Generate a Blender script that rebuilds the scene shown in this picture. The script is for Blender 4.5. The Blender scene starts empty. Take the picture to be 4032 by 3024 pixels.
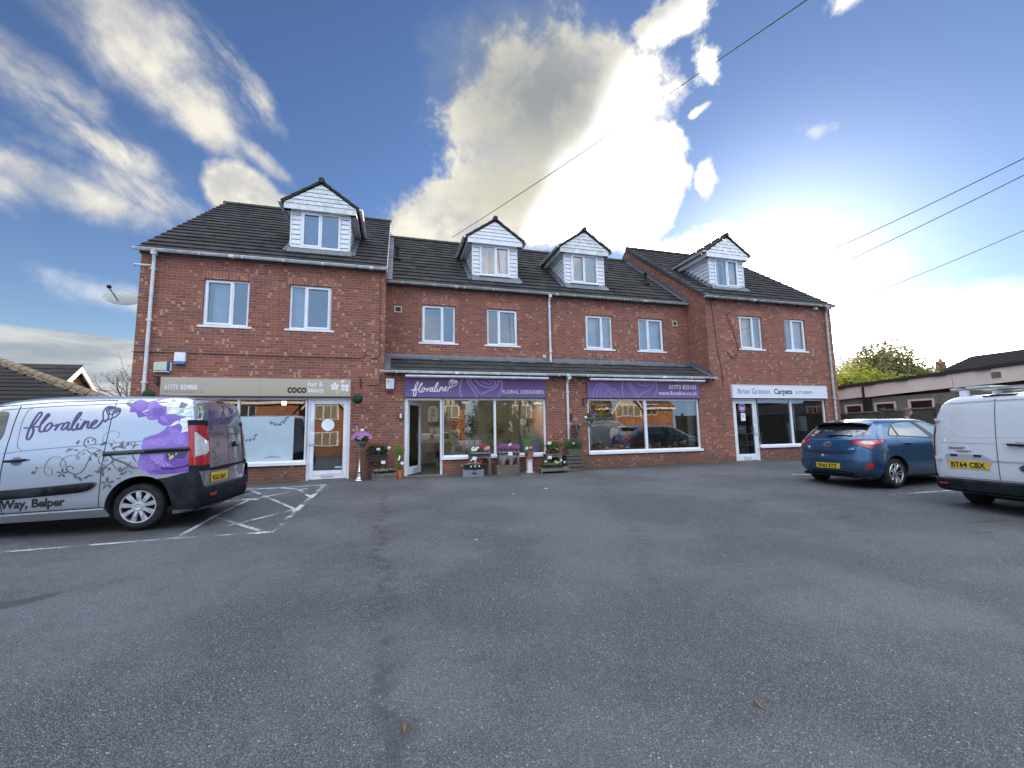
import bpy, bmesh, math, random
from mathutils import Vector, Matrix, geometry
R_ = math.radians
C = bpy.context.scene.collection
random.seed(7)
sc = bpy.context.scene

# ---------------------------------------------------------------- camera
cd = bpy.data.cameras.new('camera'); cam = bpy.data.objects.new('camera', cd); C.objects.link(cam)
sc.camera = cam
cd.sensor_fit = 'HORIZONTAL'; cd.sensor_width = 36.0
cd.lens = 36.0 * 1650.0 / 4032.0
cd.clip_start = 0.05; cd.clip_end = 3000
pi_, ro_, ya_ = R_(6.34), R_(-1.004), R_(15.69)
fw = Vector((math.sin(ya_)*math.cos(pi_), math.cos(ya_)*math.cos(pi_), math.sin(pi_)))
rt = Vector((math.cos(ya_), -math.sin(ya_), 0)); up = rt.cross(fw)
rgt = rt*math.cos(ro_) + up*math.sin(ro_); upp = -rt*math.sin(ro_) + up*math.cos(ro_)
m = Matrix((rgt, upp, -fw)).transposed().to_4x4(); m.translation = Vector((0, 0, 1.6))
cam.matrix_world = m

# ---------------------------------------------------------------- sun and sky
SUN_AZ, SUN_EL = 40.0, 16.0            # degrees from +Y towards +X, above the horizon
sd = Vector((math.sin(R_(SUN_AZ))*math.cos(R_(SUN_EL)), math.cos(R_(SUN_AZ))*math.cos(R_(SUN_EL)), math.sin(R_(SUN_EL))))
sl = bpy.data.lights.new('sun', 'SUN'); so = bpy.data.objects.new('sun', sl); C.objects.link(so)
sl.energy = 5.0; sl.angle = R_(0.6); sl.color = (1.0, 0.80, 0.55)
so.rotation_euler = sd.to_track_quat('Z', 'Y').to_euler()
sc.view_settings.view_transform = 'Standard'; sc.view_settings.look = 'None'
sc.view_settings.exposure = 0.9; sc.view_settings.gamma = 1.0

class NT:
    """small helper for writing node trees"""
    def __init__(s, nt): s.t = nt; s.n = nt.nodes; s.l = nt.links
    def new(s, typ, **kw):
        n = s.n.new(typ)
        for k, v in kw.items(): setattr(n, k, v)
        return n
    def put(s, sock, v):
        if isinstance(v, bpy.types.NodeSocket): s.l.new(v, sock)
        elif v is not None: sock.default_value = v
    def math(s, op, a, b=None, c=None, clamp=False):
        n = s.new('ShaderNodeMath', operation=op, use_clamp=clamp)
        s.put(n.inputs[0], a)
        if b is not None: s.put(n.inputs[1], b)
        if c is not None: s.put(n.inputs[2], c)
        return n.outputs[0]
    def vm(s, op, a, b=None, out=0):
        n = s.new('ShaderNodeVectorMath', operation=op); s.put(n.inputs[0], a)
        if b is not None:
            if op == 'SCALE': s.put(n.inputs['Scale'], b)
            else: s.put(n.inputs[1], b)
        return n.outputs['Value'] if op in ('DOT_PRODUCT', 'LENGTH', 'DISTANCE') else n.outputs[0]
    def mix(s, f, a, b, blend='MIX'):
        n = s.new('ShaderNodeMix', data_type='RGBA', blend_type=blend)
        s.put(n.inputs[0], f); s.put(n.inputs[6], a); s.put(n.inputs[7], b)
        return n.outputs[2]
    def step(s, x, lo, hi, a=0.0, b=1.0):
        n = s.new('ShaderNodeMapRange', interpolation_type='SMOOTHSTEP')
        s.put(n.inputs[0], x); n.inputs[1].default_value = lo; n.inputs[2].default_value = hi
        n.inputs[3].default_value = a; n.inputs[4].default_value = b
        return n.outputs[0]
    def noise(s, vec, scale, detail=3, rough=0.55, dist=0.0, col=False):
        n = s.new('ShaderNodeTexNoise'); s.put(n.inputs['Vector'], vec)
        n.inputs['Scale'].default_value = scale; n.inputs['Detail'].default_value = detail
        n.inputs['Roughness'].default_value = rough; n.inputs['Distortion'].default_value = dist
        return n.outputs['Color' if col else 'Fac']
    def ramp(s, f, stops):
        n = s.new('ShaderNodeValToRGB'); s.put(n.inputs[0], f); e = n.color_ramp.elements
        while len(e) < len(stops): e.new(0.5)
        for i, (p, c) in enumerate(stops):
            e[i].position = p; e[i].color = (c[0], c[1], c[2], 1)
        return n.outputs[0]

def rgb(r, g, b): return (r, g, b, 1.0)

world = bpy.data.worlds.new('World'); sc.world = world; world.use_nodes = True
W = NT(world.node_tree)
for n in list(W.n): W.n.remove(n)
sky = W.new('ShaderNodeTexSky', sky_type='NISHITA', sun_disc=False)
sky.sun_elevation = R_(SUN_EL); sky.sun_rotation = R_(SUN_AZ); sky.altitude = 100; sky.air_density = 1.0
sky.dust_density = 0.0; sky.ozone_density = 1.6
tc = W.new('ShaderNodeTexCoord'); D = W.vm('NORMALIZE', tc.outputs['Generated'])
def pixdir(a, b):       # a viewing direction measured on the 2212-px-wide photograph
    k = 4032/2212
    return (fw + rgt*((a*k-2016)/1650) - upp*((b*k-1512)/1650)).normalized()
n1 = W.noise(D, 2.6, 4, 0.55, 0.0, True); n2 = W.noise(D, 10.0, 8, 0.60, 0.15)
wob = W.vm('SUBTRACT', n1, (0.5, 0.5, 0.5)); Dw = W.vm('ADD', D, W.vm('SCALE', wob, 0.07))
fine = W.math('MULTIPLY', W.math('SUBTRACT', n2, 0.5), 1.15)
n3 = W.noise(D, 38.0, 5, 0.6, 0.1); fine = W.math('ADD', fine, W.math('MULTIPLY', W.math('SUBTRACT', n3, 0.5), 0.35))
def blob(a, b, ha, hb, ang, soft=0.5, rag=0.6, wv=None):
    """elliptical cloud mask round photo direction (a, b); half sizes in photo px"""
    c = pixdir(a, b); t = R_(ang)
    p = pixdir(a+ha*math.cos(t), b-ha*math.sin(t)); q = pixdir(a+hb*math.sin(t), b+hb*math.cos(t))
    A = (p - c*(p.dot(c))); Bv = (q - c*(q.dot(c)))
    A = A/(A.length**2); Bv = Bv/(Bv.length**2)
    src = wv or Dw
    x = W.vm('DOT_PRODUCT', src, tuple(A)); y = W.vm('DOT_PRODUCT', src, tuple(Bv))
    # A and Bv are orthogonal to c, so x and y vanish at the centre
    r = W.math('SQRT', W.math('ADD', W.math('MULTIPLY', x, x), W.math('MULTIPLY', y, y)))
    r = W.math('SUBTRACT', r, W.math('MULTIPLY', fine, rag))
    msk = W.step(r, 1.0, 1.0-soft)
    front = W.step(W.vm('DOT_PRODUCT', D, tuple(c)), 0.35, 0.5)
    return W.math('MULTIPLY', msk, front)
def mx(*ms):
    o = ms[0]
    for q in ms[1:]: o = W.math('MAXIMUM', o, q)
    return o
# streaky noise (stretched across the left part of the sky)
sa = pixdir(560, 380) - pixdir(260, 60); sa.normalize(); sb = pixdir(100, 300) - pixdir(400, 100); sb.normalize()
cmb = W.new('ShaderNodeCombineXYZ')
W.put(cmb.inputs[0], W.math('MULTIPLY', W.vm('DOT_PRODUCT', Dw, tuple(sa)), 2.6)); W.put(cmb.inputs[1], W.math('MULTIPLY', W.vm('DOT_PRODUCT', Dw, tuple(sb)), 6.0))
streak = W.noise(cmb.outputs[0], 1.7, 6, 0.62, 0.4)
white = mx(blob(1200, 300, 290, 222, 0, .30, .9), blob(1090, 470, 330, 95, 4, .35, 1.1), blob(1372, 405, 105, 165, -6, .18, .7), blob(1580, 560, 250, 90, -8, .30, .8),
           blob(1435, 48, 98, 56, 0, .5, 2.2), blob(1512, 135, 56, 42, -50, .5, 2.2), blob(535, 428, 100, 72, -12, .28, .45, D), blob(600, 460, 90, 50, 0, .3, .5, D), blob(1520, 385, 24, 40, 20, .7, 3.0),
           blob(1830, -20, 60, 34, 0, .9, 3.2), blob(1492, 235, 34, 15, 20, .8, 2.8), blob(2010, 715, 420, 115, 2, .5, .8), blob(1700, 600, 260, 90, 0, .6, .8))
left = mx(blob(310, 90, 330, 150, -50, .75, .6, D), blob(450, 260, 150, 60, -42, .9, .9, D), blob(525, 180, 150, 42, -56, .95, 1.3, D), blob(90, 180, 280, 80, -40, .95, 1.0, D), blob(0, 120, 120, 80, -40, .9, .9, D),
          blob(240, 320, 210, 52, -24, .95, 1.1, D), blob(140, 410, 330, 66, -16, .98, 1.1, D), blob(340, 430, 260, 44, -22, .98, 1.2, D), blob(5, 405, 90, 70, 0, .9, .7, D), blob(570, 350, 140, 26, -38, .95, 1.4, D))
left = W.math('MULTIPLY', left, W.step(streak, 0.33, 0.60))
left = W.math('MAXIMUM', left, W.math('MULTIPLY', mx(blob(300, 80, 250, 118, -50, .8, .8, D), blob(420, 235, 190, 66, -48, .8, 1.0, D)), W.step(streak, 0.18, 0.46)))
wisp = mx(blob(230, 640, 150, 45, -20, 1.0, 1.6, D), blob(1750, 275, 46, 34, -20, 1.0, 3.6))
wisp = W.math('MULTIPLY', wisp, 0.75)
grey = mx(blob(1160, 225, 285, 235, -8, .80, .4), blob(1110, 400, 230, 110, 15, .95, .7))
bank = W.math('MULTIPLY', blob(-60, 850, 800, 163, -4, .07, .05, D), 0.96)
sep = W.new('ShaderNodeSeparateXYZ'); W.put(sep.inputs[0], D); zz = sep.outputs[2]
# unseen cloud, added behind and overhead for reflections and to light facade and ground
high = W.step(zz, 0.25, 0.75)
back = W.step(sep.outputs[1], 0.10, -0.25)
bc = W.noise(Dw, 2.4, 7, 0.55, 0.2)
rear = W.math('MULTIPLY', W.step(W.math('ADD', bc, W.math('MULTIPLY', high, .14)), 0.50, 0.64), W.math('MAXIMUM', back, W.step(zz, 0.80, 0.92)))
scol = W.new('ShaderNodeHueSaturation'); W.put(scol.inputs['Color'], sky.outputs[0]); scol.inputs['Saturation'].default_value = 1.16; scol.inputs['Value'].default_value = 0.69; scol.inputs['Hue'].default_value = 0.515
base = scol.outputs[0]
cosun = W.vm('DOT_PRODUCT', D, tuple(pixdir(1680, 650)))
cs0 = W.math('MAXIMUM', cosun, 0.0)
glow = W.math('ADD', W.math('MULTIPLY', W.math('POWER', cs0, 420.0), 90.0), W.math('ADD', W.math('MULTIPLY', W.math('POWER', cs0, 48.0), 5.5), W.math('MULTIPLY', W.math('POWER', cs0, 7.0), 0.55)))
gcol = W.vm('SCALE', (0.96, 0.98, 1.0), glow)
base = W.vm('ADD', base, gcol)
K_ = 4.9       # cloud white, relative to the background strength below
sunw = W.step(cosun, 0.84, 0.95)
base = W.mix(W.math('MULTIPLY', back, 0.85), base, rgb(K_*.62, K_*1.0, K_*1.55))  # unseen rear sky brightened, added bluish light for panes and facade
creamy = W.mix(W.step(n2, 0.35, 0.66), rgb(K_*.55, K_*.55, K_*.56), rgb(K_*.92, K_*.87, K_*.74))
hot = W.mix(sunw, creamy, rgb(K_*11, K_*10.8, K_*10.2))
c1 = W.mix(W.math('MULTIPLY', left, 0.93), base, creamy)
c1 = W.mix(wisp, c1, rgb(K_*.8, K_*.82, K_*.86))
c1 = W.mix(W.math('POWER', white, 0.8), c1, W.mix(W.step(cosun, .80, .93), creamy, rgb(K_*1.25, K_*1.22, K_*1.08)))
c1 = W.mix(W.step(white, .55, 1.0), c1, hot)
gshade = W.mix(W.step(n2, 0.38, 0.62), rgb(K_*.30, K_*.33, K_*.35), rgb(K_*.46, K_*.47, K_*.43))
gshade = W.mix(W.step(W.vm('DOT_PRODUCT', D, tuple(pixdir(1150, 520))), 0.965, 0.997), gshade, rgb(K_*.62, K_*.60, K_*.50))
c1 = W.mix(W.math('MULTIPLY', grey, 0.95), c1, gshade)
bn = W.noise(W.vm('MULTIPLY', D, (3, 3, 16)), 2.0, 4, 0.5, 0.3)
c1 = W.mix(bank, c1, W.mix(W.step(bn, 0.35, 0.68), rgb(K_*.34, K_*.39, K_*.44), rgb(K_*.66, K_*.68, K_*.68)))
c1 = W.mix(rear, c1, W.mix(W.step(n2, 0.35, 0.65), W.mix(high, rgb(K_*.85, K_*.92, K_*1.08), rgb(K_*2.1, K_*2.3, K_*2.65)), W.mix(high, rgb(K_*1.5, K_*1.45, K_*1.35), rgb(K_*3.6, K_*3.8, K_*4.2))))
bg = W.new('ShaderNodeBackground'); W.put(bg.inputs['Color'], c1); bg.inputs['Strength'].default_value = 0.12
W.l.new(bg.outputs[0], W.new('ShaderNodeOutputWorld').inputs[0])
# ---------------------------------------------------------------- materials
MATS = {}
def pmat(name, col, rough=0.6, metal=0.0, col2=None, nscale=6.0, amt=0.5, bump=0.0, bscale=40.0, spec=0.5, coat=0.0, emit=None, sheen=0.0, detail=4):
    """Principled material whose colour is broken up by object-space noise"""
    if name in MATS: return MATS[name]
    mt = bpy.data.materials.new(name); mt.use_nodes = True; T = NT(mt.node_tree)
    b = mt.node_tree.nodes['Principled BSDF']
    co = T.new('ShaderNodeTexCoord').outputs['Object']
    if col2 is None: col2 = tuple(c*0.86 for c in col)
    f = T.step(T.noise(co, nscale, detail, 0.6), 0.5-amt*0.35, 0.5+amt*0.35)
    T.put(b.inputs['Base Color'], T.mix(f, rgb(*col), rgb(*col2)))
    b.inputs['Metallic'].default_value = metal; b.inputs['Specular IOR Level'].default_value = spec
    T.put(b.inputs['Roughness'], T.math('ADD', rough, T.math('MULTIPLY', T.math('SUBTRACT', T.noise(co, nscale*2.3, 3), 0.5), 0.14)))
    b.inputs['Coat Weight'].default_value = coat; b.inputs['Coat Roughness'].default_value = 0.04
    if bump > 0:
        bp = T.new('ShaderNodeBump'); bp.inputs['Strength'].default_value = bump; bp.inputs['Distance'].default_value = 0.01
        T.put(bp.inputs['Height'], T.noise(co, bscale, 4)); T.l.new(bp.outputs[0], b.inputs['Normal'])
    if emit:
        T.put(b.inputs['Emission Color'], rgb(*emit[0])); b.inputs['Emission Strength'].default_value = emit[1]
    MATS[name] = mt
    return mt

def glassmat(name, tint=(0.9, 0.95, 0.94), refl=2.0, rough=0.0):
    """thin window glass: clear pane with a Fresnel reflection from both faces"""
    if name in MATS: return MATS[name]
    mt = bpy.data.materials.new(name); mt.use_nodes = True; T = NT(mt.node_tree)
    for n in list(T.n):
        if n.type == 'BSDF_PRINCIPLED': T.n.remove(n)
    out = [n for n in T.n if n.type == 'OUTPUT_MATERIAL'][0]
    tr = T.new('ShaderNodeBsdfTransparent'); tr.inputs[0].default_value = rgb(*tint)
    gl = T.new('ShaderNodeBsdfGlossy'); gl.inputs['Roughness'].default_value = rough; gl.inputs['Color'].default_value = rgb(.97, .98, 1)
    co = T.new('ShaderNodeTexCoord').outputs['Object']
    bp = T.new('ShaderNodeBump'); bp.inputs['Strength'].default_value = 0.035; bp.inputs['Distance'].default_value = 0.02
    T.put(bp.inputs['Height'], T.noise(co, 1.7, 1)); T.l.new(bp.outputs[0], gl.inputs['Normal'])
    fr = T.new('ShaderNodeFresnel'); fr.inputs['IOR'].default_value = 1.52
    mx_ = T.new('ShaderNodeMixShader'); T.put(mx_.inputs[0], T.math('ADD', fr.outputs[0], (refl-1)*.043, clamp=True))
    T.l.new(tr.outputs[0], mx_.inputs[1]); T.l.new(gl.outputs[0], mx_.inputs[2]); T.l.new(mx_.outputs[0], out.inputs[0])
    MATS[name] = mt
    return mt

def brickmat(name, c1=(0.305, 0.108, 0.070), c2=(0.165, 0.070, 0.055), mortar=(0.37, 0.235, 0.19), spots=True):
    if name in MATS: return MATS[name]
    mt = bpy.data.materials.new(name); mt.use_nodes = True; T = NT(mt.node_tree); b = mt.node_tree.nodes['Principled BSDF']
    uv = T.new('ShaderNodeUVMap').outputs[0]; geo = T.new('ShaderNodeNewGeometry').outputs['Position']
    sp = T.new('ShaderNodeSeparateXYZ'); T.put(sp.inputs[0], uv); u, v = sp.outputs[0], sp.outputs[1]
    # running bond: 225 x 75 mm modules, every other course shifted half a brick
    row = T.math('FLOOR', T.math('DIVIDE', v, 0.075)); odd = T.math('MULTIPLY', T.math('FLOORED_MODULO', row, 2.0), 0.5)
    ub = T.math('ADD', T.math('DIVIDE', u, 0.225), odd); col = T.math('FLOOR', ub)
    fu = T.math('MULTIPLY', T.math('FRACT', ub), 0.225); fv = T.math('MULTIPLY', T.math('FRACT', T.math('DIVIDE', v, 0.075)), 0.075)
    wob = T.math('MULTIPLY', T.math('SUBTRACT', T.noise(geo, 30.0, 3), 0.5), 0.006)
    du = T.math('ADD', T.math('MINIMUM', fu, T.math('SUBTRACT', 0.225, fu)), wob); dv = T.math('ADD', T.math('MINIMUM', fv, T.math('SUBTRACT', 0.075, fv)), wob)
    edge = T.math('MINIMUM', du, dv); isb = T.step(edge, 0.0035, 0.0075)
    cc = T.new('ShaderNodeCombineXYZ'); T.put(cc.inputs[0], col); T.put(cc.inputs[1], row)
    wn = T.new('ShaderNodeTexWhiteNoise', noise_dimensions='2D'); T.put(wn.inputs['Vector'], cc.outputs[0])
    sc2 = T.new('ShaderNodeSeparateColor'); T.put(sc2.inputs[0], wn.outputs['Color'])
    big = T.noise(geo, 0.75, 4, 0.6)
    f = T.math('ADD', T.math('MULTIPLY', sc2.outputs[0], 0.75), T.math('MULTIPLY', T.math('SUBTRACT', big, 0.5), 1.5), clamp=True)
    bc_ = T.mix(f, rgb(*c1), rgb(*c2))
    bc_ = T.mix(T.step(sc2.outputs[1], 0.80, 0.95), bc_, rgb(0.16, 0.085, 0.078))
    bc_ = T.mix(T.math('MULTIPLY', T.step(sc2.outputs[2], 0.55, 1.0), 0.55), bc_, rgb(0.38, 0.15, 0.095))
    bc_ = T.mix(T.math('MULTIPLY', T.noise(geo, 26.0, 3), 0.35), bc_, rgb(0.13, 0.06, 0.05))
    if spots:   # sandy kiss marks near the brick ends, thicker in some bands of the wall
        hb = T.math('ADD', T.math('DIVIDE', u, 0.1125), T.math('MULTIPLY', odd, 2.0)); hc = T.math('FLOOR', hb)
        c3 = T.new('ShaderNodeCombineXYZ'); T.put(c3.inputs[0], hc); T.put(c3.inputs[1], T.math('ADD', row, 57.0))
        w3 = T.new('ShaderNodeTexWhiteNoise', noise_dimensions='2D'); T.put(w3.inputs['Vector'], c3.outputs[0])
        s3 = T.new('ShaderNodeSeparateColor'); T.put(s3.inputs[0], w3.outputs['Color'])
        hx = T.math('MULTIPLY', T.math('SUBTRACT', T.math('FRACT', hb), T.math('ADD', 0.35, T.math('MULTIPLY', s3.outputs[1], 0.3))), 0.1125)
        hy = T.math('SUBTRACT', fv, 0.0375)
        rr = T.math('MAXIMUM', T.math('MULTIPLY', T.math('ABSOLUTE', hx), T.math('ADD', .7, T.math('MULTIPLY', s3.outputs[2], .8))), T.math('MULTIPLY', T.math('ABSOLUTE', hy), 1.0))
        rr = T.math('ADD', rr, T.math('MULTIPLY', wob, 3.5))
        inside = T.step(rr, 0.036, 0.026)
        dens = T.math('ADD', 0.90, T.math('MULTIPLY', T.math('SUBTRACT', 0.52, T.noise(geo, 0.9, 3)), 0.55))
        pick = T.math('GREATER_THAN', s3.outputs[0], dens)
        bc_ = T.mix(T.math('MULTIPLY', T.math('MULTIPLY', inside, pick), T.math('ADD', .45, T.math('MULTIPLY', s3.outputs[2], .5))), bc_, rgb(0.50, 0.335, 0.215))
    gsp = T.new('ShaderNodeSeparateXYZ'); T.put(gsp.inputs[0], geo)
    mcol = T.mix(T.noise(geo, 5.0, 3), rgb(*mortar), rgb(*[m_*0.72 for m_ in mortar]))
    colr = T.mix(isb, mcol, bc_)
    # splash-back dirt and algae low on the wall
    low = T.math('MULTIPLY', T.step(T.math('ADD', gsp.outputs[2], T.math('MULTIPLY', T.math('SUBTRACT', T.noise(geo, 2.3, 4), 0.5), 0.9)), 0.95, 0.45), 0.55)
    colr = T.mix(low, colr, rgb(0.085, 0.07, 0.048))
    # run-off streaks
    st = T.noise(T.vm('MULTIPLY', geo, (1.5, 1.5, 0.16)), 1.6, 3)
    colr = T.mix(T.math('MULTIPLY', T.step(st, 0.55, 0.75), 0.30), colr, rgb(0.12, 0.065, 0.055))
    T.put(b.inputs['Base Color'], colr); b.inputs['Roughness'].default_value = 0.88; b.inputs['Specular IOR Level'].default_value = 0.25
    bp = T.new('ShaderNodeBump'); bp.inputs['Strength'].default_value = 0.55; bp.inputs['Distance'].default_value = 0.006
    T.put(bp.inputs['Height'], T.math('ADD', isb, T.math('MULTIPLY', T.noise(geo, 90.0, 3), 0.4))); T.l.new(bp.outputs[0], b.inputs['Normal'])
    MATS[name] = mt
    return mt

def tilemat(name, c1=(0.020, 0.020, 0.021), c2=(0.058, 0.053, 0.050), lichen=0.8, moss=0.3):
    if name in MATS: return MATS[name]
    mt = bpy.data.materials.new(name); mt.use_nodes = True; T = NT(mt.node_tree); b = mt.node_tree.nodes['Principled BSDF']
    geo = T.new('ShaderNodeNewGeometry'); p = geo.outputs['Position']; rnd = geo.outputs['Random Per Island']
    colr = T.mix(rnd, rgb(*c1), rgb(*c2))
    colr = T.mix(T.math('MULTIPLY', T.noise(p, 14.0, 4), 0.7), colr, rgb(0.022, 0.022, 0.022))
    colr = T.mix(T.math('MULTIPLY', T.step(T.noise(p, 2.2, 5, .65), 0.52, 0.72), moss), colr, rgb(0.055, 0.060, 0.028))
    sp = T.step(T.noise(p, 22.0, 2, .5), 0.70, 0.76)
    colr = T.mix(T.math('MULTIPLY', T.math('MULTIPLY', sp, T.step(T.noise(p, 1.1, 2), 0.42, 0.62)), lichen), colr, rgb(0.33, 0.33, 0.29))
    T.put(b.inputs['Base Color'], colr); b.inputs['Roughness'].default_value = 0.8; b.inputs['Specular IOR Level'].default_value = 0.2
    bp = T.new('ShaderNodeBump'); bp.inputs['Strength'].default_value = 0.4; bp.inputs['Distance'].default_value = 0.004
    T.put(bp.inputs['Height'], T.noise(p, 60.0, 4)); T.l.new(bp.outputs[0], b.inputs['Normal'])
    MATS[name] = mt
    return mt

def leafmat(name, c1, c2, c3=None, trans=0.25, rough=0.55):
    if name in MATS: return MATS[name]
    mt = bpy.data.materials.new(name); mt.use_nodes = True; T = NT(mt.node_tree); b = mt.node_tree.nodes['Principled BSDF']
    geo = T.new('ShaderNodeNewGeometry'); rnd = geo.outputs['Random Per Island']
    colr = T.mix(rnd, rgb(*c1), rgb(*c2))
    if c3: colr = T.mix(T.step(T.noise(geo.outputs['Position'], 1.3, 3), 0.48, 0.66), colr, rgb(*c3))
    T.put(b.inputs['Base Color'], colr); b.inputs['Roughness'].default_value = rough; b.inputs['Specular IOR Level'].default_value = 0.3
    tl = T.new('ShaderNodeBsdfTranslucent'); T.put(tl.inputs[0], colr)
    mx_ = T.new('ShaderNodeMixShader'); mx_.inputs[0].default_value = trans
    out = [n for n in T.n if n.type == 'OUTPUT_MATERIAL'][0]
    T.l.new(b.outputs[0], mx_.inputs[1]); T.l.new(tl.outputs[0], mx_.inputs[2]); T.l.new(mx_.outputs[0], out.inputs[0])
    MATS[name] = mt
    return mt

BRICK = brickmat('red_brick')
TILE = tilemat('roof_tile')
UPVC = pmat('white_upvc', (0.78, 0.80, 0.84), 0.32, col2=(0.70, 0.72, 0.76), nscale=3, amt=0.6)
GUT = pmat('white_gutter', (0.74, 0.76, 0.79), 0.4, col2=(0.50, 0.51, 0.50), nscale=5, amt=0.9)
GUTD = pmat('weathered_gutter', (0.62, 0.63, 0.62), 0.5, col2=(0.22, 0.23, 0.20), nscale=9, amt=1.0)
LEAD = pmat('lead_flashing', (0.17, 0.185, 0.21), 0.5, metal=0.25, col2=(0.09, 0.10, 0.115), nscale=6, amt=1.0, bump=0.5, bscale=9)
RUBBER = pmat('black_rubber', (0.012, 0.012, 0.013), 0.8, spec=.2, col2=(0.03, 0.03, 0.03), nscale=8)
BLACK = pmat('black_void', (0.006, 0.006, 0.007), 0.9)
GLASS = glassmat('shop_glass', refl=4.6)
GLASSU = glassmat('upper_window_glass', refl=6.0, tint=(0.86, 0.91, 0.93))
IRON = pmat('black_iron', (0.015, 0.015, 0.017), 0.5)
WOODG = pmat('weathered_wood', (0.20, 0.175, 0.15), 0.85, col2=(0.11, 0.095, 0.08), nscale=7, amt=1.0, bump=0.4)
WOODD = pmat('dark_stained_wood', (0.065, 0.045, 0.036), 0.7, col2=(0.035, 0.026, 0.022), nscale=7, amt=1.0, bump=0.3)
TERRA = pmat('terracotta', (0.42, 0.145, 0.085), 0.8, col2=(0.32, 0.12, 0.08), nscale=9)
CARD = pmat('white_card', (0.85, 0.86, 0.88), 0.6)

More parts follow.
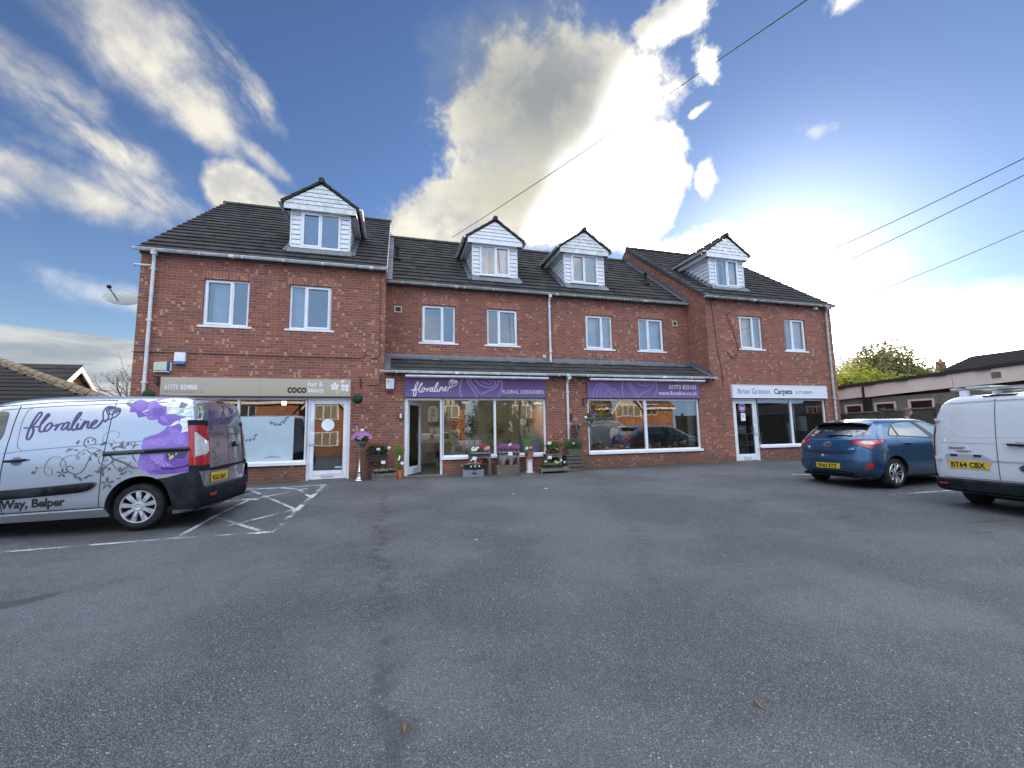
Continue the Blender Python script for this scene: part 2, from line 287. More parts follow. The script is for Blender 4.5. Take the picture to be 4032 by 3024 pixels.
# ---------------------------------------------------------------- mesh builder
WL = {}                                  # world position of the empties that parent parts
class MB:
    def __init__(s): s.v = []; s.f = []; s.mi = []
    def add(s, vs, fs, mi=0):
        o = len(s.v); s.v += [tuple(p) for p in vs]; s.f += [tuple(i+o for i in f) for f in fs]; s.mi += [mi]*len(fs)
    def quad(s, a, b, c, d, mi=0): s.add([a, b, c, d], [(0, 1, 2, 3)], mi)
    def tri(s, a, b, c, mi=0): s.add([a, b, c], [(0, 1, 2)], mi)
    def box(s, x0, x1, y0, y1, z0, z1, mi=0, M=None):
        vs = [Vector((x, y, z)) for x in (x0, x1) for y in (y0, y1) for z in (z0, z1)]
        if M is not None: vs = [M @ p for p in vs]
        s.add(vs, [(0, 1, 3, 2), (4, 6, 7, 5), (0, 4, 5, 1), (2, 3, 7, 6), (0, 2, 6, 4), (1, 5, 7, 3)], mi)
    def tube(s, pts, r, seg=8, mi=0, caps=True):
        pts = [Vector(p) for p in pts]; rs = r if isinstance(r, (list, tuple)) else [r]*len(pts); rings = []
        for i, p in enumerate(pts):
            d = (pts[min(i+1, len(pts)-1)] - pts[max(i-1, 0)])
            d = d.normalized() if d.length > 1e-9 else Vector((0, 0, 1))
            a = d.cross(Vector((0, 0, 1)) if abs(d.z) < 0.9 else Vector((1, 0, 0))).normalized(); b = d.cross(a)
            rings.append([p + (a*math.cos(2*math.pi*k/seg) + b*math.sin(2*math.pi*k/seg))*rs[i] for k in range(seg)])
        o = [v for rr in rings for v in rr]; fs = []
        for i in range(len(pts)-1):
            for k in range(seg):
                k2 = (k+1) % seg; fs.append((i*seg+k, i*seg+k2, (i+1)*seg+k2, (i+1)*seg+k))
        if caps: fs += [tuple(range(seg)), tuple(reversed(range((len(pts)-1)*seg, len(pts)*seg)))]
        s.add(o, fs, mi)
    def lathe(s, prof, c=(0, 0, 0), seg=20, axis='z', mi=0, a0=0, a1=2*math.pi):
        c = Vector(c); vs = []; full = abs(a1-a0-2*math.pi) < 1e-6; n = seg if full else seg+1
        for (r, h) in prof:
            for k in range(n):
                t = a0+(a1-a0)*k/seg; x, y = r*math.cos(t), r*math.sin(t)
                vs.append(c + (Vector((x, y, h)) if axis == 'z' else Vector((x, h, y)) if axis == 'y' else Vector((h, x, y))))
        fs = []
        for i in range(len(prof)-1):
            for k in range(seg):
                k2 = (k+1) % n; fs.append((i*n+k, i*n+k2, (i+1)*n+k2, (i+1)*n+k))
        s.add(vs, fs, mi)
    def prism(s, poly, y0, y1, mi=0, plane='xz'):
        def P(a, b, h): return (a, h, b) if plane == 'xz' else (h, a, b) if plane == 'yz' else (a, b, h)
        n = len(poly); vs = [P(a, b, y0) for a, b in poly] + [P(a, b, y1) for a, b in poly]
        s.add(vs, [tuple(range(n)), tuple(reversed(range(n, 2*n)))] + [(i, (i+1) % n, n+(i+1) % n, n+i) for i in range(n)], mi)
    def ball(s, c, r, seg=12, rings=8, mi=0, jit=0.0):
        c = Vector(c); r = Vector(r) if isinstance(r, (tuple, list)) else Vector((r, r, r)); vs = []
        for i in range(rings+1):
            ph = math.pi*i/rings
            for k in range(seg):
                t = 2*math.pi*k/seg; q = 1+random.uniform(-jit, jit)
                vs.append((c.x+r.x*q*math.sin(ph)*math.cos(t), c.y+r.y*q*math.sin(ph)*math.sin(t), c.z+r.z*q*math.cos(ph)))
        fs = [(i*seg+k, i*seg+(k+1) % seg, (i+1)*seg+(k+1) % seg, (i+1)*seg+k) for i in range(rings) for k in range(seg)]
        s.add(vs, fs, mi)
    def leaf(s, p, n, L, w, mi=0, roll=None):
        n = Vector(n).normalized(); a = n.cross(Vector((random.gauss(0, 1), random.gauss(0, 1), random.gauss(0, 1)))).normalized()
        t = n*0.4 + a; t.normalize(); b = t.cross(n).normalized(); p = Vector(p)
        s.add([p - t*L*.5, p + b*w*.5 + n*L*.06, p + t*L*.5, p - b*w*.5 + n*L*.06], [(0, 1, 2, 3)], mi)
    def build(s, name, mats, parent=None, smooth=False, local=False, bevel=0.0, loc=None, merge=False):
        me = bpy.data.meshes.new(name)
        off = Vector((0, 0, 0))
        if parent is not None and not local: off = WL.get(parent.name, Vector((0, 0, 0)))
        if loc is not None: off = Vector(loc)
        me.from_pydata([(x-off.x, y-off.y, z-off.z) for x, y, z in s.v], [], s.f)
        if merge or bevel:
            bm = bmesh.new(); bm.from_mesh(me); bmesh.ops.remove_doubles(bm, verts=bm.verts, dist=1e-4); bmesh.ops.recalc_face_normals(bm, faces=bm.faces); bm.to_mesh(me); bm.free()
        mats = mats if isinstance(mats, (list, tuple)) else [mats]
        for mt in mats: me.materials.append(mt)
        if len(me.polygons) == len(s.mi):
            me.polygons.foreach_set('material_index', s.mi)
        me.update()
        uv = me.uv_layers.new(name='UVMap')       # box mapping in metres
        for pl in me.polygons:
            n = pl.normal; ax = max(range(3), key=lambda i: abs(n[i]))
            for li in pl.loop_indices:
                c = me.vertices[me.loops[li].vertex_index].co + off
                uv.data[li].uv = (c.y, c.z) if ax == 0 else (c.x, c.z) if ax == 1 else (c.x, c.y)
        if smooth:
            me.polygons.foreach_set('use_smooth', [True]*len(me.polygons)); me.update()
        o = bpy.data.objects.new(name, me); C.objects.link(o)
        if parent is not None: o.parent = parent; WL[o.name] = off
        if loc is not None: o.location = loc; WL[o.name] = Vector(loc)
        if bevel:
            md = o.modifiers.new('bevel', 'BEVEL'); md.width = bevel; md.segments = 2; md.limit_method = 'ANGLE'
        return o

def thing(name, label, cat, loc=(0, 0, 0), rot=0.0, group=None, tilt=None):
    o = bpy.data.objects.new(name, None); C.objects.link(o); o.location = loc; o.rotation_euler = tilt or (0, 0, rot)
    o['label'] = label; o['category'] = cat; o.empty_display_size = 0.1
    if group: o['group'] = group
    WL[o.name] = Vector(loc)
    return o
def tag(o, label, cat, group=None):
    o['label'] = label; o['category'] = cat
    if group: o['group'] = group
    return o
def struct(o): o['kind'] = 'structure'; return o

def smooth2(pts, k=6, closed=False):
    """Catmull-Rom through 2-D or 3-D points"""
    P = [Vector(p) for p in pts]; n = len(P); out = []
    rng = range(n if closed else n-1)
    for i in rng:
        p0 = P[(i-1) % n] if (closed or i > 0) else P[i]; p1 = P[i]; p2 = P[(i+1) % n]; p3 = P[(i+2) % n] if (closed or i+2 < n) else p2
        for j in range(k):
            t = j/k; out.append(0.5*((2*p1) + (p2-p0)*t + (2*p0-5*p1+4*p2-p3)*t*t + (3*p1-p0-3*p2+p3)*t**3))
    if not closed: out.append(P[-1])
    return out
def ribbon2(mb, pts, w, fn, mi=0, closed=False, taper=False):
    """a stroke of width w along 2-D pts, carried to 3-D by fn(a, b)"""
    P = [Vector(p) for p in pts]; n = len(P); Lf, Rt = [], []
    for i in range(n):
        a = P[(i-1) % n] if (closed or i > 0) else P[i]; b = P[(i+1) % n] if (closed or i < n-1) else P[i]
        d = (b-a); d = d.normalized() if d.length > 1e-9 else Vector((1, 0)); q = Vector((-d.y, d.x))
        ww = w[i] if isinstance(w, list) else w
        if taper: ww *= 0.25+0.75*math.sin(math.pi*min(1, max(0, (i+0.5)/n)))
        Lf.append(P[i]+q*ww/2); Rt.append(P[i]-q*ww/2)
    vs = [fn(p.x, p.y) for p in Lf] + [fn(p.x, p.y) for p in Rt]
    fs = [(i, i+1, n+i+1, n+i) for i in range(n-1)]
    if closed: fs.append((n-1, 0, n, 2*n-1))
    mb.add(vs, fs, mi)
def rise(f3, k=0):
    """turn f3(a, b, h) into a per-stroke function whose height h grows stroke by stroke"""
    return lambda a, b: f3(a, b, k)
def ribbon3(mb, pts, w, f3, h=0.0, dh=0.00003, mi=0, taper=False):
    P = [Vector(p) for p in pts]; n = len(P); Lf, Rt = [], []
    for i in range(n):
        a = P[max(i-1, 0)]; b = P[min(i+1, n-1)]; d = (b-a); d = d.normalized() if d.length > 1e-9 else Vector((1, 0)); q = Vector((-d.y, d.x)); ww = w*((0.25+0.75*math.sin(math.pi*(i+0.5)/n)) if taper else 1)
        l, r = P[i]+q*ww/2, P[i]-q*ww/2; Lf.append(f3(l.x, l.y, h+i*dh)); Rt.append(f3(r.x, r.y, h+i*dh))
    mb.add(Lf+Rt, [(i, i+1, n+i+1, n+i) for i in range(n-1)], mi)
def panel2(mb, poly, fn, step=0.08, mi=0):
    """fill a 2-D polygon, dense enough to follow the curved surface fn(a, b)"""
    P = [Vector((p[0], p[1])) for p in poly]; edge = []
    for i in range(len(P)):
        a, b = P[i], P[(i+1) % len(P)]; k = max(1, int((b-a).length/step))
        for j in range(k): edge.append(a+(b-a)*j/k)
    x0, x1 = min(p.x for p in P), max(p.x for p in P); y0, y1 = min(p.y for p in P), max(p.y for p in P)
    def ins(q):
        c = False; n = len(P)
        for i in range(n):
            a, b = P[i], P[i-1]
            if (a.y > q.y) != (b.y > q.y) and q.x < (b.x-a.x)*(q.y-a.y)/(b.y-a.y)+a.x: c = not c
        return c
    inner = []; y = y0+step/2
    while y < y1:
        x = x0+step/2
        while x < x1:
            q = Vector((x, y))
            if ins(q) and min((q-e).length for e in edge) > step*0.35: inner.append(q)
            x += step
        y += step
    n = len(edge); vs, es, fs, *_ = geometry.delaunay_2d_cdt(edge+inner, [(i, (i+1) % n) for i in range(n)], [list(range(n))], 1, 1e-6)
    mb.add([fn(p.x, p.y) for p in vs], [tuple(f) for f in fs], mi)
def text2(mb, body, size, fn, x=0.0, y=0.0, align='LEFT', bold=0.0, mi=0, xs=1.0, space=1.0, shear=0.0):
    """a line of lettering turned into faces and carried to 3-D by fn"""
    cu = bpy.data.curves.new('t', 'FONT'); cu.body = body; cu.size = size; cu.align_x = align; cu.offset = bold; cu.space_character = space; cu.shear = shear
    cu.resolution_u = 3; cu.fill_mode = 'FRONT'
    ob = bpy.data.objects.new('t', cu); C.objects.link(ob); dg = bpy.context.evaluated_depsgraph_get(); dg.update()
    me = ob.evaluated_get(dg).to_mesh(); vs = [fn(x+v.co.x*xs, y+v.co.y) for v in me.vertices]; fs = [tuple(p.vertices) for p in me.polygons]
    ob.to_mesh_clear(); C.objects.unlink(ob); bpy.data.objects.remove(ob); bpy.data.curves.remove(cu)
    mb.add(vs, fs, mi)
def wall_holes(mb, fixed, a0, a1, z0, z1, holes, depth=0.12, axis='y', mi=0, rmi=0):
    """a wall face at x or y = fixed with rectangular openings (a0, a1, z0, z1) and their reveals"""
    def P(a, z, d=0.0): return (a, fixed+d, z) if axis == 'y' else (fixed+d, a, z)
    xs = sorted({a0, a1, *[h[0] for h in holes], *[h[1] for h in holes]}); zs = sorted({z0, z1, *[h[2] for h in holes], *[h[3] for h in holes]})
    for i in range(len(xs)-1):
        for j in range(len(zs)-1):
            cx, cz = (xs[i]+xs[i+1])/2, (zs[j]+zs[j+1])/2
            if any(h[0] < cx < h[1] and h[2] < cz < h[3] for h in holes): continue
            mb.quad(P(xs[i], zs[j]), P(xs[i+1], zs[j]), P(xs[i+1], zs[j+1]), P(xs[i], zs[j+1]), mi)
    for h in holes:
        l, r, b, t = h; d = depth
        mb.quad(P(l, b), P(l, t), P(l, t, d), P(l, b, d), rmi); mb.quad(P(r, t), P(r, b), P(r, b, d), P(r, t, d), rmi)
        mb.quad(P(l, t), P(r, t), P(r, t, d), P(l, t, d), rmi); mb.quad(P(r, b), P(l, b), P(l, b, d), P(r, b, d), rmi)
def sstep(x, a, b):
    t = min(1, max(0, (x-a)/(b-a))); return t*t*(3-2*t)
def gz(x, y):
    """height of the ground: it falls from the shop fronts towards the road"""
    if y >= 12: z = 0.4
    elif y >= -6: z = 0.0333*y
    else: z = -0.2 - 0.02*min(12, -6-y)
    return z + 0.08*sstep(x, 5, 9.4)*sstep(y, 7.2, 4.6)*sstep(y, -6, 2)
# ---------------------------------------------------------------- ground
def asphalt():
    mt = bpy.data.materials.new('asphalt'); mt.use_nodes = True; T = NT(mt.node_tree); b = mt.node_tree.nodes['Principled BSDF']
    p = T.new('ShaderNodeNewGeometry').outputs['Position']; sp = T.new('ShaderNodeSeparateXYZ'); T.put(sp.inputs[0], p); x, y = sp.outputs[0], sp.outputs[1]
    vo = T.new('ShaderNodeTexVoronoi', feature='F1'); T.put(vo.inputs['Vector'], p); vo.inputs['Scale'].default_value = 120.0
    s3 = T.new('ShaderNodeSeparateColor'); T.put(s3.inputs[0], vo.outputs['Color'])
    # chippings of mixed grey in a dark binder; patchier where the binder has worn through
    worn = T.noise(p, 0.55, 5, 0.6)
    stone = T.mix(T.math('POWER', s3.outputs[0], 1.7), rgb(0.075, 0.080, 0.085), rgb(0.23, 0.242, 0.255))
    binder = rgb(0.026, 0.028, 0.032)
    c = T.mix(T.step(vo.outputs['Distance'], 0.27, 0.56), stone, binder)
    c = T.mix(T.math('GREATER_THAN', s3.outputs[1], 0.995), c, rgb(0.33, 0.34, 0.35))
    c = T.mix(T.math('MULTIPLY', T.step(worn, 0.40, 0.62), 0.5), c, T.mix(0.5, c, rgb(0.19, 0.20, 0.215)))
    mid = T.noise(p, 5.5, 5, 0.65); c = T.mix(T.math('MULTIPLY', T.step(mid, 0.50, 0.72), 0.26), c, rgb(0.032, 0.035, 0.04))
    c = T.mix(T.math('MULTIPLY', T.step(T.noise(p, 1.6, 4, .6), 0.50, 0.72), 0.22), c, rgb(0.04, 0.043, 0.05))
    def trail(cx, w, fr, amt, lo, hi, c):    # worn seams running away from the camera
        xx = T.math('ABSOLUTE', T.math('SUBTRACT', T.math('ADD', x, T.math('MULTIPLY', T.math('SUBTRACT', T.noise(p, fr, 3), 0.5), 0.7)), cx))
        f = T.math('MULTIPLY', T.math('MULTIPLY', T.step(xx, w, 0.0), T.step(T.noise(p, 7.0, 4), 0.40, 0.60)), amt)
        f = T.math('MULTIPLY', f, T.math('MULTIPLY', T.step(y, lo, lo+0.6), T.step(y, hi, hi-0.6)))
        return T.mix(f, c, rgb(0.02, 0.022, 0.026))
    c = trail(T.math('SUBTRACT', 0.05, T.math('MULTIPLY', y, 0.03)), 0.17, 0.9, 0.68, 1.2, 10.2, c)
    c = trail(T.math('ADD', 0.9, T.math('MULTIPLY', y, 0.42)), 0.22, 0.7, 0.34, 3.0, 11.5, c)
    c = trail(T.math('ADD', -1.2, T.math('MULTIPLY', y, 1.15)), 0.25, 0.7, 0.3, 4.0, 10.8, c)
    grit = T.noise(p, 75.0, 3, .7); c = T.mix(T.math('MULTIPLY', T.step(grit, 0.50, 0.66), 0.55), c, rgb(0.022, 0.025, 0.03)); c = T.mix(T.math('MULTIPLY', T.step(grit, 0.40, 0.30), 0.35), c, rgb(0.34, 0.36, 0.39))
    seam = T.math('ABSOLUTE', T.math('SUBTRACT', T.math('ADD', y, T.math('MULTIPLY', T.noise(p, 1.2, 3), 0.25)), 9.35))
    c = T.mix(T.math('MULTIPLY', T.step(seam, 0.05, 0.0), 0.6), c, rgb(0.02, 0.02, 0.025))
    def dark_patch(cx, cy, a, bb, ang, amt, c):
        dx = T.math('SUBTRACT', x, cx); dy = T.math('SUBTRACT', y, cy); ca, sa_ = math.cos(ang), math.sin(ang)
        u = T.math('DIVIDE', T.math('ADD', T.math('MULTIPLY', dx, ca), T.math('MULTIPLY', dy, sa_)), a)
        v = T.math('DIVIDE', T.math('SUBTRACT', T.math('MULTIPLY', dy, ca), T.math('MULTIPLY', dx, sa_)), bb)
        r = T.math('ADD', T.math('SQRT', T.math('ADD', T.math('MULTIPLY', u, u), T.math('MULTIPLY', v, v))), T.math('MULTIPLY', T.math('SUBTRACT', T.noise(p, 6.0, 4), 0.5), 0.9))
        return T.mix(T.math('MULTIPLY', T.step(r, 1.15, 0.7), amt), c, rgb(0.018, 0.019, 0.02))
    c = dark_patch(-3.25, 4.90, 0.40, 0.11, 0.55, 0.7, c);  # stain on the tarmac at the left
    c = dark_patch(8.1, 4.1, 0.35, 0.05, -0.2, 0.6, c); c = dark_patch(7.4, 3.8, 0.2, 0.05, -0.2, 0.6, c); c = dark_patch(6.6, 5.0, 0.3, 0.04, 0.2, 0.6, c)
    c = dark_patch(-3.9, 7.9, 1.4, 1.0, 0.0, 0.45, c); c = dark_patch(9.8, 4.9, 1.6, 0.9, 0.0, 0.35, c)  # broad darker patches around the rear of each van
    # damp, mossy strip against the wall
    mo = T.math('MULTIPLY', T.step(T.math('ADD', y, T.math('MULTIPLY', T.math('SUBTRACT', T.noise(p, 2.2, 4), 0.5), 0.8)), 11.1, 11.8), 0.62)
    c = T.mix(mo, c, rgb(0.04, 0.042, 0.03))
    T.put(b.inputs['Base Color'], c); b.inputs['Roughness'].default_value = 0.62; b.inputs['Specular IOR Level'].default_value = 0.6
    bp = T.new('ShaderNodeBump'); bp.inputs['Strength'].default_value = 0.9; bp.inputs['Distance'].default_value = 0.006
    T.put(bp.inputs['Height'], T.math('ADD', T.math('MULTIPLY', vo.outputs['Distance'], -1.0), T.math('MULTIPLY', mid, 0.5))); T.l.new(bp.outputs[0], b.inputs['Normal'])
    return mt
ASPH = asphalt()
mb = MB()
xs = [-900, -300, -80, -30, -15] + [-10+i*0.5 for i in range(61)] + [30, 60, 150, 400, 900]
ys = [-900, -300, -80, -40, -18] + [-6+i*0.5 for i in range(37)] + [16, 30, 80, 300, 900]
vs = [(x, y, gz(x, y)) for y in ys for x in xs]; nx = len(xs)
mb.add(vs, [(j*nx+i, j*nx+i+1, (j+1)*nx+i+1, (j+1)*nx+i) for j in range(len(ys)-1) for i in range(nx-1)])
struct(mb.build('ground', ASPH, smooth=True))

# worn white parking lines (painted sheets 4 mm above the asphalt)
def paint(name='worn_white_paint', cov=.9):
    mt = bpy.data.materials.new(name); mt.use_nodes = True; T = NT(mt.node_tree); b = mt.node_tree.nodes['Principled BSDF']
    p = T.new('ShaderNodeNewGeometry').outputs['Position']
    b.inputs['Base Color'].default_value = rgb(0.50, 0.52, 0.54); b.inputs['Roughness'].default_value = 0.8
    a = T.step(T.math('ADD', T.math('MULTIPLY', T.noise(p, 55.0, 4, .7), 0.55), T.math('MULTIPLY', T.noise(p, 2.6, 3), 0.75)), 0.72-cov*0.18, 0.84-cov*0.10)
    T.put(b.inputs['Alpha'], T.math('MULTIPLY', a, 0.85))
    return mt
PN = paint(); PN2 = paint('fresher_white_paint', 1.3); PN3 = paint('faint_white_paint', 0.7)
def gline(mb, pts, w=0.09, mi=0):
    P = []
    for i in range(len(pts)-1):
        a, b = Vector(pts[i]), Vector(pts[i+1]); k = max(1, int((b-a).length/0.25))
        P += [a+(b-a)*j/k for j in range(k)]
    P.append(Vector(pts[-1]))
    ribbon2(mb, P, w, lambda x, y: (x, y, gz(x, y)+0.004+0.0005*mi), mi)
mb = MB()
gline(mb, [(-5.6, 6.78), (-2.8, 6.88), (-1.62, 6.84)], .07, 0); gline(mb, [(-1.85, 6.84), (-1.62, 6.83)], .12, 1); gline(mb, [(-1.62, 6.9), (-1.64, 8.3)], .08, 2)
gline(mb, [(-1.64, 8.25), (-1.60, 11.2)], .09, 0); gline(mb, [(-1.64, 8.2), (-1.63, 8.5)], .10, 1); gline(mb, [(-1.62, 9.3), (-1.61, 9.9)], .09, 1)
gline(mb, [(-2.83, 6.9), (-2.85, 8.16), (-2.77, 9.65)], .07, 0); gline(mb, [(-2.78, 8.1), (-1.85, 6.97)], .07, 0); gline(mb, [(-2.7, 7.0), (-1.95, 8.0), (-1.66, 8.4)], .07, 2)
gline(mb, [(-3.5, 9.55), (-2.75, 9.68)], .07, 1); gline(mb, [(-2.77, 9.6), (-1.62, 11.15)], .07, 0); gline(mb, [(-3.1, 10.9), (-1.66, 8.35)], .07, 2)
gline(mb, [(-3.9, 10.9), (-2.5, 11.05), (-1.6, 11.2)], .075, 1); gline(mb, [(-2.5, 11.0), (-2.1, 10.7), (-1.64, 9.6)], .08, 0); gline(mb, [(-3.3, 11.2), (-2.5, 11.02)], .06, 0)
gline(mb, [(-2.9, 9.75), (-2.6, 9.6)], .13, 1)
gline(mb, [(10.25, 8.98), (11.2, 8.64), (13.5, 8.6)], .09, 1); gline(mb, [(9.2, 6.02), (10.9, 5.99), (13.5, 5.9)], .085, 0)
struct(mb.build('parking_lines', [PN, PN2, PN3]))
# low kerb-and-slab strip at the doors
mb = MB(); CONC = pmat('concrete_slab', (0.20, 0.20, 0.19), 0.9, col2=(0.11, 0.11, 0.10), nscale=5, amt=1.0, bump=0.5)
mb.box(0.15, 1.42, 11.90, 12.10, 0.30, 0.412); mb.box(-2.3, -1.05, 11.93, 12.10, 0.30, 0.41); mb.box(11.3, 12.5, 11.93, 12.10, 0.30, 0.41)
struct(mb.build('pavement', CONC))

# fallen leaves and scraps on the asphalt
LEAFB = leafmat('fallen_leaf_brown', (0.20, 0.09, 0.04), (0.28, 0.15, 0.08), trans=0.1)
for i, (x, y, s, lab) in enumerate([(0.07, 2.42, .042, 'curled brown leaf on the asphalt at the bottom centre of the picture'), (1.95, 2.05, .034, 'small rust brown leaf on the asphalt near the bottom edge right of centre')]):
    mb = MB(); z = gz(x, y)+0.006
    P = [(0, -1), (.35, -.5), (.45, 0), (.25, .6), (0, 1), (-.3, .5), (-.4, 0), (-.3, -.5)]
    mb.add([(x+a*s*.6, y+b*s, z+.014*abs(a)*1.8+.004*math.sin(b*3)) for a, b in P]+[(x, y, z)], [(k, (k+1) % 8, 8) for k in range(8)])
    mb.tube([(x, y-s, z+.003), (x+.01, y-s*1.6, z+.004)], .0015, 5)
    tag(mb.build('fallen_leaf', LEAFB), lab, 'leaf', 'dead leaves on the asphalt')
SCR = pmat('litter_pale', (0.55, 0.54, 0.52), .8)
for x, y, s, lab in [(3.27, 9.0, .05, 'pale scrap of litter lying before the low plant bench'), (1.05, 5.6, .02, 'small pale pebble on the asphalt below the open flower shop door'), (2.4, 8.6, .03, 'grey pebble on the asphalt in front of the wooden crates')]:
    mb = MB(); mb.ball((x, y, gz(x, y)+s*.12), (s, s*.7, s*.22), 8, 5, jit=.25); tag(mb.build('pebble', SCR), lab, 'pebble', 'pale bits on the asphalt')
# ---------------------------------------------------------------- the brick parade of shops
B = thing('brick_shop_building', 'long red brick terrace of shops with dark tiled roofs and four white dormers', 'building', (5.1, 12.0, 0.4))
XL0, XL1, XR0, XR1 = -6.07, -0.29, 10.50, 16.30
YF, YM, YB = 12.0, 13.02, 21.8
EL, EM = 6.12, 6.14                                      # underside of the eaves
RL = dict(y0=11.87, z0=6.20, s=.779, yr=16.85)           # outer roofs
RM = dict(y0=12.88, z0=6.20, s=.80, yr=17.0)
def rz(r, y): return r['z0'] + r['s']*(y-r['y0'])
UW = dict(L=[(-4.705, -3.678, 'l'), (-2.734, -1.698, 'r')], M=[(.778, 1.820, 'l'), (2.853, 3.885, 'r'), (6.341, 7.378, 'l'), (8.433, 9.461, 'r')], R=[(11.911, 12.914, 'l'), (13.966, 14.964, 'r')])
ZU0, ZU1 = 4.37, 5.585
mb = MB()
wall_holes(mb, YF, XL0, XL1, -.5, EL+.1, [(a, b, ZU0, ZU1) for a, b, _ in UW['L']] + [(-5.42, -2.195, .85, 2.555), (-2.195, -1.145, .40, 2.555)])
wall_holes(mb, YF, XL1, XR0, -.5, 3.28, [(.262, 1.31, .40, 2.555), (1.31, 4.43, .85, 2.555), (5.815, 9.965, .85, 2.555)])
wall_holes(mb, YM, XL1, XR0, 3.2, EM+.1, [(a, b, ZU0-.01, ZU1-.015) for a, b, _ in UW['M']])
wall_holes(mb, YF, XR0, XR1, -.5, EL+.1, [(a, b, ZU0, ZU1) for a, b, _ in UW['R']] + [(11.35, 12.41, .40, 2.57), (12.41, 15.60, .85, 2.57)])
def gable(x):
    zr_ = rz(RL, RL['yr'])
    mb.add([(x, YF, -.5), (x, YB, -.5), (x, YB, EL), (x, RL['yr'], zr_-.03), (x, YF, EL+.06)], [(0, 1, 2, 3, 4)])
for x in (XL0, XR1, XL1, XR0): gable(x)
mb.quad((XL0, YB, -.5), (XR1, YB, -.5), (XR1, YB, 6.3), (XL0, YB, 6.3))
mb.build('brick_wall', BRICK, B)
# dark interior slab between the shops and the flats, and room backs behind the upper windows
INT = pmat('flat_interior', (0.30, 0.30, 0.30), 0.9)
mb = MB(); mb.box(XL0+.05, XR1-.05, YF+.16, YB-.1, 2.95, 3.15); mb.quad((XL0+.1, 16.5, 3.15), (XR1-.1, 16.5, 3.15), (XR1-.1, 16.5, 6.2), (XL0+.1, 16.5, 6.2)); mb.build('floor_slab', INT, B)
# soldier-course lintels, 2 mm proud
def soldier(mat_name='soldier_brick'):
    mt = bpy.data.materials.new(mat_name); mt.use_nodes = True; T = NT(mt.node_tree); b = mt.node_tree.nodes['Principled BSDF']
    uv = T.new('ShaderNodeUVMap').outputs[0]; sp = T.new('ShaderNodeSeparateXYZ'); T.put(sp.inputs[0], uv); geo = T.new('ShaderNodeNewGeometry').outputs['Position']
    q = T.math('DIVIDE', sp.outputs[0], 0.075); fr = T.math('MULTIPLY', T.math('FRACT', q), .075)
    wn = T.new('ShaderNodeTexWhiteNoise', noise_dimensions='1D'); T.put(wn.inputs['W'], T.math('FLOOR', q))
    c = T.mix(wn.outputs['Value'], rgb(.33, .115, .08), rgb(.22, .08, .065))
    c = T.mix(T.math('MULTIPLY', T.math('GREATER_THAN', T.noise(geo, 9.0, 2), .60), .7), c, rgb(.46, .30, .17))
    c = T.mix(T.step(T.math('MINIMUM', fr, T.math('SUBTRACT', .075, fr)), .007, .0035), c, rgb(.38, .23, .18))
    T.put(b.inputs['Base Color'], c); b.inputs['Roughness'].default_value = .88; return mt
SOLD = soldier()
for key, yy in (('L', YF), ('M', YM), ('R', YF)):
    for a, b, _ in UW[key]:
        mb = MB(); mb.box(a-.075, b+.075, yy-.003, yy+.05, ZU1+.0, ZU1+.218); mb.build('window_lintel', SOLD, B)

# ---- tiled slopes, one real tile at a time
def tiles(mb, x0, x1, r, y1=None, gauge=.345, tw=.30, lift=.042, ylo=None):
    y = ylo if ylo is not None else r['y0']-.06; L = math.sqrt(1+r['s']**2); yend = y1 or r['yr']; k = 0; dy = gauge/L
    nz = 1/L; ny = -r['s']/L
    while y < yend-0.02:
        yt = min(y+dy*1.12, yend); x = x0 - (tw*.5 if k % 2 else 0)
        while x < x1-.01:
            a = max(x+.003, x0); b = min(x+tw-.003, x1)
            if b-a > .03:
                j = random.uniform(-.004, .004); h = lift+random.uniform(-.004, .006); yj = y+random.uniform(-.008, .006)
                z0, z1 = rz(r, yj), rz(r, yt)
                vs = [(a, yj, z0-.004), (b, yj, z0-.004), (a, yj+ny*h, z0+nz*h+j), (b, yj+ny*h, z0+nz*h-j), (a, yt+ny*.006, z1+nz*.006), (b, yt+ny*.006, z1+nz*.006)]
                mb.add(vs, [(0, 1, 3, 2), (2, 3, 5, 4), (0, 2, 4), (1, 5, 3)])
            x += tw
        y += dy; k += 1
def back(mb, x0, x1, r):
    zt = rz(r, r['yr']); mb.quad((x0, r['yr'], zt), (x1, r['yr'], zt), (x1, YB+.2, 6.15), (x0, YB+.2, 6.15))
    mb.quad((x0, r['y0']-.04, r['z0']-.045), (x1, r['y0']-.04, r['z0']-.045), (x1, r['yr'], zt-.02), (x0, r['yr'], zt-.02))
def ridge(mb, x0, x1, y, z, r=.135):
    x = x0; 
    while x < x1:
        b = min(x+.44, x1); mb.lathe([(r+.008, x), (r+.008, x+.06), (r, x+.06), (r, b+.02)], (0, y, z-.075), 10, axis='x', a0=math.radians(0), a1=math.radians(180)); x += .45
def ridgeY(mb, y0, y1, x, z, r=.10):
    y = y0
    while y < y1:
        b = min(y+.44, y1); mb.lathe([(r, y+.004), (r, b-.004)], (x, 0, z-.04), 10, axis='y', a0=math.radians(5), a1=math.radians(175)); y += .45
for (a, b, r, nm) in ((XL0-.06, XL1+.02, RL, 0), (XR0-.02, XR1+.06, RL, 1), (XL1+.02, XR0-.02, RM, 2)):
    mb = MB(); tiles(mb, a, b, r); back(mb, a, b, r)
    rf = mb.build('roof', TILE, B)
    m2 = MB(); ridge(m2, a, b, r['yr'], rz(r, r['yr'])+.03); m2.build('ridge_tiles', tilemat('ridge_tile', (.05, .048, .046), (.09, .085, .08), .3, .5), rf, smooth=False)
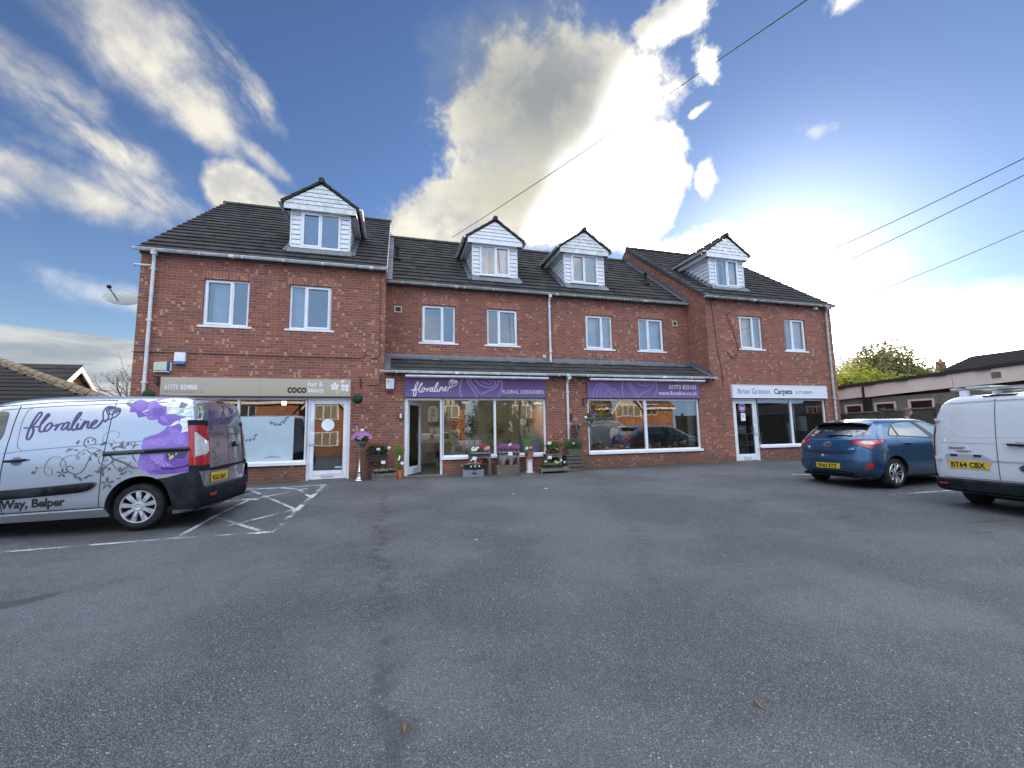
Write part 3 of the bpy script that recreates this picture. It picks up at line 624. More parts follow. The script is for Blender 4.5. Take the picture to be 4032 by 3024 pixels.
# verge caps on the parapet side of the right block
mb = MB(); VT = tilemat('verge_tile', (.075, .078, .085), (.12, .12, .125), .2, .2); y = 11.80
while y < RL['yr']:
    y2 = min(y+.335, RL['yr']+.05); z0, z1 = rz(RL, y)+.045, rz(RL, y2-.02)+.03
    vs = [(XR0-.07, y, z0-.13), (XR0+.13, y, z0-.02), (XR0-.07, y, z0), (XR0+.13, y, z0+.01), (XR0-.06, y2, z1-.13), (XR0+.13, y2, z1-.04), (XR0-.06, y2, z1-.02), (XR0+.13, y2, z1)]
    mb.add(vs, [(0, 1, 3, 2), (4, 6, 7, 5), (2, 3, 7, 6), (0, 2, 6, 4), (1, 5, 7, 3)]); y += .325
mb.build('verge_tiles', VT, B)
# white/grey verge strip of the left block beside the middle roof
mb = MB(); y = 11.82
while y < RL['yr']:
    z0, z1 = rz(RL, y), rz(RL, y+.24); mb.add([(XL1+.02, y, z0-.09), (XL1+.05, y, z0-.09), (XL1+.02, y, z0+.045), (XL1+.05, y, z0+.045), (XL1+.02, y+.27, z1-.09), (XL1+.05, y+.27, z1-.09), (XL1+.02, y+.27, z1+.035), (XL1+.05, y+.27, z1+.035)], [(0, 1, 3, 2), (4, 6, 7, 5), (2, 3, 7, 6), (1, 5, 7, 3)]); y += .27
mb.build('verge_trim', pmat('verge_trim_white', (.42, .43, .45), .6, col2=(.20, .21, .22), amt=1.), B)
# stepped lead flashings where the middle roof meets the taller gables, and along the lean-to
for (x, sgn) in ((XR0, -1), (XL1, 1)):
    mb = MB(); y = 12.95
    while y < RM['yr']-.1:
        z0, z1 = rz(RM, y), rz(RM, y+.30)
        mb.add([(x+sgn*.004, y, z0-.02), (x+sgn*.004, y+.31, z1-.02), (x+sgn*.006, y+.31, z1+.13), (x+sgn*.006, y+.17, z1+.13), (x+sgn*.006, y, z0+.17)], [(0, 1, 2, 3, 4)]); y += .30
    mb.quad((x+sgn*.0, 12.9, rz(RM, 12.9)+.05), (x+sgn*.17, 12.9, rz(RM, 12.9)+.05), (x+sgn*.17, RM['yr'], rz(RM, RM['yr'])+.05), (x, RM['yr'], rz(RM, RM['yr'])+.05))
    mb.build('lead_flashing', LEAD, B)
# ---- lean-to roof over the flower shop
RP = dict(y0=11.83, z0=3.29, s=.515, yr=12.86)
mb = MB(); tiles(mb, XL1+.03, XR0-.03, RP, gauge=.345, lift=.03)
mb.quad((XL1, 11.85, 3.26), (XR0, 11.85, 3.26), (XR0, 13.0, 3.83), (XL1, 13.0, 3.83)); mb.quad((XL1, 11.87, 3.24), (XR0, 11.87, 3.24), (XR0, 12.0, 3.24), (XL1, 12.0, 3.24))
lt = mb.build('lean_to_roof', tilemat('lean_to_tile', (.030, .032, .034), (.055, .056, .056), .8, .55), B)
mb = MB()
for i in range(14):        # dressed in overlapping lengths
    a = XL1+.0+i*(XR0-XL1)/14; b = a+(XR0-XL1)/14+.04; w = .004*(i % 2)
    mb.add([(a, YM-.006-w, 3.98), (b, YM-.006-w, 3.98), (a, YM-.02-w, 3.90), (b, YM-.02-w, 3.90), (a, 12.80, 3.80+w), (b, 12.80, 3.80+w), (a, 12.66, 3.755+w), (b, 12.66, 3.755+w)], [(0, 1, 3, 2), (2, 3, 5, 4), (4, 5, 7, 6)])
for (x, sgn) in ((XL1, 1), (XR0, -1)):
    mb.add([(x+sgn*.005, 11.84, 3.33), (x+sgn*.16, 11.84, 3.335), (x+sgn*.16, 13.0, 3.93), (x+sgn*.005, 13.0, 3.93), (x+sgn*.005, 11.9, 3.50), (x+sgn*.005, 13.0, 4.05)], [(0, 1, 2, 3), (0, 3, 5, 4)])
mb.build('lead_flashing', LEAD, lt)

# ---- gutters and downpipes
def gutter(x0, x1, y, z, mt, name='gutter', parent=B):
    mb = MB(); pr = []
    for k in range(9):
        t = math.pi + math.pi*k/8; pr.append((y+.058*math.cos(t), z+.058*math.sin(t)))
    vs = [(x, a, b) for x in (x0, x1) for a, b in pr]; n = 9
    mb.add(vs, [(i, i+1, n+i+1, n+i) for i in range(n-1)]+[tuple(range(n)), tuple(range(n, 2*n))])
    mb.box(x0, x1, y-.064, y-.052, z-.008, z+.006); k = x0+.45
    while k < x1: mb.box(k-.012, k+.012, y-.068, y+.05, z-.068, z+.004); k += .95
    k = x0+2.1
    while k < x1: mb.box(k-.05, k+.05, y-.067, y+.055, z-.064, z+.008); k += 3.4
    g = mb.build(name, mt, parent, smooth=False)
    m2 = MB(); k = x0+.45
    while k < x1: m2.box(k-.010, k+.010, y+.0, y+.11, z-.115, z-.06); k += .95
    m2.build('gutter_bracket', IRON, g)
    return g
gutter(XL0-.10, XL1+.03, 11.84, 6.185, GUT); gutter(XR0-.14, XR1+.02, 11.84, 6.165, GUTD); gutter(XL1+.02, XR0-.03, 12.85, 6.185, GUTD); gutter(-.41, 10.60, 11.80, 3.285, GUT)
mb = MB()      # sawtooth of mortar/soffit board behind the eaves
mb.box(XL0-.02, XL1, 11.94, 11.998, 6.10, 6.2); mb.box(XR0, XR1+.02, 11.94, 11.998, 6.08, 6.18); mb.box(XL1, XR0, 12.95, 13.018, 6.10, 6.2)
mb.build('soffit_board', pmat('dark_soffit', (.10, .085, .08), .8), B)
def pipe(pts, mt=GUT, clips=()):
    mb = MB(); mb.tube(pts, .037, 10)
    for z in clips: x, y = [(p[0], p[1]) for p in pts if p[2] <= z][0] if any(p[2] <= z for p in pts) else pts[-1][:2]; mb.box(x-.048, x+.048, y-.045, y+.07, z-.022, z+.022); mb.ball((x+.05, y, z), .016, 8, 5)
    mb.box(pts[0][0]-.055, pts[0][0]+.055, pts[0][1]-.05, pts[0][1]+.05, pts[0][2]-.10, pts[0][2]+.03)
    return mb.build('downpipe', mt, B, smooth=False)
pipe([(-5.74, 11.85, 6.15), (-5.74, 11.86, 6.03), (-5.765, 11.92, 5.9), (-5.77, 11.93, .42)], clips=(5.72, 4.42, 2.9, 1.4))
pipe([(4.995, 12.86, 6.15), (4.995, 12.87, 6.04), (4.995, 12.95, 5.9), (4.995, 12.95, 3.86), (5.0, 12.88, 3.80)], clips=(5.75, 4.2))
pipe([(5.13, 11.81, 3.24), (5.13, 11.82, 3.14), (5.12, 11.93, 3.0), (5.12, 11.93, .42)], clips=(2.75, 1.78))
pipe([(15.98, 11.85, 6.13), (15.98, 11.86, 6.02), (15.985, 11.93, 5.9), (15.985, 11.93, .42)], mt=GUTD, clips=(5.6, 4.0, 2.6))
mb = MB(); mb.tube([(XL0-.12, 12.02, 5.80), (XL0-.1, 11.95, 5.80), (-5.80, 11.93, 5.80)], .026, 10); mb.build('waste_pipe', GUT, B, smooth=True)

# ---- windows
CURT = pmat('net_curtain', (0.62, 0.68, 0.76), 0.9, col2=(.50, .57, .66), nscale=3)
CURTB = pmat('blue_curtain', (0.12, 0.22, 0.42), 0.9, col2=(.09, .16, .33), nscale=3)
CURTC = pmat('cream_blind', (0.66, 0.62, 0.44), 0.9, col2=(.55, .52, .40), nscale=3)
def frame_ring(mb, x0, x1, z0, z1, y0, y1, t):
    mb.box(x0, x0+t, y0, y1, z0, z1); mb.box(x1-t, x1, y0, y1, z0, z1); mb.box(x0+t, x1-t, y0, y1, z0, z0+t); mb.box(x0+t, x1-t, y0, y1, z1-t, z1)
def curtain(mb, x0, x1, z0, z1, y, amp=.02, freq=26, flare=0.0):
    n = max(6, int((x1-x0)*90)); vs = []
    ph = random.uniform(0, 6)
    for j, z in enumerate((z1, (z0+z1)/2, z0)):
        for i in range(n+1):
            t = i/n; vs.append((x0+(x1-x0)*t+flare*(j/2)*(t-.5), y+amp*math.sin(t*(x1-x0)*freq*2.6+ph+.7*math.sin(t*9)), z))
    mb.add(vs, [(r*(n+1)+i, r*(n+1)+i+1, (r+1)*(n+1)+i+1, (r+1)*(n+1)+i) for r in range(2) for i in range(n)])
def window(x0, x1, z0, z1, yw, side, curt, parent, sill=True, even=False, glass=GLASSU, cm=None):
    """casement window: wide opening sash on one side, fixed light on the other"""
    y0 = yw-.0+.012; y1 = y0+.065; mb = MB(); frame_ring(mb, x0+.004, x1-.004, z0+.004, z1-.004, y0, y1, .052)
    w = x1-x0; split = x0+w*(.62 if side == 'l' else .38) if not even else x0+w*.5
    mb.box(split-.028, split+.028, y0, y1, z0+.05, z1-.05)
    sx = (x0+.052, split-.02) if side == 'l' else (split+.02, x1-.052)
    frame_ring(mb, sx[0]-.02, sx[1]+.02 if side == 'l' else sx[1]+.02, z0+.035, z1-.035, y0-.016, y0+.03, .052)
    mb.box(sx[0]+.06, sx[1]-.06, y0-.026, y0-.012, z1-.075, z1-.058)
    o = mb.build('window', UPVC, parent, bevel=.006)
    m2 = MB(); m2.quad((x0+.03, y0+.034, z0+.03), (split, y0+.034, z0+.03), (split, y0+.034, z1-.03), (x0+.03, y0+.034, z1-.03)); m2.quad((split, y0+.034, z0+.03), (x1-.03, y0+.034, z0+.03), (x1-.03, y0+.034, z1-.03), (split, y0+.034, z1-.03)); m2.build('pane', glass, o)
    m4 = MB(); m4.box(x0+.03, split-.0, y0+.036, y0+.040, z0+.05, z1-.05)
    if sill:
        m3 = MB(); m3.box(x0-.09, x1+.09, yw-.055, yw+.02, z0-.03, z0+.003); m3.box(x0-.09, x1+.09, yw-.055, yw-.043, z0-.045, z0-.03); m3.build('sill', UPVC, o)
    if curt:
        m5 = MB()
        for (a, b) in curt: curtain(m5, x0+w*a, x0+w*b, z0+.02, z1-.02, y1+.16)
        m5.build('curtain', cm or CURT, o)
    return o
CL = {('L', 0): ((.12, .46),), ('L', 1): ((.02, .34),), ('M', 2): ((.03, .5), (.62, .97)), ('M', 3): ((.02, .45), (.45, .98)), ('R', 0): ((.0, .55), (.7, 1.)), ('R', 1): ((.0, .3), (.4, 1.))}
for key, yy in (('L', YF+.04), ('M', YM+.04), ('R', YF+.04)):
    for i, (a, b, sd_) in enumerate(UW[key]): window(a, b, ZU0 + (-.005 if key == 'M' else 0), ZU1 + (-.02 if key == 'M' else 0), yy, sd_, CL.get((key, i)), B)

# ---- dormers
CLAD = pmat('white_cladding', (0.74, 0.76, 0.79), 0.42, col2=(.60, .62, .63), nscale=4, amt=.8)
CLADM = pmat('mildewed_cladding', (0.72, 0.74, 0.76), 0.5, col2=(.46, .48, .46), nscale=6, amt=.7)
def dormer(xc, yf, r, curt, cm, dirty, side):
    zb, zt, hw = 6.84, 8.02, .785
    mb = MB(); z = zb
    while z < zt-.01:                       # shiplap boards either side of the window
        z2 = min(z+.145, zt)
        for a, b in ((-hw, -.535), (.535, hw)):
            mb.add([(xc+a, yf-.016, z), (xc+b, yf-.016, z), (xc+b, yf-.002, z2-.012), (xc+a, yf-.002, z2-.012), (xc+b, yf+.02, z2), (xc+a, yf+.02, z2)], [(0, 1, 2, 3), (3, 2, 4, 5)])
        for sx in (-1, 1):                  # cheeks run back to the main slope
            yb = r['y0']+(z-r['z0'])/r['s']; yb2 = r['y0']+(z2-r['z0'])/r['s']
            mb.add([(xc+sx*(hw+.016), yf, z), (xc+sx*(hw+.016), max(yb, yf)+.05, z), (xc+sx*(hw+.002), max(yb2, yf)+.05, z2-.012), (xc+sx*(hw+.002), yf, z2-.012), (xc+sx*(hw-.02), max(yb2, yf)+.05, z2), (xc+sx*(hw-.02), yf, z2)], [(0, 1, 2, 3), (3, 2, 4, 5)])
        z = z2
    for sx in (-1, 1): mb.box(xc+sx*hw-.02, xc+sx*hw+.02, yf-.022, yf+.02, zb-.02, zt)
    mb.box(xc-hw, xc+hw, yf-.012, yf+.02, zb-.02, zb+.03); mb.box(xc-hw, xc+hw, yf-.01, yf+.02, 7.97, zt)
    d = mb.build('dormer', CLAD, B)
    # projecting gable face with boards, and soffits
    mb = MB(); g0 = yf-.13; gw = .96; za, zs = 8.80, 8.14
    mb.box(xc-gw, xc+gw, g0+.02, yf+.0, 7.965, 7.985); z = 7.965
    def hw_at(z): return gw if z <= zs else gw*(za-z)/(za-zs)
    while z < za-.02:
        z2 = min(z+(.175 if z < 7.97 else .125), za); a0, a1 = hw_at(z), hw_at(z2-.008)
        mb.add([(xc-a0, g0-.012, z), (xc+a0, g0-.012, z), (xc+a1, g0, z2-.008), (xc-a1, g0, z2-.008), (xc+hw_at(z2), g0+.012, z2), (xc-hw_at(z2), g0+.012, z2)], [(0, 1, 2, 3), (3, 2, 4, 5)]); z = z2
    yb = r['y0']+(8.06-r['z0'])/r['s']+.1
    for sx in (-1, 1):
        x0, x1 = sorted((xc+sx*hw, xc+sx*(gw))); mb.box(x0, x1, g0+.012, yb, 7.965, 7.98); xs0, xs1 = sorted((xc+sx*(gw-.015), xc+sx*(gw+.005))); mb.box(xs0, xs1, g0+.0, yb, 7.965, 8.13)
    mb.build('gable_cladding', CLADM if dirty else CLAD, d)
    # dormer roof
    mb = MB(); ap = 8.905; ew = 1.05; s = (ap-8.175)/ew
    yrid = r['y0']+(ap-r['z0'])/r['s']
    for sx in (-1, 1):
        n = 4; tw = .32
        for k in range(n):                 # courses step up the slope
            u0, u1 = ew*(1-k/n), ew*(1-(k+1)/n)-.03; y = g0-.045
            while y < yrid+.1:
                y2 = y+tw; zc = ap-s*u0; yl = r['y0']+(zc-r['z0'])/r['s']
                ye = min(y2-.005, yl+.25)
                if ye > y+.02:
                    z0, z1 = ap-s*u0, ap-s*u1; x0, x1 = xc+sx*u0, xc+sx*max(u1, 0)
                    mb.add([(x0, y, z0-.012), (x0, ye, z0-.012), (x0, y, z0+.024), (x0, ye, z0+.024), (x1, y, z1+.004), (x1, ye, z1+.004), (x1, y, z1-.03)], [(0, 1, 3, 2), (2, 3, 5, 4), (0, 2, 4, 6)])
                y = y2
    mb.add([(xc-ew+.02, g0-.03, ap-s*ew-.014), (xc, g0-.03, ap-.016), (xc+ew-.02, g0-.03, ap-s*ew-.014), (xc+ew-.03, g0-.03, ap-s*ew-.05), (xc, g0-.03, ap-.052), (xc-ew+.03, g0-.03, ap-s*ew-.05)], [(0, 1, 4, 5), (1, 2, 3, 4)])
    rf = mb.build('dormer_roof', tilemat('dormer_tile', (.075, .066, .058), (.13, .115, .10), .4, .4), d)
    m2 = MB(); ridgeY(m2, g0-.075, yrid+.1, xc, ap+.035, .085); m2.lathe([(0, -.005), (.06, -.005), (.085, .0)], (xc, g0-.078, ap-.005), 12, axis='y'); m2.build('ridge_tiles', tilemat('ridge_tile'), d)
    for sx in (-1, 1):                     # eaves gutters
        m3 = MB(); x = xc+sx*(ew+.035); ye = r['y0']+(8.15-r['z0'])/r['s']+.05
        vs = [(x+.052*math.cos(t), y, 8.155+.052*math.sin(t)) for y in (g0-.05, ye) for t in [math.pi+math.pi*k/6 for k in range(7)]]
        m3.add(vs, [(i, i+1, 8+i, 7+i) for i in range(6)]+[tuple(range(7)), tuple(range(7, 14))]); m3.build('dormer_gutter', GUT, d)
    dwin(xc, yf, side, curt, cm, d)
    # lead apron
    m4 = MB(); n = 8
    for i in range(n):
        a = xc-hw-.05+i*(2*hw+.1)/n; b = a+(2*hw+.1)/n+.02; q = .012*math.sin(i*2.1)
        y1 = yf-.20+q; m4.add([(a, yf-.026, zb+.03), (b, yf-.026, zb+.03), (a, yf-.04, rz(r, yf)+.10), (b, yf-.04, rz(r, yf)+.10), (a, y1, rz(r, y1)+.05), (b, y1, rz(r, y1)+.05)], [(0, 1, 3, 2), (2, 3, 5, 4)])
    for sx in (-1, 1):
        x0, x1 = xc+sx*(hw+.012), xc+sx*(hw+.17); ye = r['y0']+(7.98-r['z0'])/r['s']
        m4.add([(x0, yf-.1, rz(r, yf-.1)+.16), (x0, ye, rz(r, ye)+.16), (x0, ye, rz(r, ye)+.055), (x0, yf-.1, rz(r, yf-.1)+.055), (x1, yf-.15, rz(r, yf-.15)+.052), (x1, ye, rz(r, ye)+.052)], [(0, 1, 2, 3), (3, 2, 5, 4)])
    m4.build('lead_apron', LEAD, d)
    return d
def dwin(xc, yf, side, curt, cm, d):
    """dormer window: frame, glass and curtain in one part (already two levels down)"""
    x0, x1, z0, z1 = xc-.53, xc+.53, 6.885, 7.965; y0 = yf-.03; mb = MB()
    frame_ring(mb, x0, x1, z0, z1, y0, y0+.07, .055); mb.box(xc-.03, xc+.03, y0, y0+.07, z0+.05, z1-.05)
    sx = (x0+.04, xc-.01) if side == 'l' else (xc+.01, x1-.04); frame_ring(mb, sx[0], sx[1], z0+.04, z1-.04, y0-.015, y0+.02, .05); mb.box(sx[0]+.07, sx[1]-.07, y0-.024, y0-.012, z1-.078, z1-.062)
    mb.box(x0-.02, x1+.02, y0-.05, y0+.01, z0-.03, z0)
    mb.build('window_frame', UPVC, d)
    m2 = MB(); m2.quad((x0+.03, y0+.034, z0+.03), (x1-.03, y0+.034, z0+.03), (x1-.03, y0+.034, z1-.03), (x0+.03, y0+.034, z1-.03)); m2.build('window_pane', GLASSU, d)
    if curt:
        m5 = MB()
        for a, b in curt: curtain(m5, x0+1.06*a, x0+1.06*b, z0, z1, y0+.17)
        m5.build('curtain', cm, d)
    m6 = MB(); m6.quad((x0-.1, y0+1.0, z0-.5), (x1+.1, y0+1.0, z0-.5), (x1+.1, y0+1.0, z1+.3), (x0-.1, y0+1.0, z1+.3)); m6.build('room_back', INT, d)
dormer(-2.125, 12.62, RL, ((.02, .98),), CURTB, True, 'l')
dormer(3.27, 13.55, RM, ((.04, .30), (.70, .97)), CURT, False, 'r')
dormer(6.63, 13.55, RM, ((.03, .97),), CURTC, True, 'l')
dormer(12.14, 12.66, RL, ((.02, .30), (.45, .98)), CURT, False, 'r')
mb = MB(); mb.tube([(13.05, 12.9, 7.75), (13.07, 12.85, 8.0)], .012, 6); mb.box(13.02, 13.10, 12.83, 12.87, 7.8, 7.86); mb.build('dormer_bracket', GUTD, B)
# vent pipes on the middle roof
for x, y in ((.02, 14.6), (9.75, 14.35)):
    mb = MB(); z = rz(RM, y); mb.lathe([(.055, -.1), (.055, .42), (.075, .42), (.075, .50), (.05, .52), (0, .53)], (x, y, z), 12); mb.lathe([(.16, -.0), (.09, .09), (.06, .12)], (x, y, z), 12); mb.build('vent_pipe', RUBBER, B, smooth=False)
# wall vents, little boxes, cables
def vent(x0, x1, y, z0, z1):
    mb = MB(); frame_ring(mb, x0, x1, z0, z1, y-.02, y+.0, .028); v = mb.build('wall_vent', pmat('cream_plastic', (.62, .60, .50), .6), B)
    m2 = MB(); m2.box(x0+.02, x1-.02, y-.008, y-.002, z0+.02, z1-.02)
    for k in range(5): m2.box(x0+.03, x1-.03, y-.016, y-.008, z0+.035+k*.03, z0+.045+k*.03)
    m2.build('vent_grille', pmat('dark_grille', (.05, .05, .045), .7), v)
vent(-.047, .168, YM, 5.265, 5.465); vent(9.87, 10.06, YM, 5.345, 5.545)
mb = MB(); mb.box(4.735, 4.835, YM-.05, YM-.002, 3.985, 4.085); mb.build('junction_box', pmat('cream_plastic'  , (.6, .6, .5), .6), B)
CAB = pmat('brown_cable', (.05, .025, .022), .6)
mb = MB(); P = smooth2([(-6.1, 11.985, 3.645), (-4.99, 11.985, 3.65), (-3.1, 11.985, 3.635), (-1.6, 11.985, 3.635), (-.95, 11.985, 3.64), (-.82, 11.985, 3.70), (-.75, 11.985, 3.84)]); mb.tube(P, .009, 6)
P = smooth2([(-.42, 11.985, 6.05), (-.43, 11.985, 5.2), (-.42, 11.985, 4.2), (-.43, 11.985, 3.72), (-.62, 11.985, 3.63)]); mb.tube(P, .008, 6)
P = smooth2([(-.38, 11.985, 3.2), (-.39, 11.985, 2.95), (-.45, 11.985, 2.91), (-.75, 11.985, 2.90)], 3); mb.tube(P, .008, 6)
P = smooth2([(10.72, 11.985, 6.1), (10.80, 11.985, 5.3), (10.86, 11.985, 4.4), (11.0, 11.985, 3.4), (10.98, 11.985, 3.0)]); mb.tube(P, .010, 6)
P = smooth2([(11.36, 11.97, 5.62), (11.45, 11.975, 5.35), (11.62, 11.98, 4.9), (11.75, 11.98, 4.35), (11.62, 11.98, 4.02), (11.42, 11.98, 4.05), (11.27, 11.98, 4.25)]); mb.tube(P, .010, 6)
mb.build('wall_cable', CAB, B)

# ---- shop fronts
def shopframe(name, posts, x0, x1, z0, z1, y=12.05, t=.055, sillz=None):
    """outer frame, mullions and projecting sill of one glazed bay"""
    mb = MB(); frame_ring(mb, x0, x1, z0, z1, y, y+.07, t)
    for p, w in posts: mb.box(p-w/2, p+w/2, y-.004, y+.07, z0+t, z1-t)
    o = mb.build(name, UPVC, B, bevel=.005)
    m3 = MB(); m3.box(x0-.02, x1+.02, y-.11, y+.02, z0-.035, z0+.012); m3.box(x0-.02, x1+.02, y-.11, y-.095, z0-.06, z0-.035); m3.build('sill', UPVC, o)
    return o
def pane(parent, x0, x1, z0, z1, y=12.085, mt=GLASS):
    mb = MB(); mb.quad((x0, y, z0), (x1, y, z0), (x1, y, z1), (x0, y, z1)); return mb.build('pane', mt, parent)
def door(x0, x1, z0, z1, hand, parent=B, y=12.035, box_=True):
    """glazed upvc shop door in its own frame"""
    mb = MB(); mb.box(x0, x0+.06, y, y+.08, z0, z1); mb.box(x1-.06, x1, y, y+.08, z0, z1); mb.box(x0+.06, x1-.06, y, y+.08, z1-.06, z1); mb.build('door_frame', UPVC, parent, bevel=.005)
    m2 = MB(); a, b = x0+.065, x1-.065; yy = y+.012; frame_ring(m2, a, b, z0+.02, z1-.065, yy, yy+.06, .10); m2.box(a+.09, b-.09, yy, yy+.06, z0+.1, z0+.235)
    d = m2.build('door', UPVC, parent, bevel=.005)
    pane(d, a+.09, b-.09, z0+.22, z1-.155, yy+.03)
    hx = a+.05 if hand == 'l' else b-.05
    m3 = MB(); m3.box(hx-.07, hx+.07, yy-.035, yy-.002, 1.33, 1.60); m3.box(hx-.018, hx+.018, yy-.02, yy-.001, 1.70, 1.95); m3.build('door_handle', pmat('handle_pale', (.62, .68, .74), .35), d)
    m4 = MB(); cx = (a+b)/2; m4.box(cx-.16, cx+.16, yy-.012, yy+.001, z0+.07, z0+.165); m4.box(cx-.145, cx+.145, yy-.02, yy-.012, z0+.082, z0+.153); m4.build('letterbox', pmat('letterbox_white', (.60, .62, .68), .3), d)
    return d
cw = shopframe('shop_window', [(-3.80, .06)], -5.42, -2.195, .88, 2.555); pane(cw, -5.38, -2.24, .92, 2.51)
cdoor = door(-2.195, -1.145, .41, 2.555, 'l')
mb = MB(); P = [(-1.70+.158*math.cos(t), 12.068, 1.835+.158*math.sin(t)) for t in [2*math.pi*k/32 for k in range(32)]]; mb.add(P, [tuple(range(32))]); mb.build('round_sticker', pmat('pale_sticker', (.66, .78, .84), .5, col2=(.80, .88, .92), nscale=5), cdoor)
mb = MB(); mb.box(-1.50, -1.33, 12.070, 12.074, .70, .745); mb.build('small_sticker', pmat('blue_sticker', (.35, .55, .66), .5), cdoor)
# frosted vinyl on the salon window, with leafy sprigs printed on it
FR = glassmat('frosted_vinyl', tint=(.9, .95, 1), refl=.6, rough=.3)
FRV = pmat('frosted_film', (.40, .50, .56), .3, col2=(.46, .56, .62), nscale=2)
mb = MB(); mb.quad((-5.0, 12.083, .94), (-2.52, 12.083, .94), (-2.52, 12.083, 2.06), (-5.0, 12.083, 2.06)); mb.build('frosted_film', FRV, cw)
mb = MB()
for (cx, cz, n, a0, a1, R) in ((-3.62, 1.72, 15, -2.5, -.2, .27), (-2.92, 2.12, 15, -2.2, -.1, .25)):
    for k in range(n):
        t = a0+(a1-a0)*k/n; px_, pz_ = cx+R*math.cos(t), cz+R*math.sin(t)
        for s in range(3):
            a = random.uniform(0, 6.3); L = random.uniform(.03, .06); q = Vector((math.cos(a), math.sin(a)))*L; w_ = Vector((-q.y, q.x))*.35
            mb.add([(px_, 12.0805, pz_), (px_+q.x/2+w_.x, 12.0805, pz_+q.y/2+w_.y), (px_+q.x, 12.0805, pz_+q.y), (px_+q.x/2-w_.x, 12.0805, pz_+q.y/2-w_.y)], [(0, 1, 2, 3)])
mb.build('leaf_decal', pmat('sprig_print', (.03, .09, .09), .6, col2=(.35, .48, .50), nscale=14, amt=1.0), cw)
mb = MB(); ribbon2(mb, [(-3.78+.17*math.cos(t), 1.70+.19*math.sin(t)) for t in [2*math.pi*k/24 for k in range(25)]], .006, lambda a, b: (a, 12.0805, b)); mb.build('ring_decal', pmat('ring_print', (.5, .55, .5), .5), cw)
mb = MB(); mb.box(-3.20, -2.80, 12.080, 12.0825, 1.02, 1.03); mb.box(-3.10, -2.86, 12.080, 12.0825, 1.05, 1.058); mb.build('small_print', pmat('print_grey', (.12, .16, .18), .6), cw)

sw1 = shopframe('shop_window', [(2.845, .066)], 1.29, 4.43, .88, 2.555); pane(sw1, 1.33, 4.39, .92, 2.51)
# open door of the flower shop, swung inwards on its left hinge
mb = MB(); mb.box(.262, .35, 12.035, 12.115, .41, 2.555); mb.box(1.25, 1.31, 12.035, 12.115, .41, 2.555); mb.box(.35, 1.25, 12.035, 12.115, 2.49, 2.555); mb.build('door_frame', UPVC, B, bevel=.005)
M = Matrix.Translation((.36, 12.11, 0)) @ Matrix.Rotation(R_(62), 4, 'Z')
mb = MB(); mb.box(0, .10, 0, .06, .43, 2.48, M=M); mb.box(.78, .88, 0, .06, .43, 2.48, M=M); mb.box(.1, .78, 0, .06, 2.38, 2.48, M=M); mb.box(.1, .78, 0, .06, .43, .64, M=M); od = mb.build('door', UPVC, B)
mb = MB(); mb.box(.1, .78, .028, .034, .64, 2.38, M=M); mb.build('pane', GLASS, od)
mb = MB(); mb.box(.76, .90, -.03, -.001, 1.30, 1.58, M=M); mb.build('door_handle', pmat('handle_pale', (.62, .68, .74), .35), od)
mb = MB(); mb.box(.3, .6, -.02, -.001, .50, .59, M=M); mb.build('letterbox', MATS['letterbox_white'], od)
sw2 = shopframe('shop_window', [(7.905, .085)], 5.815, 9.965, .88, 2.555); pane(sw2, 5.85, 9.93, .92, 2.51)
sw3 = shopframe('shop_window', [(13.985, .075)], 12.41, 15.60, .90, 2.57); pane(sw3, 12.45, 15.56, .94, 2.52)
pd = door(11.35, 12.41, .41, 2.57, 'r')
PUR = pmat('sticker_purple', (.16, .07, .33), .5)
mb = MB(); mb.lathe([(0, 0), (.145, 0)], (11.80, 12.062, 2.26), 24, axis='y'); st_ = mb.build('round_sticker', PUR, pd)
mb = MB(); mb.lathe([(.125, 0), (.145, 0)], (11.80, 12.060, 2.26), 24, axis='y'); mb.box(11.72, 11.88, 12.058, 12.059, 2.19, 2.27); mb.add([(11.70, 12.057, 2.29), (11.90, 12.057, 2.29), (11.80, 12.057, 2.225)], [(0, 1, 2)]); mb.build('sticker_mark', pmat('sticker_lilac', (.60, .52, .78), .5), pd)
mb = MB(); mb.box(11.72, 11.91, 12.055, 12.058, 1.80, 2.07); fl = mb.build('door_notice', CARD, pd)
mb = MB(); mb.box(11.76, 11.86, 12.0535, 12.054, 1.958, 1.982); mb.box(11.77, 11.83, 12.0535, 12.054, 1.925, 1.935); mb.build('notice_print', pmat('print_dark', (.03, .03, .04), .6), pd)
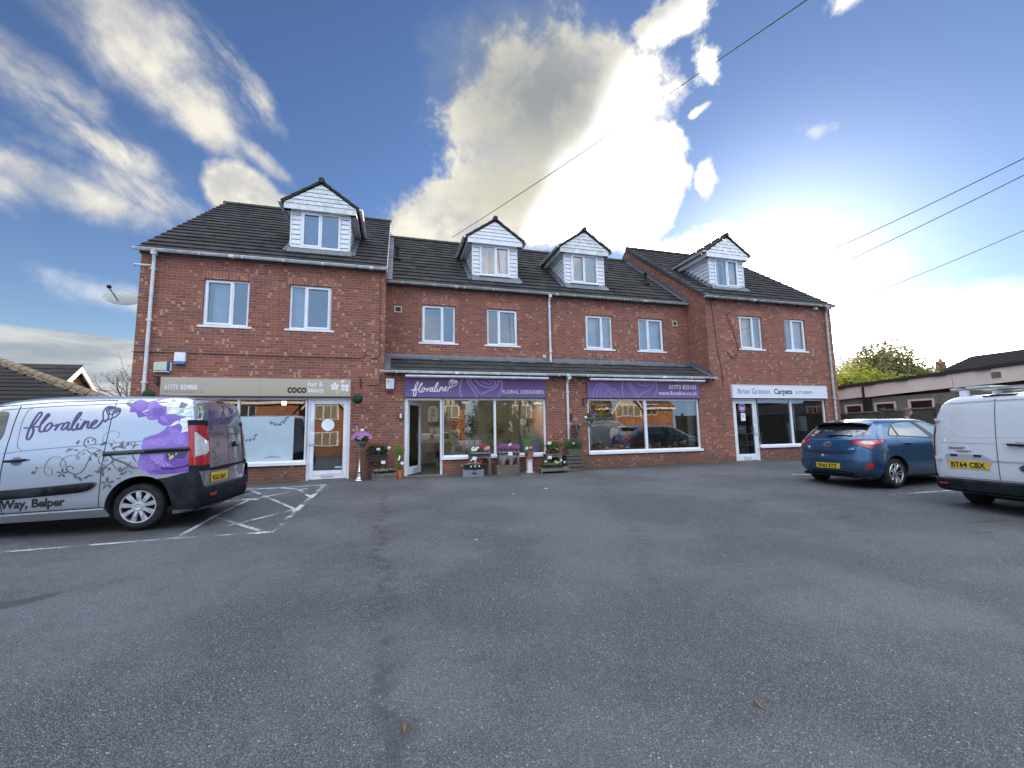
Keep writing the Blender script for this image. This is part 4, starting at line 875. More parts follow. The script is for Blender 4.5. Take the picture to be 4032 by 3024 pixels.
# ---------------------------------------------------------------- the handwritten shop name, as strokes in metres
LOGO = [
 [(0.0, 0.165), (0.037, 0.161), (0.089, 0.165), (0.141, 0.177), (0.188, 0.183)],
 [(0.097, 0.168), (0.116, 0.216), (0.147, 0.283), (0.169, 0.334), (0.173, 0.366), (0.162, 0.384), (0.144, 0.378), (0.124, 0.341), (0.1, 0.277), (0.081, 0.2), (0.066, 0.131), (0.058, 0.061), (0.062, 0.017), (0.079, 0.0), (0.099, 0.016), (0.115, 0.069), (0.12, 0.12), (0.107, 0.159), (0.089, 0.172)],
 [(0.187, 0.196), (0.219, 0.256), (0.249, 0.307), (0.266, 0.343), (0.257, 0.361), (0.237, 0.346), (0.215, 0.295), (0.194, 0.231), (0.185, 0.167), (0.188, 0.125), (0.205, 0.105), (0.231, 0.114), (0.255, 0.147)],
 [(0.319, 0.231), (0.29, 0.226), (0.262, 0.191), (0.245, 0.147), (0.252, 0.116), (0.276, 0.116), (0.303, 0.143), (0.32, 0.184), (0.321, 0.226), (0.327, 0.2), (0.352, 0.189), (0.386, 0.204), (0.391, 0.212), (0.383, 0.174), (0.368, 0.12)],
 [(0.368, 0.12), (0.391, 0.173), (0.418, 0.212), (0.452, 0.222), (0.46, 0.22)],
 [(0.522, 0.238), (0.489, 0.232), (0.457, 0.192), (0.443, 0.15), (0.453, 0.129), (0.478, 0.14), (0.509, 0.185), (0.524, 0.233), (0.515, 0.181), (0.514, 0.139), (0.531, 0.125), (0.557, 0.155)],
 [(0.557, 0.155), (0.591, 0.242), (0.624, 0.31), (0.643, 0.362), (0.635, 0.38), (0.616, 0.367), (0.591, 0.31), (0.57, 0.236), (0.562, 0.171), (0.573, 0.127), (0.595, 0.127), (0.618, 0.151), (0.632, 0.222), (0.624, 0.176), (0.633, 0.135), (0.654, 0.139), (0.678, 0.176), (0.709, 0.26)],
 [(0.709, 0.26), (0.695, 0.205), (0.675, 0.132), (0.704, 0.201), (0.739, 0.247), (0.755, 0.238), (0.749, 0.194), (0.751, 0.158), (0.768, 0.15), (0.794, 0.174)],
 [(0.794, 0.174), (0.825, 0.206), (0.851, 0.242), (0.849, 0.262), (0.826, 0.258), (0.797, 0.216), (0.787, 0.171), (0.803, 0.149), (0.835, 0.147), (0.869, 0.166), (0.902, 0.215), (0.921, 0.261)],
 [(0.655, 0.278), (0.661, 0.268)]]
ROSE = [(0.883, 0.191), (0.905, 0.228), (0.926, 0.276), (0.912, 0.34), (0.909, 0.385), (0.927, 0.441), (0.957, 0.463), (1.008, 0.465), (1.054, 0.443), (1.093, 0.44), (1.116, 0.414), (1.111, 0.368), (1.083, 0.323), (1.04, 0.29), (0.997, 0.272), (0.966, 0.265), (0.942, 0.25), (0.949, 0.237), (0.967, 0.25), (0.986, 0.294), (0.979, 0.339), (0.95, 0.385), (0.945, 0.426), (0.964, 0.452), (1.015, 0.453), (1.068, 0.435), (1.1, 0.412), (1.084, 0.384), (1.041, 0.361), (1.001, 0.343), (0.983, 0.377), (0.961, 0.413), (0.978, 0.437), (1.023, 0.438), (1.069, 0.418), (1.078, 0.399), (1.046, 0.39), (1.0, 0.401), (0.98, 0.417), (1.004, 0.427), (1.044, 0.414), (1.051, 0.403)]
def logo(mb, fn, x, y, s, sy=None, w=.016, rose=True, mi=0):
    sy = sy or s
    h = 0.0
    for st in LOGO: ribbon3(mb, smooth2([(x+a*s, y+b*sy) for a, b in st], 5), w, fn, h, mi=mi); h += .0003
    if rose: ribbon3(mb, smooth2([(x+a*s, y+b*sy) for a, b in ROSE], 4), w*.6, fn, h, .000015, mi)

def signface(name, c1, c2, z0, z1, x0, x1, across=True, gloss=.28):
    """printed panel whose ink runs from one tone to another"""
    mt = bpy.data.materials.new(name); mt.use_nodes = True; T = NT(mt.node_tree); b = mt.node_tree.nodes['Principled BSDF']
    p = T.new('ShaderNodeNewGeometry').outputs['Position']; sp = T.new('ShaderNodeSeparateXYZ'); T.put(sp.inputs[0], p)
    f = T.step(sp.outputs[2], z0, z1); g = T.step(T.math('ABSOLUTE', T.math('SUBTRACT', sp.outputs[0], (x0+x1)/2)), 0, (x1-x0)/2)
    f = T.math('ADD', T.math('MULTIPLY', f, .65), T.math('MULTIPLY', T.noise(p, .8, 2), .35))
    T.put(b.inputs['Base Color'], T.mix(f, rgb(*c1), rgb(*c2))); b.inputs['Roughness'].default_value = gloss; b.inputs['Specular IOR Level'].default_value = .45
    return mt
def signboard(name, label, x0, x1, z0, z1, mt, yf=11.94, edge=None, group=None):
    t = thing(name, label, 'shop sign', ((x0+x1)/2, 12.0, z0), group=group)
    mb = MB(); mb.box(x0, x1, yf, 11.998, z0, z1); p = mb.build('sign_panel', mt, t, bevel=.004)
    return t
WH = pmat('sign_white', (.82, .82, .86), .4); DK = pmat('sign_dark_brown', (.028, .018, .016), .5)
# hair salon
t = signboard('shop_sign', 'long beige sign of the hair and beauty salon with white flowers at its right end', -5.448, -1.147, 2.585, 3.035, signface('salon_beige', (.40, .345, .27), (.45, .40, .32), 2.58, 3.04, -5.4, -1.1), group='shop signs')
fn = lambda a, b: (a, 11.9385, b)
mb = MB(); mb.box(-3.305, -3.298, 11.938, 11.94, 2.59, 3.03); mb.build('panel_joint', pmat('joint_grey', (.26, .24, .20), .6), t)
mb = MB(); text2(mb, 'coco', .285, fn, -2.68, 2.675, bold=.010, xs=.82, space=.98); mb.build('lettering', DK, t)
mb = MB(); text2(mb, 'hair &', .185, fn, -2.20, 2.845, xs=.79, bold=.002); text2(mb, 'beauty', .185, fn, -2.20, 2.69, xs=.79, bold=.002); mb.build('lettering', WH, t); mb = MB()
text2(mb, '01773', .150, fn, -5.36, 2.745, xs=.73, bold=.0015); text2(mb, '829800', .150, fn, -5.03, 2.745, xs=.74, bold=.0035, space=1.06)
mb.build('lettering', WH, t)
mb = MB(); text2(mb, 'www.cocobeautysalon.com', .083, fn, -5.37, 2.655, xs=.92); mb.build('lettering', pmat('faded_brown_ink', (.25, .20, .15), .6), t)
mb = MB()
def petals(cx, cy, R, n, ph, mt=0):
    for k in range(n):
        a = ph+2*math.pi*k/n; P = []
        for j in range(9):
            u = j/8; w = math.sin(math.pi*min(1, u*.98))**.7*R*.40; r = R*(.12+.9*u); P.append((r, w if j < 8 else R*.10))
        L_ = [(r*math.cos(a)-w*math.sin(a), r*math.sin(a)+w*math.cos(a)) for r, w in P]; Rr_ = [(r*math.cos(a)+w*math.sin(a), r*math.sin(a)-w*math.cos(a)) for r, w in P]
        pts = L_+Rr_[::-1]; mb.add([fn(cx+p, cy+q) for p, q in pts], [tuple(range(len(pts)))], mt)
petals(-1.545, 2.845, .105, 5, .3); petals(-1.290, 2.815, .115, 4, .75); petals(-1.350, 2.985, .045, 5, .9)
mb.build('flower_emblem', WH, t)
mb = MB(); ribbon2(mb, smooth2([(-1.475, 2.60), (-1.485, 2.66), (-1.53, 2.76)]), .010, fn); ribbon2(mb, smooth2([(-1.475, 2.60), (-1.45, 2.72), (-1.39, 2.86), (-1.36, 2.95)]), .011, fn); ribbon2(mb, smooth2([(-1.46, 2.68), (-1.40, 2.74), (-1.33, 2.78)]), .010, fn); mb.build('flower_stems', pmat('stem_cream', (.70, .66, .56), .5), t)
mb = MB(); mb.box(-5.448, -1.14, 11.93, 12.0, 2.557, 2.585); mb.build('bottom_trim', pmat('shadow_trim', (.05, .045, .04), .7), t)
# the two purple signs
PC = ((.155, .125, .29), (.125, .042, .165))
PUR1 = signface('sign_purple', PC[0], PC[1], 2.57, 3.10, .26, 4.42); LIL = pmat('sign_lilac', (.29, .20, .47), .35, col2=(.25, .17, .43), nscale=2); LIL2 = LIL
t = signboard('shop_sign', 'purple sign with the handwritten shop name, over the open flower shop door', .257, 4.416, 2.570, 3.102, PUR1, group='shop signs')
def clipz(fnc, z0, z1): return lambda a, b: fnc(a, min(max(b, z0), z1))
fz = clipz(lambda a, b: (a, 11.9385, b), 2.576, 3.096)
mb = MB()
for pts, w in (([(1.86, 3.12), (1.81, 2.95), (1.80, 2.75), (1.84, 2.56)], .05), ([(1.99, 3.12), (2.04, 2.98), (2.16, 2.82), (2.24, 2.68), (2.30, 2.56)], .045), ([(2.10, 3.12), (2.13, 3.00), (2.24, 2.87), (2.32, 2.74), (2.38, 2.61), (2.42, 2.56)], .045),
               ([(2.34, 2.60), (2.42, 2.68), (2.60, 2.75), (2.80, 2.84), (2.92, 2.96), (2.94, 3.12)], .05), ([(2.22, 3.12), (2.34, 2.98), (2.52, 2.89), (2.70, 2.87), (2.83, 2.95), (2.82, 3.05), (2.74, 3.12)], .045), ([(2.42, 3.06), (2.55, 2.99), (2.68, 2.96), (2.73, 3.02), (2.66, 3.08), (2.60, 3.12)], .035),
               ([(2.95, 3.12), (3.04, 3.03), (3.03, 2.85), (2.97, 2.70), (2.92, 2.56)], .05)):
    ribbon2(mb, smooth2(pts, 6), w, fz)
mb.build('rose_outline', LIL, t)
mb = MB(); lf = lambda a, b: (a, 11.9365, b); logo(mb, lambda a, b, h: (a, 11.9365-h, b), .43, 2.605, 1.16, 1.02, w=.030); mb.build('lettering', WH, t)
mb = MB(); text2(mb, 'FLORAL DESIGNERS', .158, lf, 3.05, 2.69, xs=.90, bold=.0, space=1.04); mb.build('lettering', WH, t)
SCRW = pmat('screw_dark', (.03, .02, .03), .5)
mb = MB(); [mb.ball((x, 11.937, z), .009, 6, 4) for x, z in ((.30, 2.61), (1.25, 2.60), (2.2, 2.60), (3.07, 2.6), (3.13, 2.6), (3.75, 2.6), (4.38, 2.61), (.30, 3.06), (4.38, 3.06))]; mb.build('screws', SCRW, t)
t = signboard('shop_sign', 'purple sign with phone number and web address over the wide display window', 5.803, 9.950, 2.578, 3.102, signface('sign_purple_right', (.19, .14, .33), (.15, .055, .20), 2.57, 3.10, 5.8, 9.95), group='shop signs')
mb = MB()
for pts, w in (([(6.00, 2.56), (6.03, 2.80), (6.16, 2.98), (6.36, 3.02), (6.52, 2.95), (6.60, 2.86), (6.74, 2.84), (6.86, 2.74), (6.89, 2.56)], .04), ([(6.12, 2.56), (6.14, 2.78), (6.26, 2.93), (6.44, 2.91), (6.60, 2.78), (6.70, 2.74), (6.79, 2.66), (6.80, 2.56)], .04), ([(6.28, 2.62), (6.24, 2.78), (6.34, 2.86), (6.52, 2.80), (6.64, 2.68), (6.60, 2.60), (6.46, 2.62), (6.36, 2.70), (6.40, 2.76), (6.50, 2.72)], .032), ([(6.18, 2.56), (6.20, 2.62)], .03),
               ([(7.07, 3.12), (7.03, 2.95), (7.02, 2.75), (7.09, 2.56)], .05), ([(7.20, 3.12), (7.27, 2.98), (7.38, 2.83), (7.48, 2.68), (7.54, 2.56)], .045), ([(7.30, 3.12), (7.38, 2.98), (7.48, 2.85), (7.55, 2.74), (7.59, 2.66)], .04), ([(7.59, 2.62), (7.72, 2.72), (7.92, 2.80), (8.10, 2.90), (8.20, 3.02), (8.20, 3.12)], .045), ([(7.55, 3.12), (7.68, 3.02), (7.84, 2.98), (8.0, 3.0), (8.06, 3.07), (8.02, 3.12)], .04), ([(7.75, 3.10), (7.88, 3.06), (7.96, 3.10)], .03), ([(8.28, 3.12), (8.31, 2.95), (8.26, 2.75), (8.16, 2.56)], .045)):
    ribbon2(mb, smooth2(pts, 6), w, clipz(lambda a, b: (a, 11.9385, b), 2.584, 3.096))
mb.build('rose_outline', LIL, t)
mb = MB(); text2(mb, '01773 825153', .185, lf, 9.85, 2.885, align='RIGHT', xs=.95, bold=.0045, space=1.06); mb.build('lettering', pmat('sign_cream', (.85, .80, .68), .4), t)
mb = MB(); text2(mb, 'www.floraline.co.uk', .185, lf, 9.85, 2.685, align='RIGHT', xs=1.0, bold=.0015); mb.build('lettering', WH, t)
# carpet shop
t = signboard('shop_sign', 'pale grey sign of the carpet shop with thin and bold black lettering', 11.303, 15.60, 2.592, 3.055, signface('sign_pale_blue', (.66, .70, .78), (.70, .74, .81), 2.6, 3.05, 11.3, 15.6), yf=11.90, group='shop signs')
fc = lambda a, b: (a, 11.8975, b)
mb = MB(); frame_ring(mb, 11.303, 15.60, 2.592, 3.055, 11.892, 11.90, .018); mb.build('sign_rim', UPVC, t)
mb = MB(); text2(mb, 'Brian Gration', .265, fc, 11.50, 2.745, xs=.97, bold=-.0015); mb.build('lettering', pmat('ink_charcoal', (.035, .035, .045), .5), t)
mb = MB(); text2(mb, 'Carpets', .265, fc, 13.10, 2.745, xs=.97, bold=.0065, space=1.02); mb.build('lettering', pmat('ink_black', (.012, .012, .015), .5), t)
mb = MB(); text2(mb, '01773 880879', .145, fc, 14.10, 2.755, xs=.95); mb.build('lettering', pmat('ink_grey', (.12, .12, .14), .5), t)

# strip lamps above the purple signs (unlit, white tubes)
for x0, x1, lab in ((.263, 4.42, 'long white strip lamp under the gutter above the sign over the open door'), (5.793, 9.99, 'long white strip lamp under the gutter above the phone number sign')):
    t = thing('sign_lamp', lab, 'strip lamp', ((x0+x1)/2, 11.78, 3.13), group='white strip lamps above the purple signs')
    mb = MB(); mb.box(x0, x1, 11.66, 11.74, 3.125, 3.165); mb.tube([(x0, 11.70, 3.12), (x1, 11.70, 3.12)], .022, 8); mb.build('housing', GUT, t)
    mb = MB()
    for k in range(5): x = x0+.25+k*(x1-x0-.5)/4; mb.box(x-.015, x+.015, 11.72, 12.0, 3.138, 3.15)
    mb.build('arm', pmat('arm_grey', (.45, .45, .47), .5), t)

# alarm boxes and small wall lights
t = thing('alarm_box', 'small upright white alarm box with a blue foot above the beige sign', 'alarm box', (-5.085, 12, 3.36), group='alarm boxes')
mb = MB(); mb.prism([(-5.20, 3.42), (-4.97, 3.42), (-4.97, 3.645), (-5.20, 3.645)], 11.91, 11.995); mb.build('casing', UPVC, t, bevel=.012)
mb = MB(); mb.box(-5.195, -4.975, 11.915, 11.995, 3.36, 3.419); mb.build('lens', pmat('blue_lens', (.10, .20, .52), .3), t)
t = thing('alarm_box', 'wide weathered cream alarm box with a dark blue end beside the left downpipe', 'alarm box', (-5.44, 12, 3.16), group='alarm boxes')
mb = MB(); mb.prism([(-5.60, 3.19), (-5.33, 3.18), (-5.33, 3.41), (-5.60, 3.39)], 11.90, 11.995); mb.build('casing', pmat('greenish_cream', (.60, .62, .52), .5, col2=(.42, .46, .36), nscale=8, amt=1), t, bevel=.012)
mb = MB(); mb.prism([(-5.329, 3.18), (-5.29, 3.19), (-5.27, 3.28), (-5.29, 3.38), (-5.329, 3.41)], 11.91, 11.995); mb.build('lens', pmat('navy_lens', (.03, .05, .20), .3), t)
mb = MB(); mb.box(-5.605, -5.29, 11.92, 11.996, 3.155, 3.178); mb.box(-5.268, -5.255, 11.92, 11.996, 3.19, 3.39); mb.build('back_plate', UPVC, t)
t = thing('alarm_box', 'white alarm box with a red foot and faded red mark between the two shops', 'alarm box', (-.13, 12, 2.72), group='alarm boxes')
mb = MB(); mb.prism([(-.235, 2.795), (-.03, 2.795), (-.022, 3.085), (-.243, 3.085)], 11.90, 11.995); mb.build('casing', pmat('alarm_white', (.74, .73, .72), .45), t, bevel=.01)
mb = MB(); mb.prism([(-.23, 2.735), (-.20, 2.72), (-.06, 2.72), (-.035, 2.735), (-.03, 2.794), (-.235, 2.794)], 11.905, 11.995); mb.build('lens', pmat('dark_red_lens', (.14, .02, .03), .3), t)
mb = MB(); mb.prism([(-.205, 2.975), (-.185, 2.965), (-.165, 2.985), (-.16, 3.03), (-.18, 3.015), (-.2, 3.035)], 11.897, 11.8995); mb.build('red_mark', pmat('mark_red', (.55, .05, .10), .5), t)
mb = MB()
for q, (a, b) in enumerate(((-.15, -.07), (-.19, -.08), (-.17, -.06), (-.19, -.07))): mb.box(a, b, 11.897, 11.899, 2.985-q*.045, 3.0-q*.045)
mb.build('printed_lines', pmat('mark_grey', (.45, .45, .48), .5), t)
t = thing('wall_light', 'small square black and white wall light left of the open flower shop door', 'wall light', (.16, 12, 1.98))
mb = MB(); mb.box(.108, .215, 11.93, 11.997, 1.975, 2.135); mb.build('housing', IRON, t, bevel=.006); mb = MB(); mb.box(.13, .193, 11.918, 11.93, 1.99, 2.12); mb.build('diffuser', pmat('diffuser_pale', (.60, .63, .68), .4), t)
t = thing('security_light', 'little white box light under the gutter at the right end of the terrace', 'security light', (15.48, 12, 6.0))
mb = MB(); mb.box(15.42, 15.55, 11.88, 11.995, 6.0, 6.09); mb.build('housing', GUT, t, bevel=.01); mb = MB(); mb.box(15.43, 15.54, 11.87, 11.88, 6.005, 6.06); mb.build('lens', pmat('diffuser_pale', (.6, .6, .65), .4), t)

# brackets, topiary balls, hanging baskets
def bracket(label, x, ztop, zb, reach=.16, group='black hanging brackets', side=1):
    t = thing('wall_bracket', label, 'bracket', (x, 12, zb), group=group)
    mb = MB(); mb.box(x-.016, x+.016, 11.975, 11.998, zb, ztop); mb.build('back_plate', IRON, t)
    mb = MB(); z = ztop-.03; mb.tube([(x, 11.98, z), (x, 12-reach, z), (x, 12-reach-.02, z+.03)], .009, 6)
    P = smooth2([(x, 11.985, zb+.03), (x, 12-reach*.55, zb+.07), (x, 12-reach*.85, z-.01)]); mb.tube(P, .008, 6)
    P = [(x, 12-reach*.42+.035*math.cos(a), z-.05+.035*math.sin(a)) for a in [k*.6 for k in range(10)]]; mb.tube(P, .006, 5); mb.build('scroll_arm', IRON, t)
    return t
bracket('black wall bracket holding the topiary ball right of the salon sign', -.895, 3.06, 2.82, .24)
bracket('black scrolled wall bracket beside the left downpipe, above the van roof', -5.52, 3.06, 2.82, .26)
bracket('black wall bracket at the top left corner of the wide display window', 5.66, 2.57, 2.33, .42)
bracket('black wall bracket just right of the lean-to downpipe', 5.215, 2.08, 1.88, .26)
TOP = leafmat('topiary_green', (.012, .055, .032), (.03, .10, .055), trans=.1)
def topiary(x, y, z, r, label, hang):
    t = thing('topiary_ball', label, 'topiary', (x, y, z-r), group='hanging topiary balls')
    mb = MB()
    for k in range(1500):
        d = Vector((random.gauss(0, 1), random.gauss(0, 1), random.gauss(0, 1))).normalized(); mb.leaf(Vector((x, y, z))+d*r*random.uniform(.82, 1.03), d, .022, .014)
    mb.ball((x, y, z), r*.86, 14, 10); mb.build('foliage', TOP, t)
    mb = MB(); [mb.tube([(x+dx, y, z+r*.75), hang], .0035, 4) for dx in (-.10, .10)]; mb.build('cord', pmat('cord_brown', (.16, .07, .05), .8), t)
topiary(-.945, 11.74, 2.50, .135, 'dark green topiary ball hanging beside the right end of the beige sign', (-.895, 11.75, 3.03))
topiary(-5.56, 11.70, 2.56, .135, 'dark green topiary ball half hidden behind the silver van roof', (-5.52, 11.72, 3.03))

# satellite dish on the left gable
t = thing('satellite_dish', 'grey oval satellite dish with a black arm on the left gable wall', 'satellite dish', (XL0, 13.6, 5.2))
M = Matrix.Translation((-7.12, 13.42, 5.36)) @ Matrix.Rotation(R_(12), 4, 'Z') @ Matrix.Rotation(R_(-38), 4, 'X') @ Matrix.Rotation(R_(10), 4, 'Y')
mb = MB(); vs = []; fs = []; nr, ns = 6, 28
for i in range(nr+1):
    for k in range(ns):
        r = i/nr; a = 2*math.pi*k/ns; vs.append(M @ Vector((.42*r*math.cos(a), -.0+.09*(r*r-1), .33*r*math.sin(a))))
for i in range(nr):
    for k in range(ns): fs.append((i*ns+k, i*ns+(k+1) % ns, (i+1)*ns+(k+1) % ns, (i+1)*ns+k))
mb.add(vs, fs); DISH = pmat('dish_grey', (.36, .38, .37), .5, col2=(.28, .30, .28), nscale=4)
o = mb.build('reflector', DISH, t, smooth=True)
mb = MB(); mb.tube([(XL0, 13.45, 5.22), (-6.6, 13.40, 5.26), (-7.0, 13.45, 5.26)], .022, 8); mb.tube([M @ Vector((-.02, -.02, -.20)), M @ Vector((-.08, -.45, -.28))], .014, 6); mb.box(XL0-.01, XL0, 13.37, 13.53, 5.08, 5.36); mb.build('mounting_arm', IRON, t)
mb = MB(); c = M @ Vector((-.09, -.50, -.27)); mb.ball(c, (.05, .07, .05), 10, 6); mb.build('receiver', IRON, t)
mb = MB(); P = smooth2([c, c+Vector((-.02, .02, -.12)), c+Vector((.06, 0, -.24)), c+Vector((.10, 0, -.10)), c+Vector((.15, .05, -.22)), c+Vector((.3, .15, .0))]); mb.tube(P, .007, 5); mb.build('lead', GUT, t)
# ---------------------------------------------------------------- vehicles
def lerp_keys(keys, z):
    """smooth interpolation through the key rows (z, a, b, c, ...)"""
    if z <= keys[0][0]: return list(keys[0][1:])
    if z >= keys[-1][0]: return list(keys[-1][1:])
    for i in range(len(keys)-1):
        if keys[i][0] <= z <= keys[i+1][0]: break
    k0 = keys[max(i-1, 0)]; k1 = keys[i]; k2 = keys[i+1]; k3 = keys[min(i+2, len(keys)-1)]; h = k2[0]-k1[0]; t = (z-k1[0])/h; out = []
    for j in range(1, len(k1)):
        d = (k2[j]-k1[j])/h; d0 = (k1[j]-k0[j])/(k1[0]-k0[0]) if k1 is not k0 else d; d2 = (k3[j]-k2[j])/(k3[0]-k2[0]) if k3 is not k2 else d
        m1 = 0 if d0*d <= 0 else 2*d0*d/(d0+d); m2 = 0 if d2*d <= 0 else 2*d2*d/(d2+d)
        out.append(k1[j]*(2*t**3-3*t*t+1)+m1*h*(t**3-2*t*t+t)+k2[j]*(-2*t**3+3*t*t)+m2*h*(t**3-t*t))
    return out
class Shell:
    """car body as a stack of rounded outlines: z, rear x, front x, half width, rear corner length, front corner length"""
    def __init__(s, keys, pr=3.2, pf=2.6): s.k = keys; s.pr = pr; s.pf = pf
    def P(s, z): return lerp_keys(s.k, z)
    def sidey(s, x, z):
        xr, xf, w, rr, rf = s.P(z)
        if x < xr+rr: u = min(1, max(0, 1-(x-xr)/rr)); return w*(1-u**s.pr)**(1/s.pr)
        if x > xf-rf: u = min(1, max(0, 1-(xf-x)/rf)); return w*(1-u**s.pf)**(1/s.pf)
        return w
    def rearx(s, y, z):
        xr, xf, w, rr, rf = s.P(z); u = min(.9999, abs(y)/w); return xr+rr*(1-(1-u**s.pr)**(1/s.pr))
    def frontx(s, y, z):
        xr, xf, w, rr, rf = s.P(z); u = min(.9999, abs(y)/w); return xf-rf*(1-(1-u**s.pf)**(1/s.pf))
    def side(s, sg, off=.003): return lambda a, z: (a, sg*(s.sidey(a, z)+off), z)
    def rear(s, off=.003): return lambda y, z: (s.rearx(y, z)-off, y, z)
    def mesh(s, mb, zs, nc=11, nsd=16, mi=0):
        rows = []
        for z in zs:
            xr, xf, w, rr, rf = s.P(z); half = []
            for i in range(nc+1):
                a = math.pi/2*i/nc; half.append((xr+rr*(1-math.cos(a)**(2/s.pr)), w*math.sin(a)**(2/s.pr)))
            for i in range(1, nsd): t = i/nsd; half.append((xr+rr+(xf-rf-xr-rr)*t, w))
            for i in range(nc+1):
                a = math.pi/2*(1-i/nc); half.append((xf-rf*(1-math.cos(a)**(2/s.pf)), w*math.sin(a)**(2/s.pf)))
            full = half + [(x, -y) for x, y in reversed(half[1:-1])]; rows.append([(x, y, z) for x, y in full])
        n = len(rows[0]); vs = [p for r in rows for p in r]
        fs = [(i*n+k, i*n+(k+1) % n, (i+1)*n+(k+1) % n, (i+1)*n+k) for i in range(len(rows)-1) for k in range(n)]
        fs += [tuple(reversed(range(n))), tuple(range((len(rows)-1)*n, len(rows)*n))]; mb.add(vs, fs, mi)
def cut(o, cutters):
    """subtract wheel housings, keep the result as a plain mesh"""
    for c in cutters:
        md = o.modifiers.new('b', 'BOOLEAN'); md.operation = 'DIFFERENCE'; md.object = c; md.solver = 'EXACT'
        try: md.material_mode = 'TRANSFER'
        except Exception: pass
    dg = bpy.context.evaluated_depsgraph_get(); dg.update(); me = bpy.data.meshes.new_from_object(o.evaluated_get(dg)); o.modifiers.clear(); o.data = me
    for c in cutters: bpy.data.objects.remove(c)
def auto_smooth(o, ang=38):
    me = o.data; me.polygons.foreach_set('use_smooth', [True]*len(me.polygons))
    bm = bmesh.new(); bm.from_mesh(me); bmesh.ops.remove_doubles(bm, verts=bm.verts, dist=1e-5)
    for e in bm.edges:
        if len(e.link_faces) == 2 and e.calc_face_angle(0) > R_(ang): e.smooth = False
    bm.to_mesh(me); bm.free(); me.update()
def carpaint(name, col, metal=.0, rough=.35, flake=0.0, coat=1.0, dirt=.25):
    mt = bpy.data.materials.new(name); mt.use_nodes = True; T = NT(mt.node_tree); b = mt.node_tree.nodes['Principled BSDF']
    co = T.new('ShaderNodeTexCoord').outputs['Object']; sp = T.new('ShaderNodeSeparateXYZ'); T.put(sp.inputs[0], co)
    d = T.math('MULTIPLY', T.step(T.math('ADD', sp.outputs[2], T.math('MULTIPLY', T.math('SUBTRACT', T.noise(co, 4.0, 4), .5), .5)), .85, .25), dirt)
    d = T.math('ADD', d, T.math('MULTIPLY', T.step(T.noise(co, 3.0, 5, .65), .52, .75), dirt*.35))
    T.put(b.inputs['Base Color'], T.mix(d, rgb(*col), rgb(.20, .19, .18))); b.inputs['Metallic'].default_value = metal
    T.put(b.inputs['Roughness'], T.math('ADD', rough, T.math('MULTIPLY', d, .5))); b.inputs['Coat Weight'].default_value = coat; T.put(b.inputs['Coat Roughness'], T.math('ADD', .03, T.math('MULTIPLY', d, .4)))
    if flake:
        bp = T.new('ShaderNodeBump'); bp.inputs['Strength'].default_value = flake; bp.inputs['Distance'].default_value = .0005; T.put(bp.inputs['Height'], T.noise(co, 900, 2)); T.l.new(bp.outputs[0], b.inputs['Normal'])
    return mt
PLAST = pmat('grey_black_bumper', (.011, .013, .016), .65, spec=.12, col2=(.022, .025, .03), nscale=6, bump=.15, bscale=300)
SEAM = pmat('panel_gap', (.012, .012, .016), .8); SEAML = pmat('panel_crease_shade', (.20, .21, .27), .5)  # shade of creases and handle recesses painted as flat darker strips
CGL = pmat('car_glass', (.018, .022, .025), .03, spec=1.0, coat=1.0)
CGLS = pmat('car_side_glass', (.10, .14, .165), .05, col2=(.06, .085, .10), nscale=2, spec=1.0, coat=1.0)
REDL = pmat('red_lens', (.42, .008, .012), .12, coat=1.0, col2=(.30, .005, .01), nscale=20); CLRL = pmat('clear_lens', (.62, .63, .64), .15, coat=1.0, col2=(.35, .36, .38), nscale=30, amt=1.0); REDD = pmat('dark_red_lens_car', (.16, .006, .012), .15, coat=1.0)
CHR = pmat('chrome', (.72, .73, .75), .15, metal=1.0); SILV = pmat('wheel_silver', (.60, .62, .64), .35, metal=.75, col2=(.48, .50, .52)); PLY = pmat('plate_yellow', (.72, .46, .02), .4); PLK = pmat('plate_black', (.012, .012, .012), .5)
RIMD = pmat('wheel_dark', (.03, .027, .025), .6)
def seam(parent, fnc, pts, w=.008, mt=SEAM, name='panel_gap_line', sm=0, closed=False):
    mb = MB(); P = smooth2(pts, sm) if sm else [Vector(p) for p in pts]
    Q = []
    for i in range(len(P)-1):
        k = max(1, int((P[i+1]-P[i]).length/.06)); Q += [P[i]+(P[i+1]-P[i])*j/k for j in range(k)]
    Q.append(P[-1]); ribbon2(mb, Q, w, fnc); return mb.build(name, mt, parent, local=True)
def pan(parent, name, fnc, poly, mt, step=.08, sm=0):
    mb = MB(); poly = [tuple(p) for p in smooth2(poly, sm, True)] if sm else poly; panel2(mb, poly, fnc, step); o = mb.build(name, mt, parent, local=True, smooth=True); return o
def solidp(o, t=.012):
    md = o.modifiers.new('s', 'SOLIDIFY'); md.thickness = t; md.offset = -1; return o
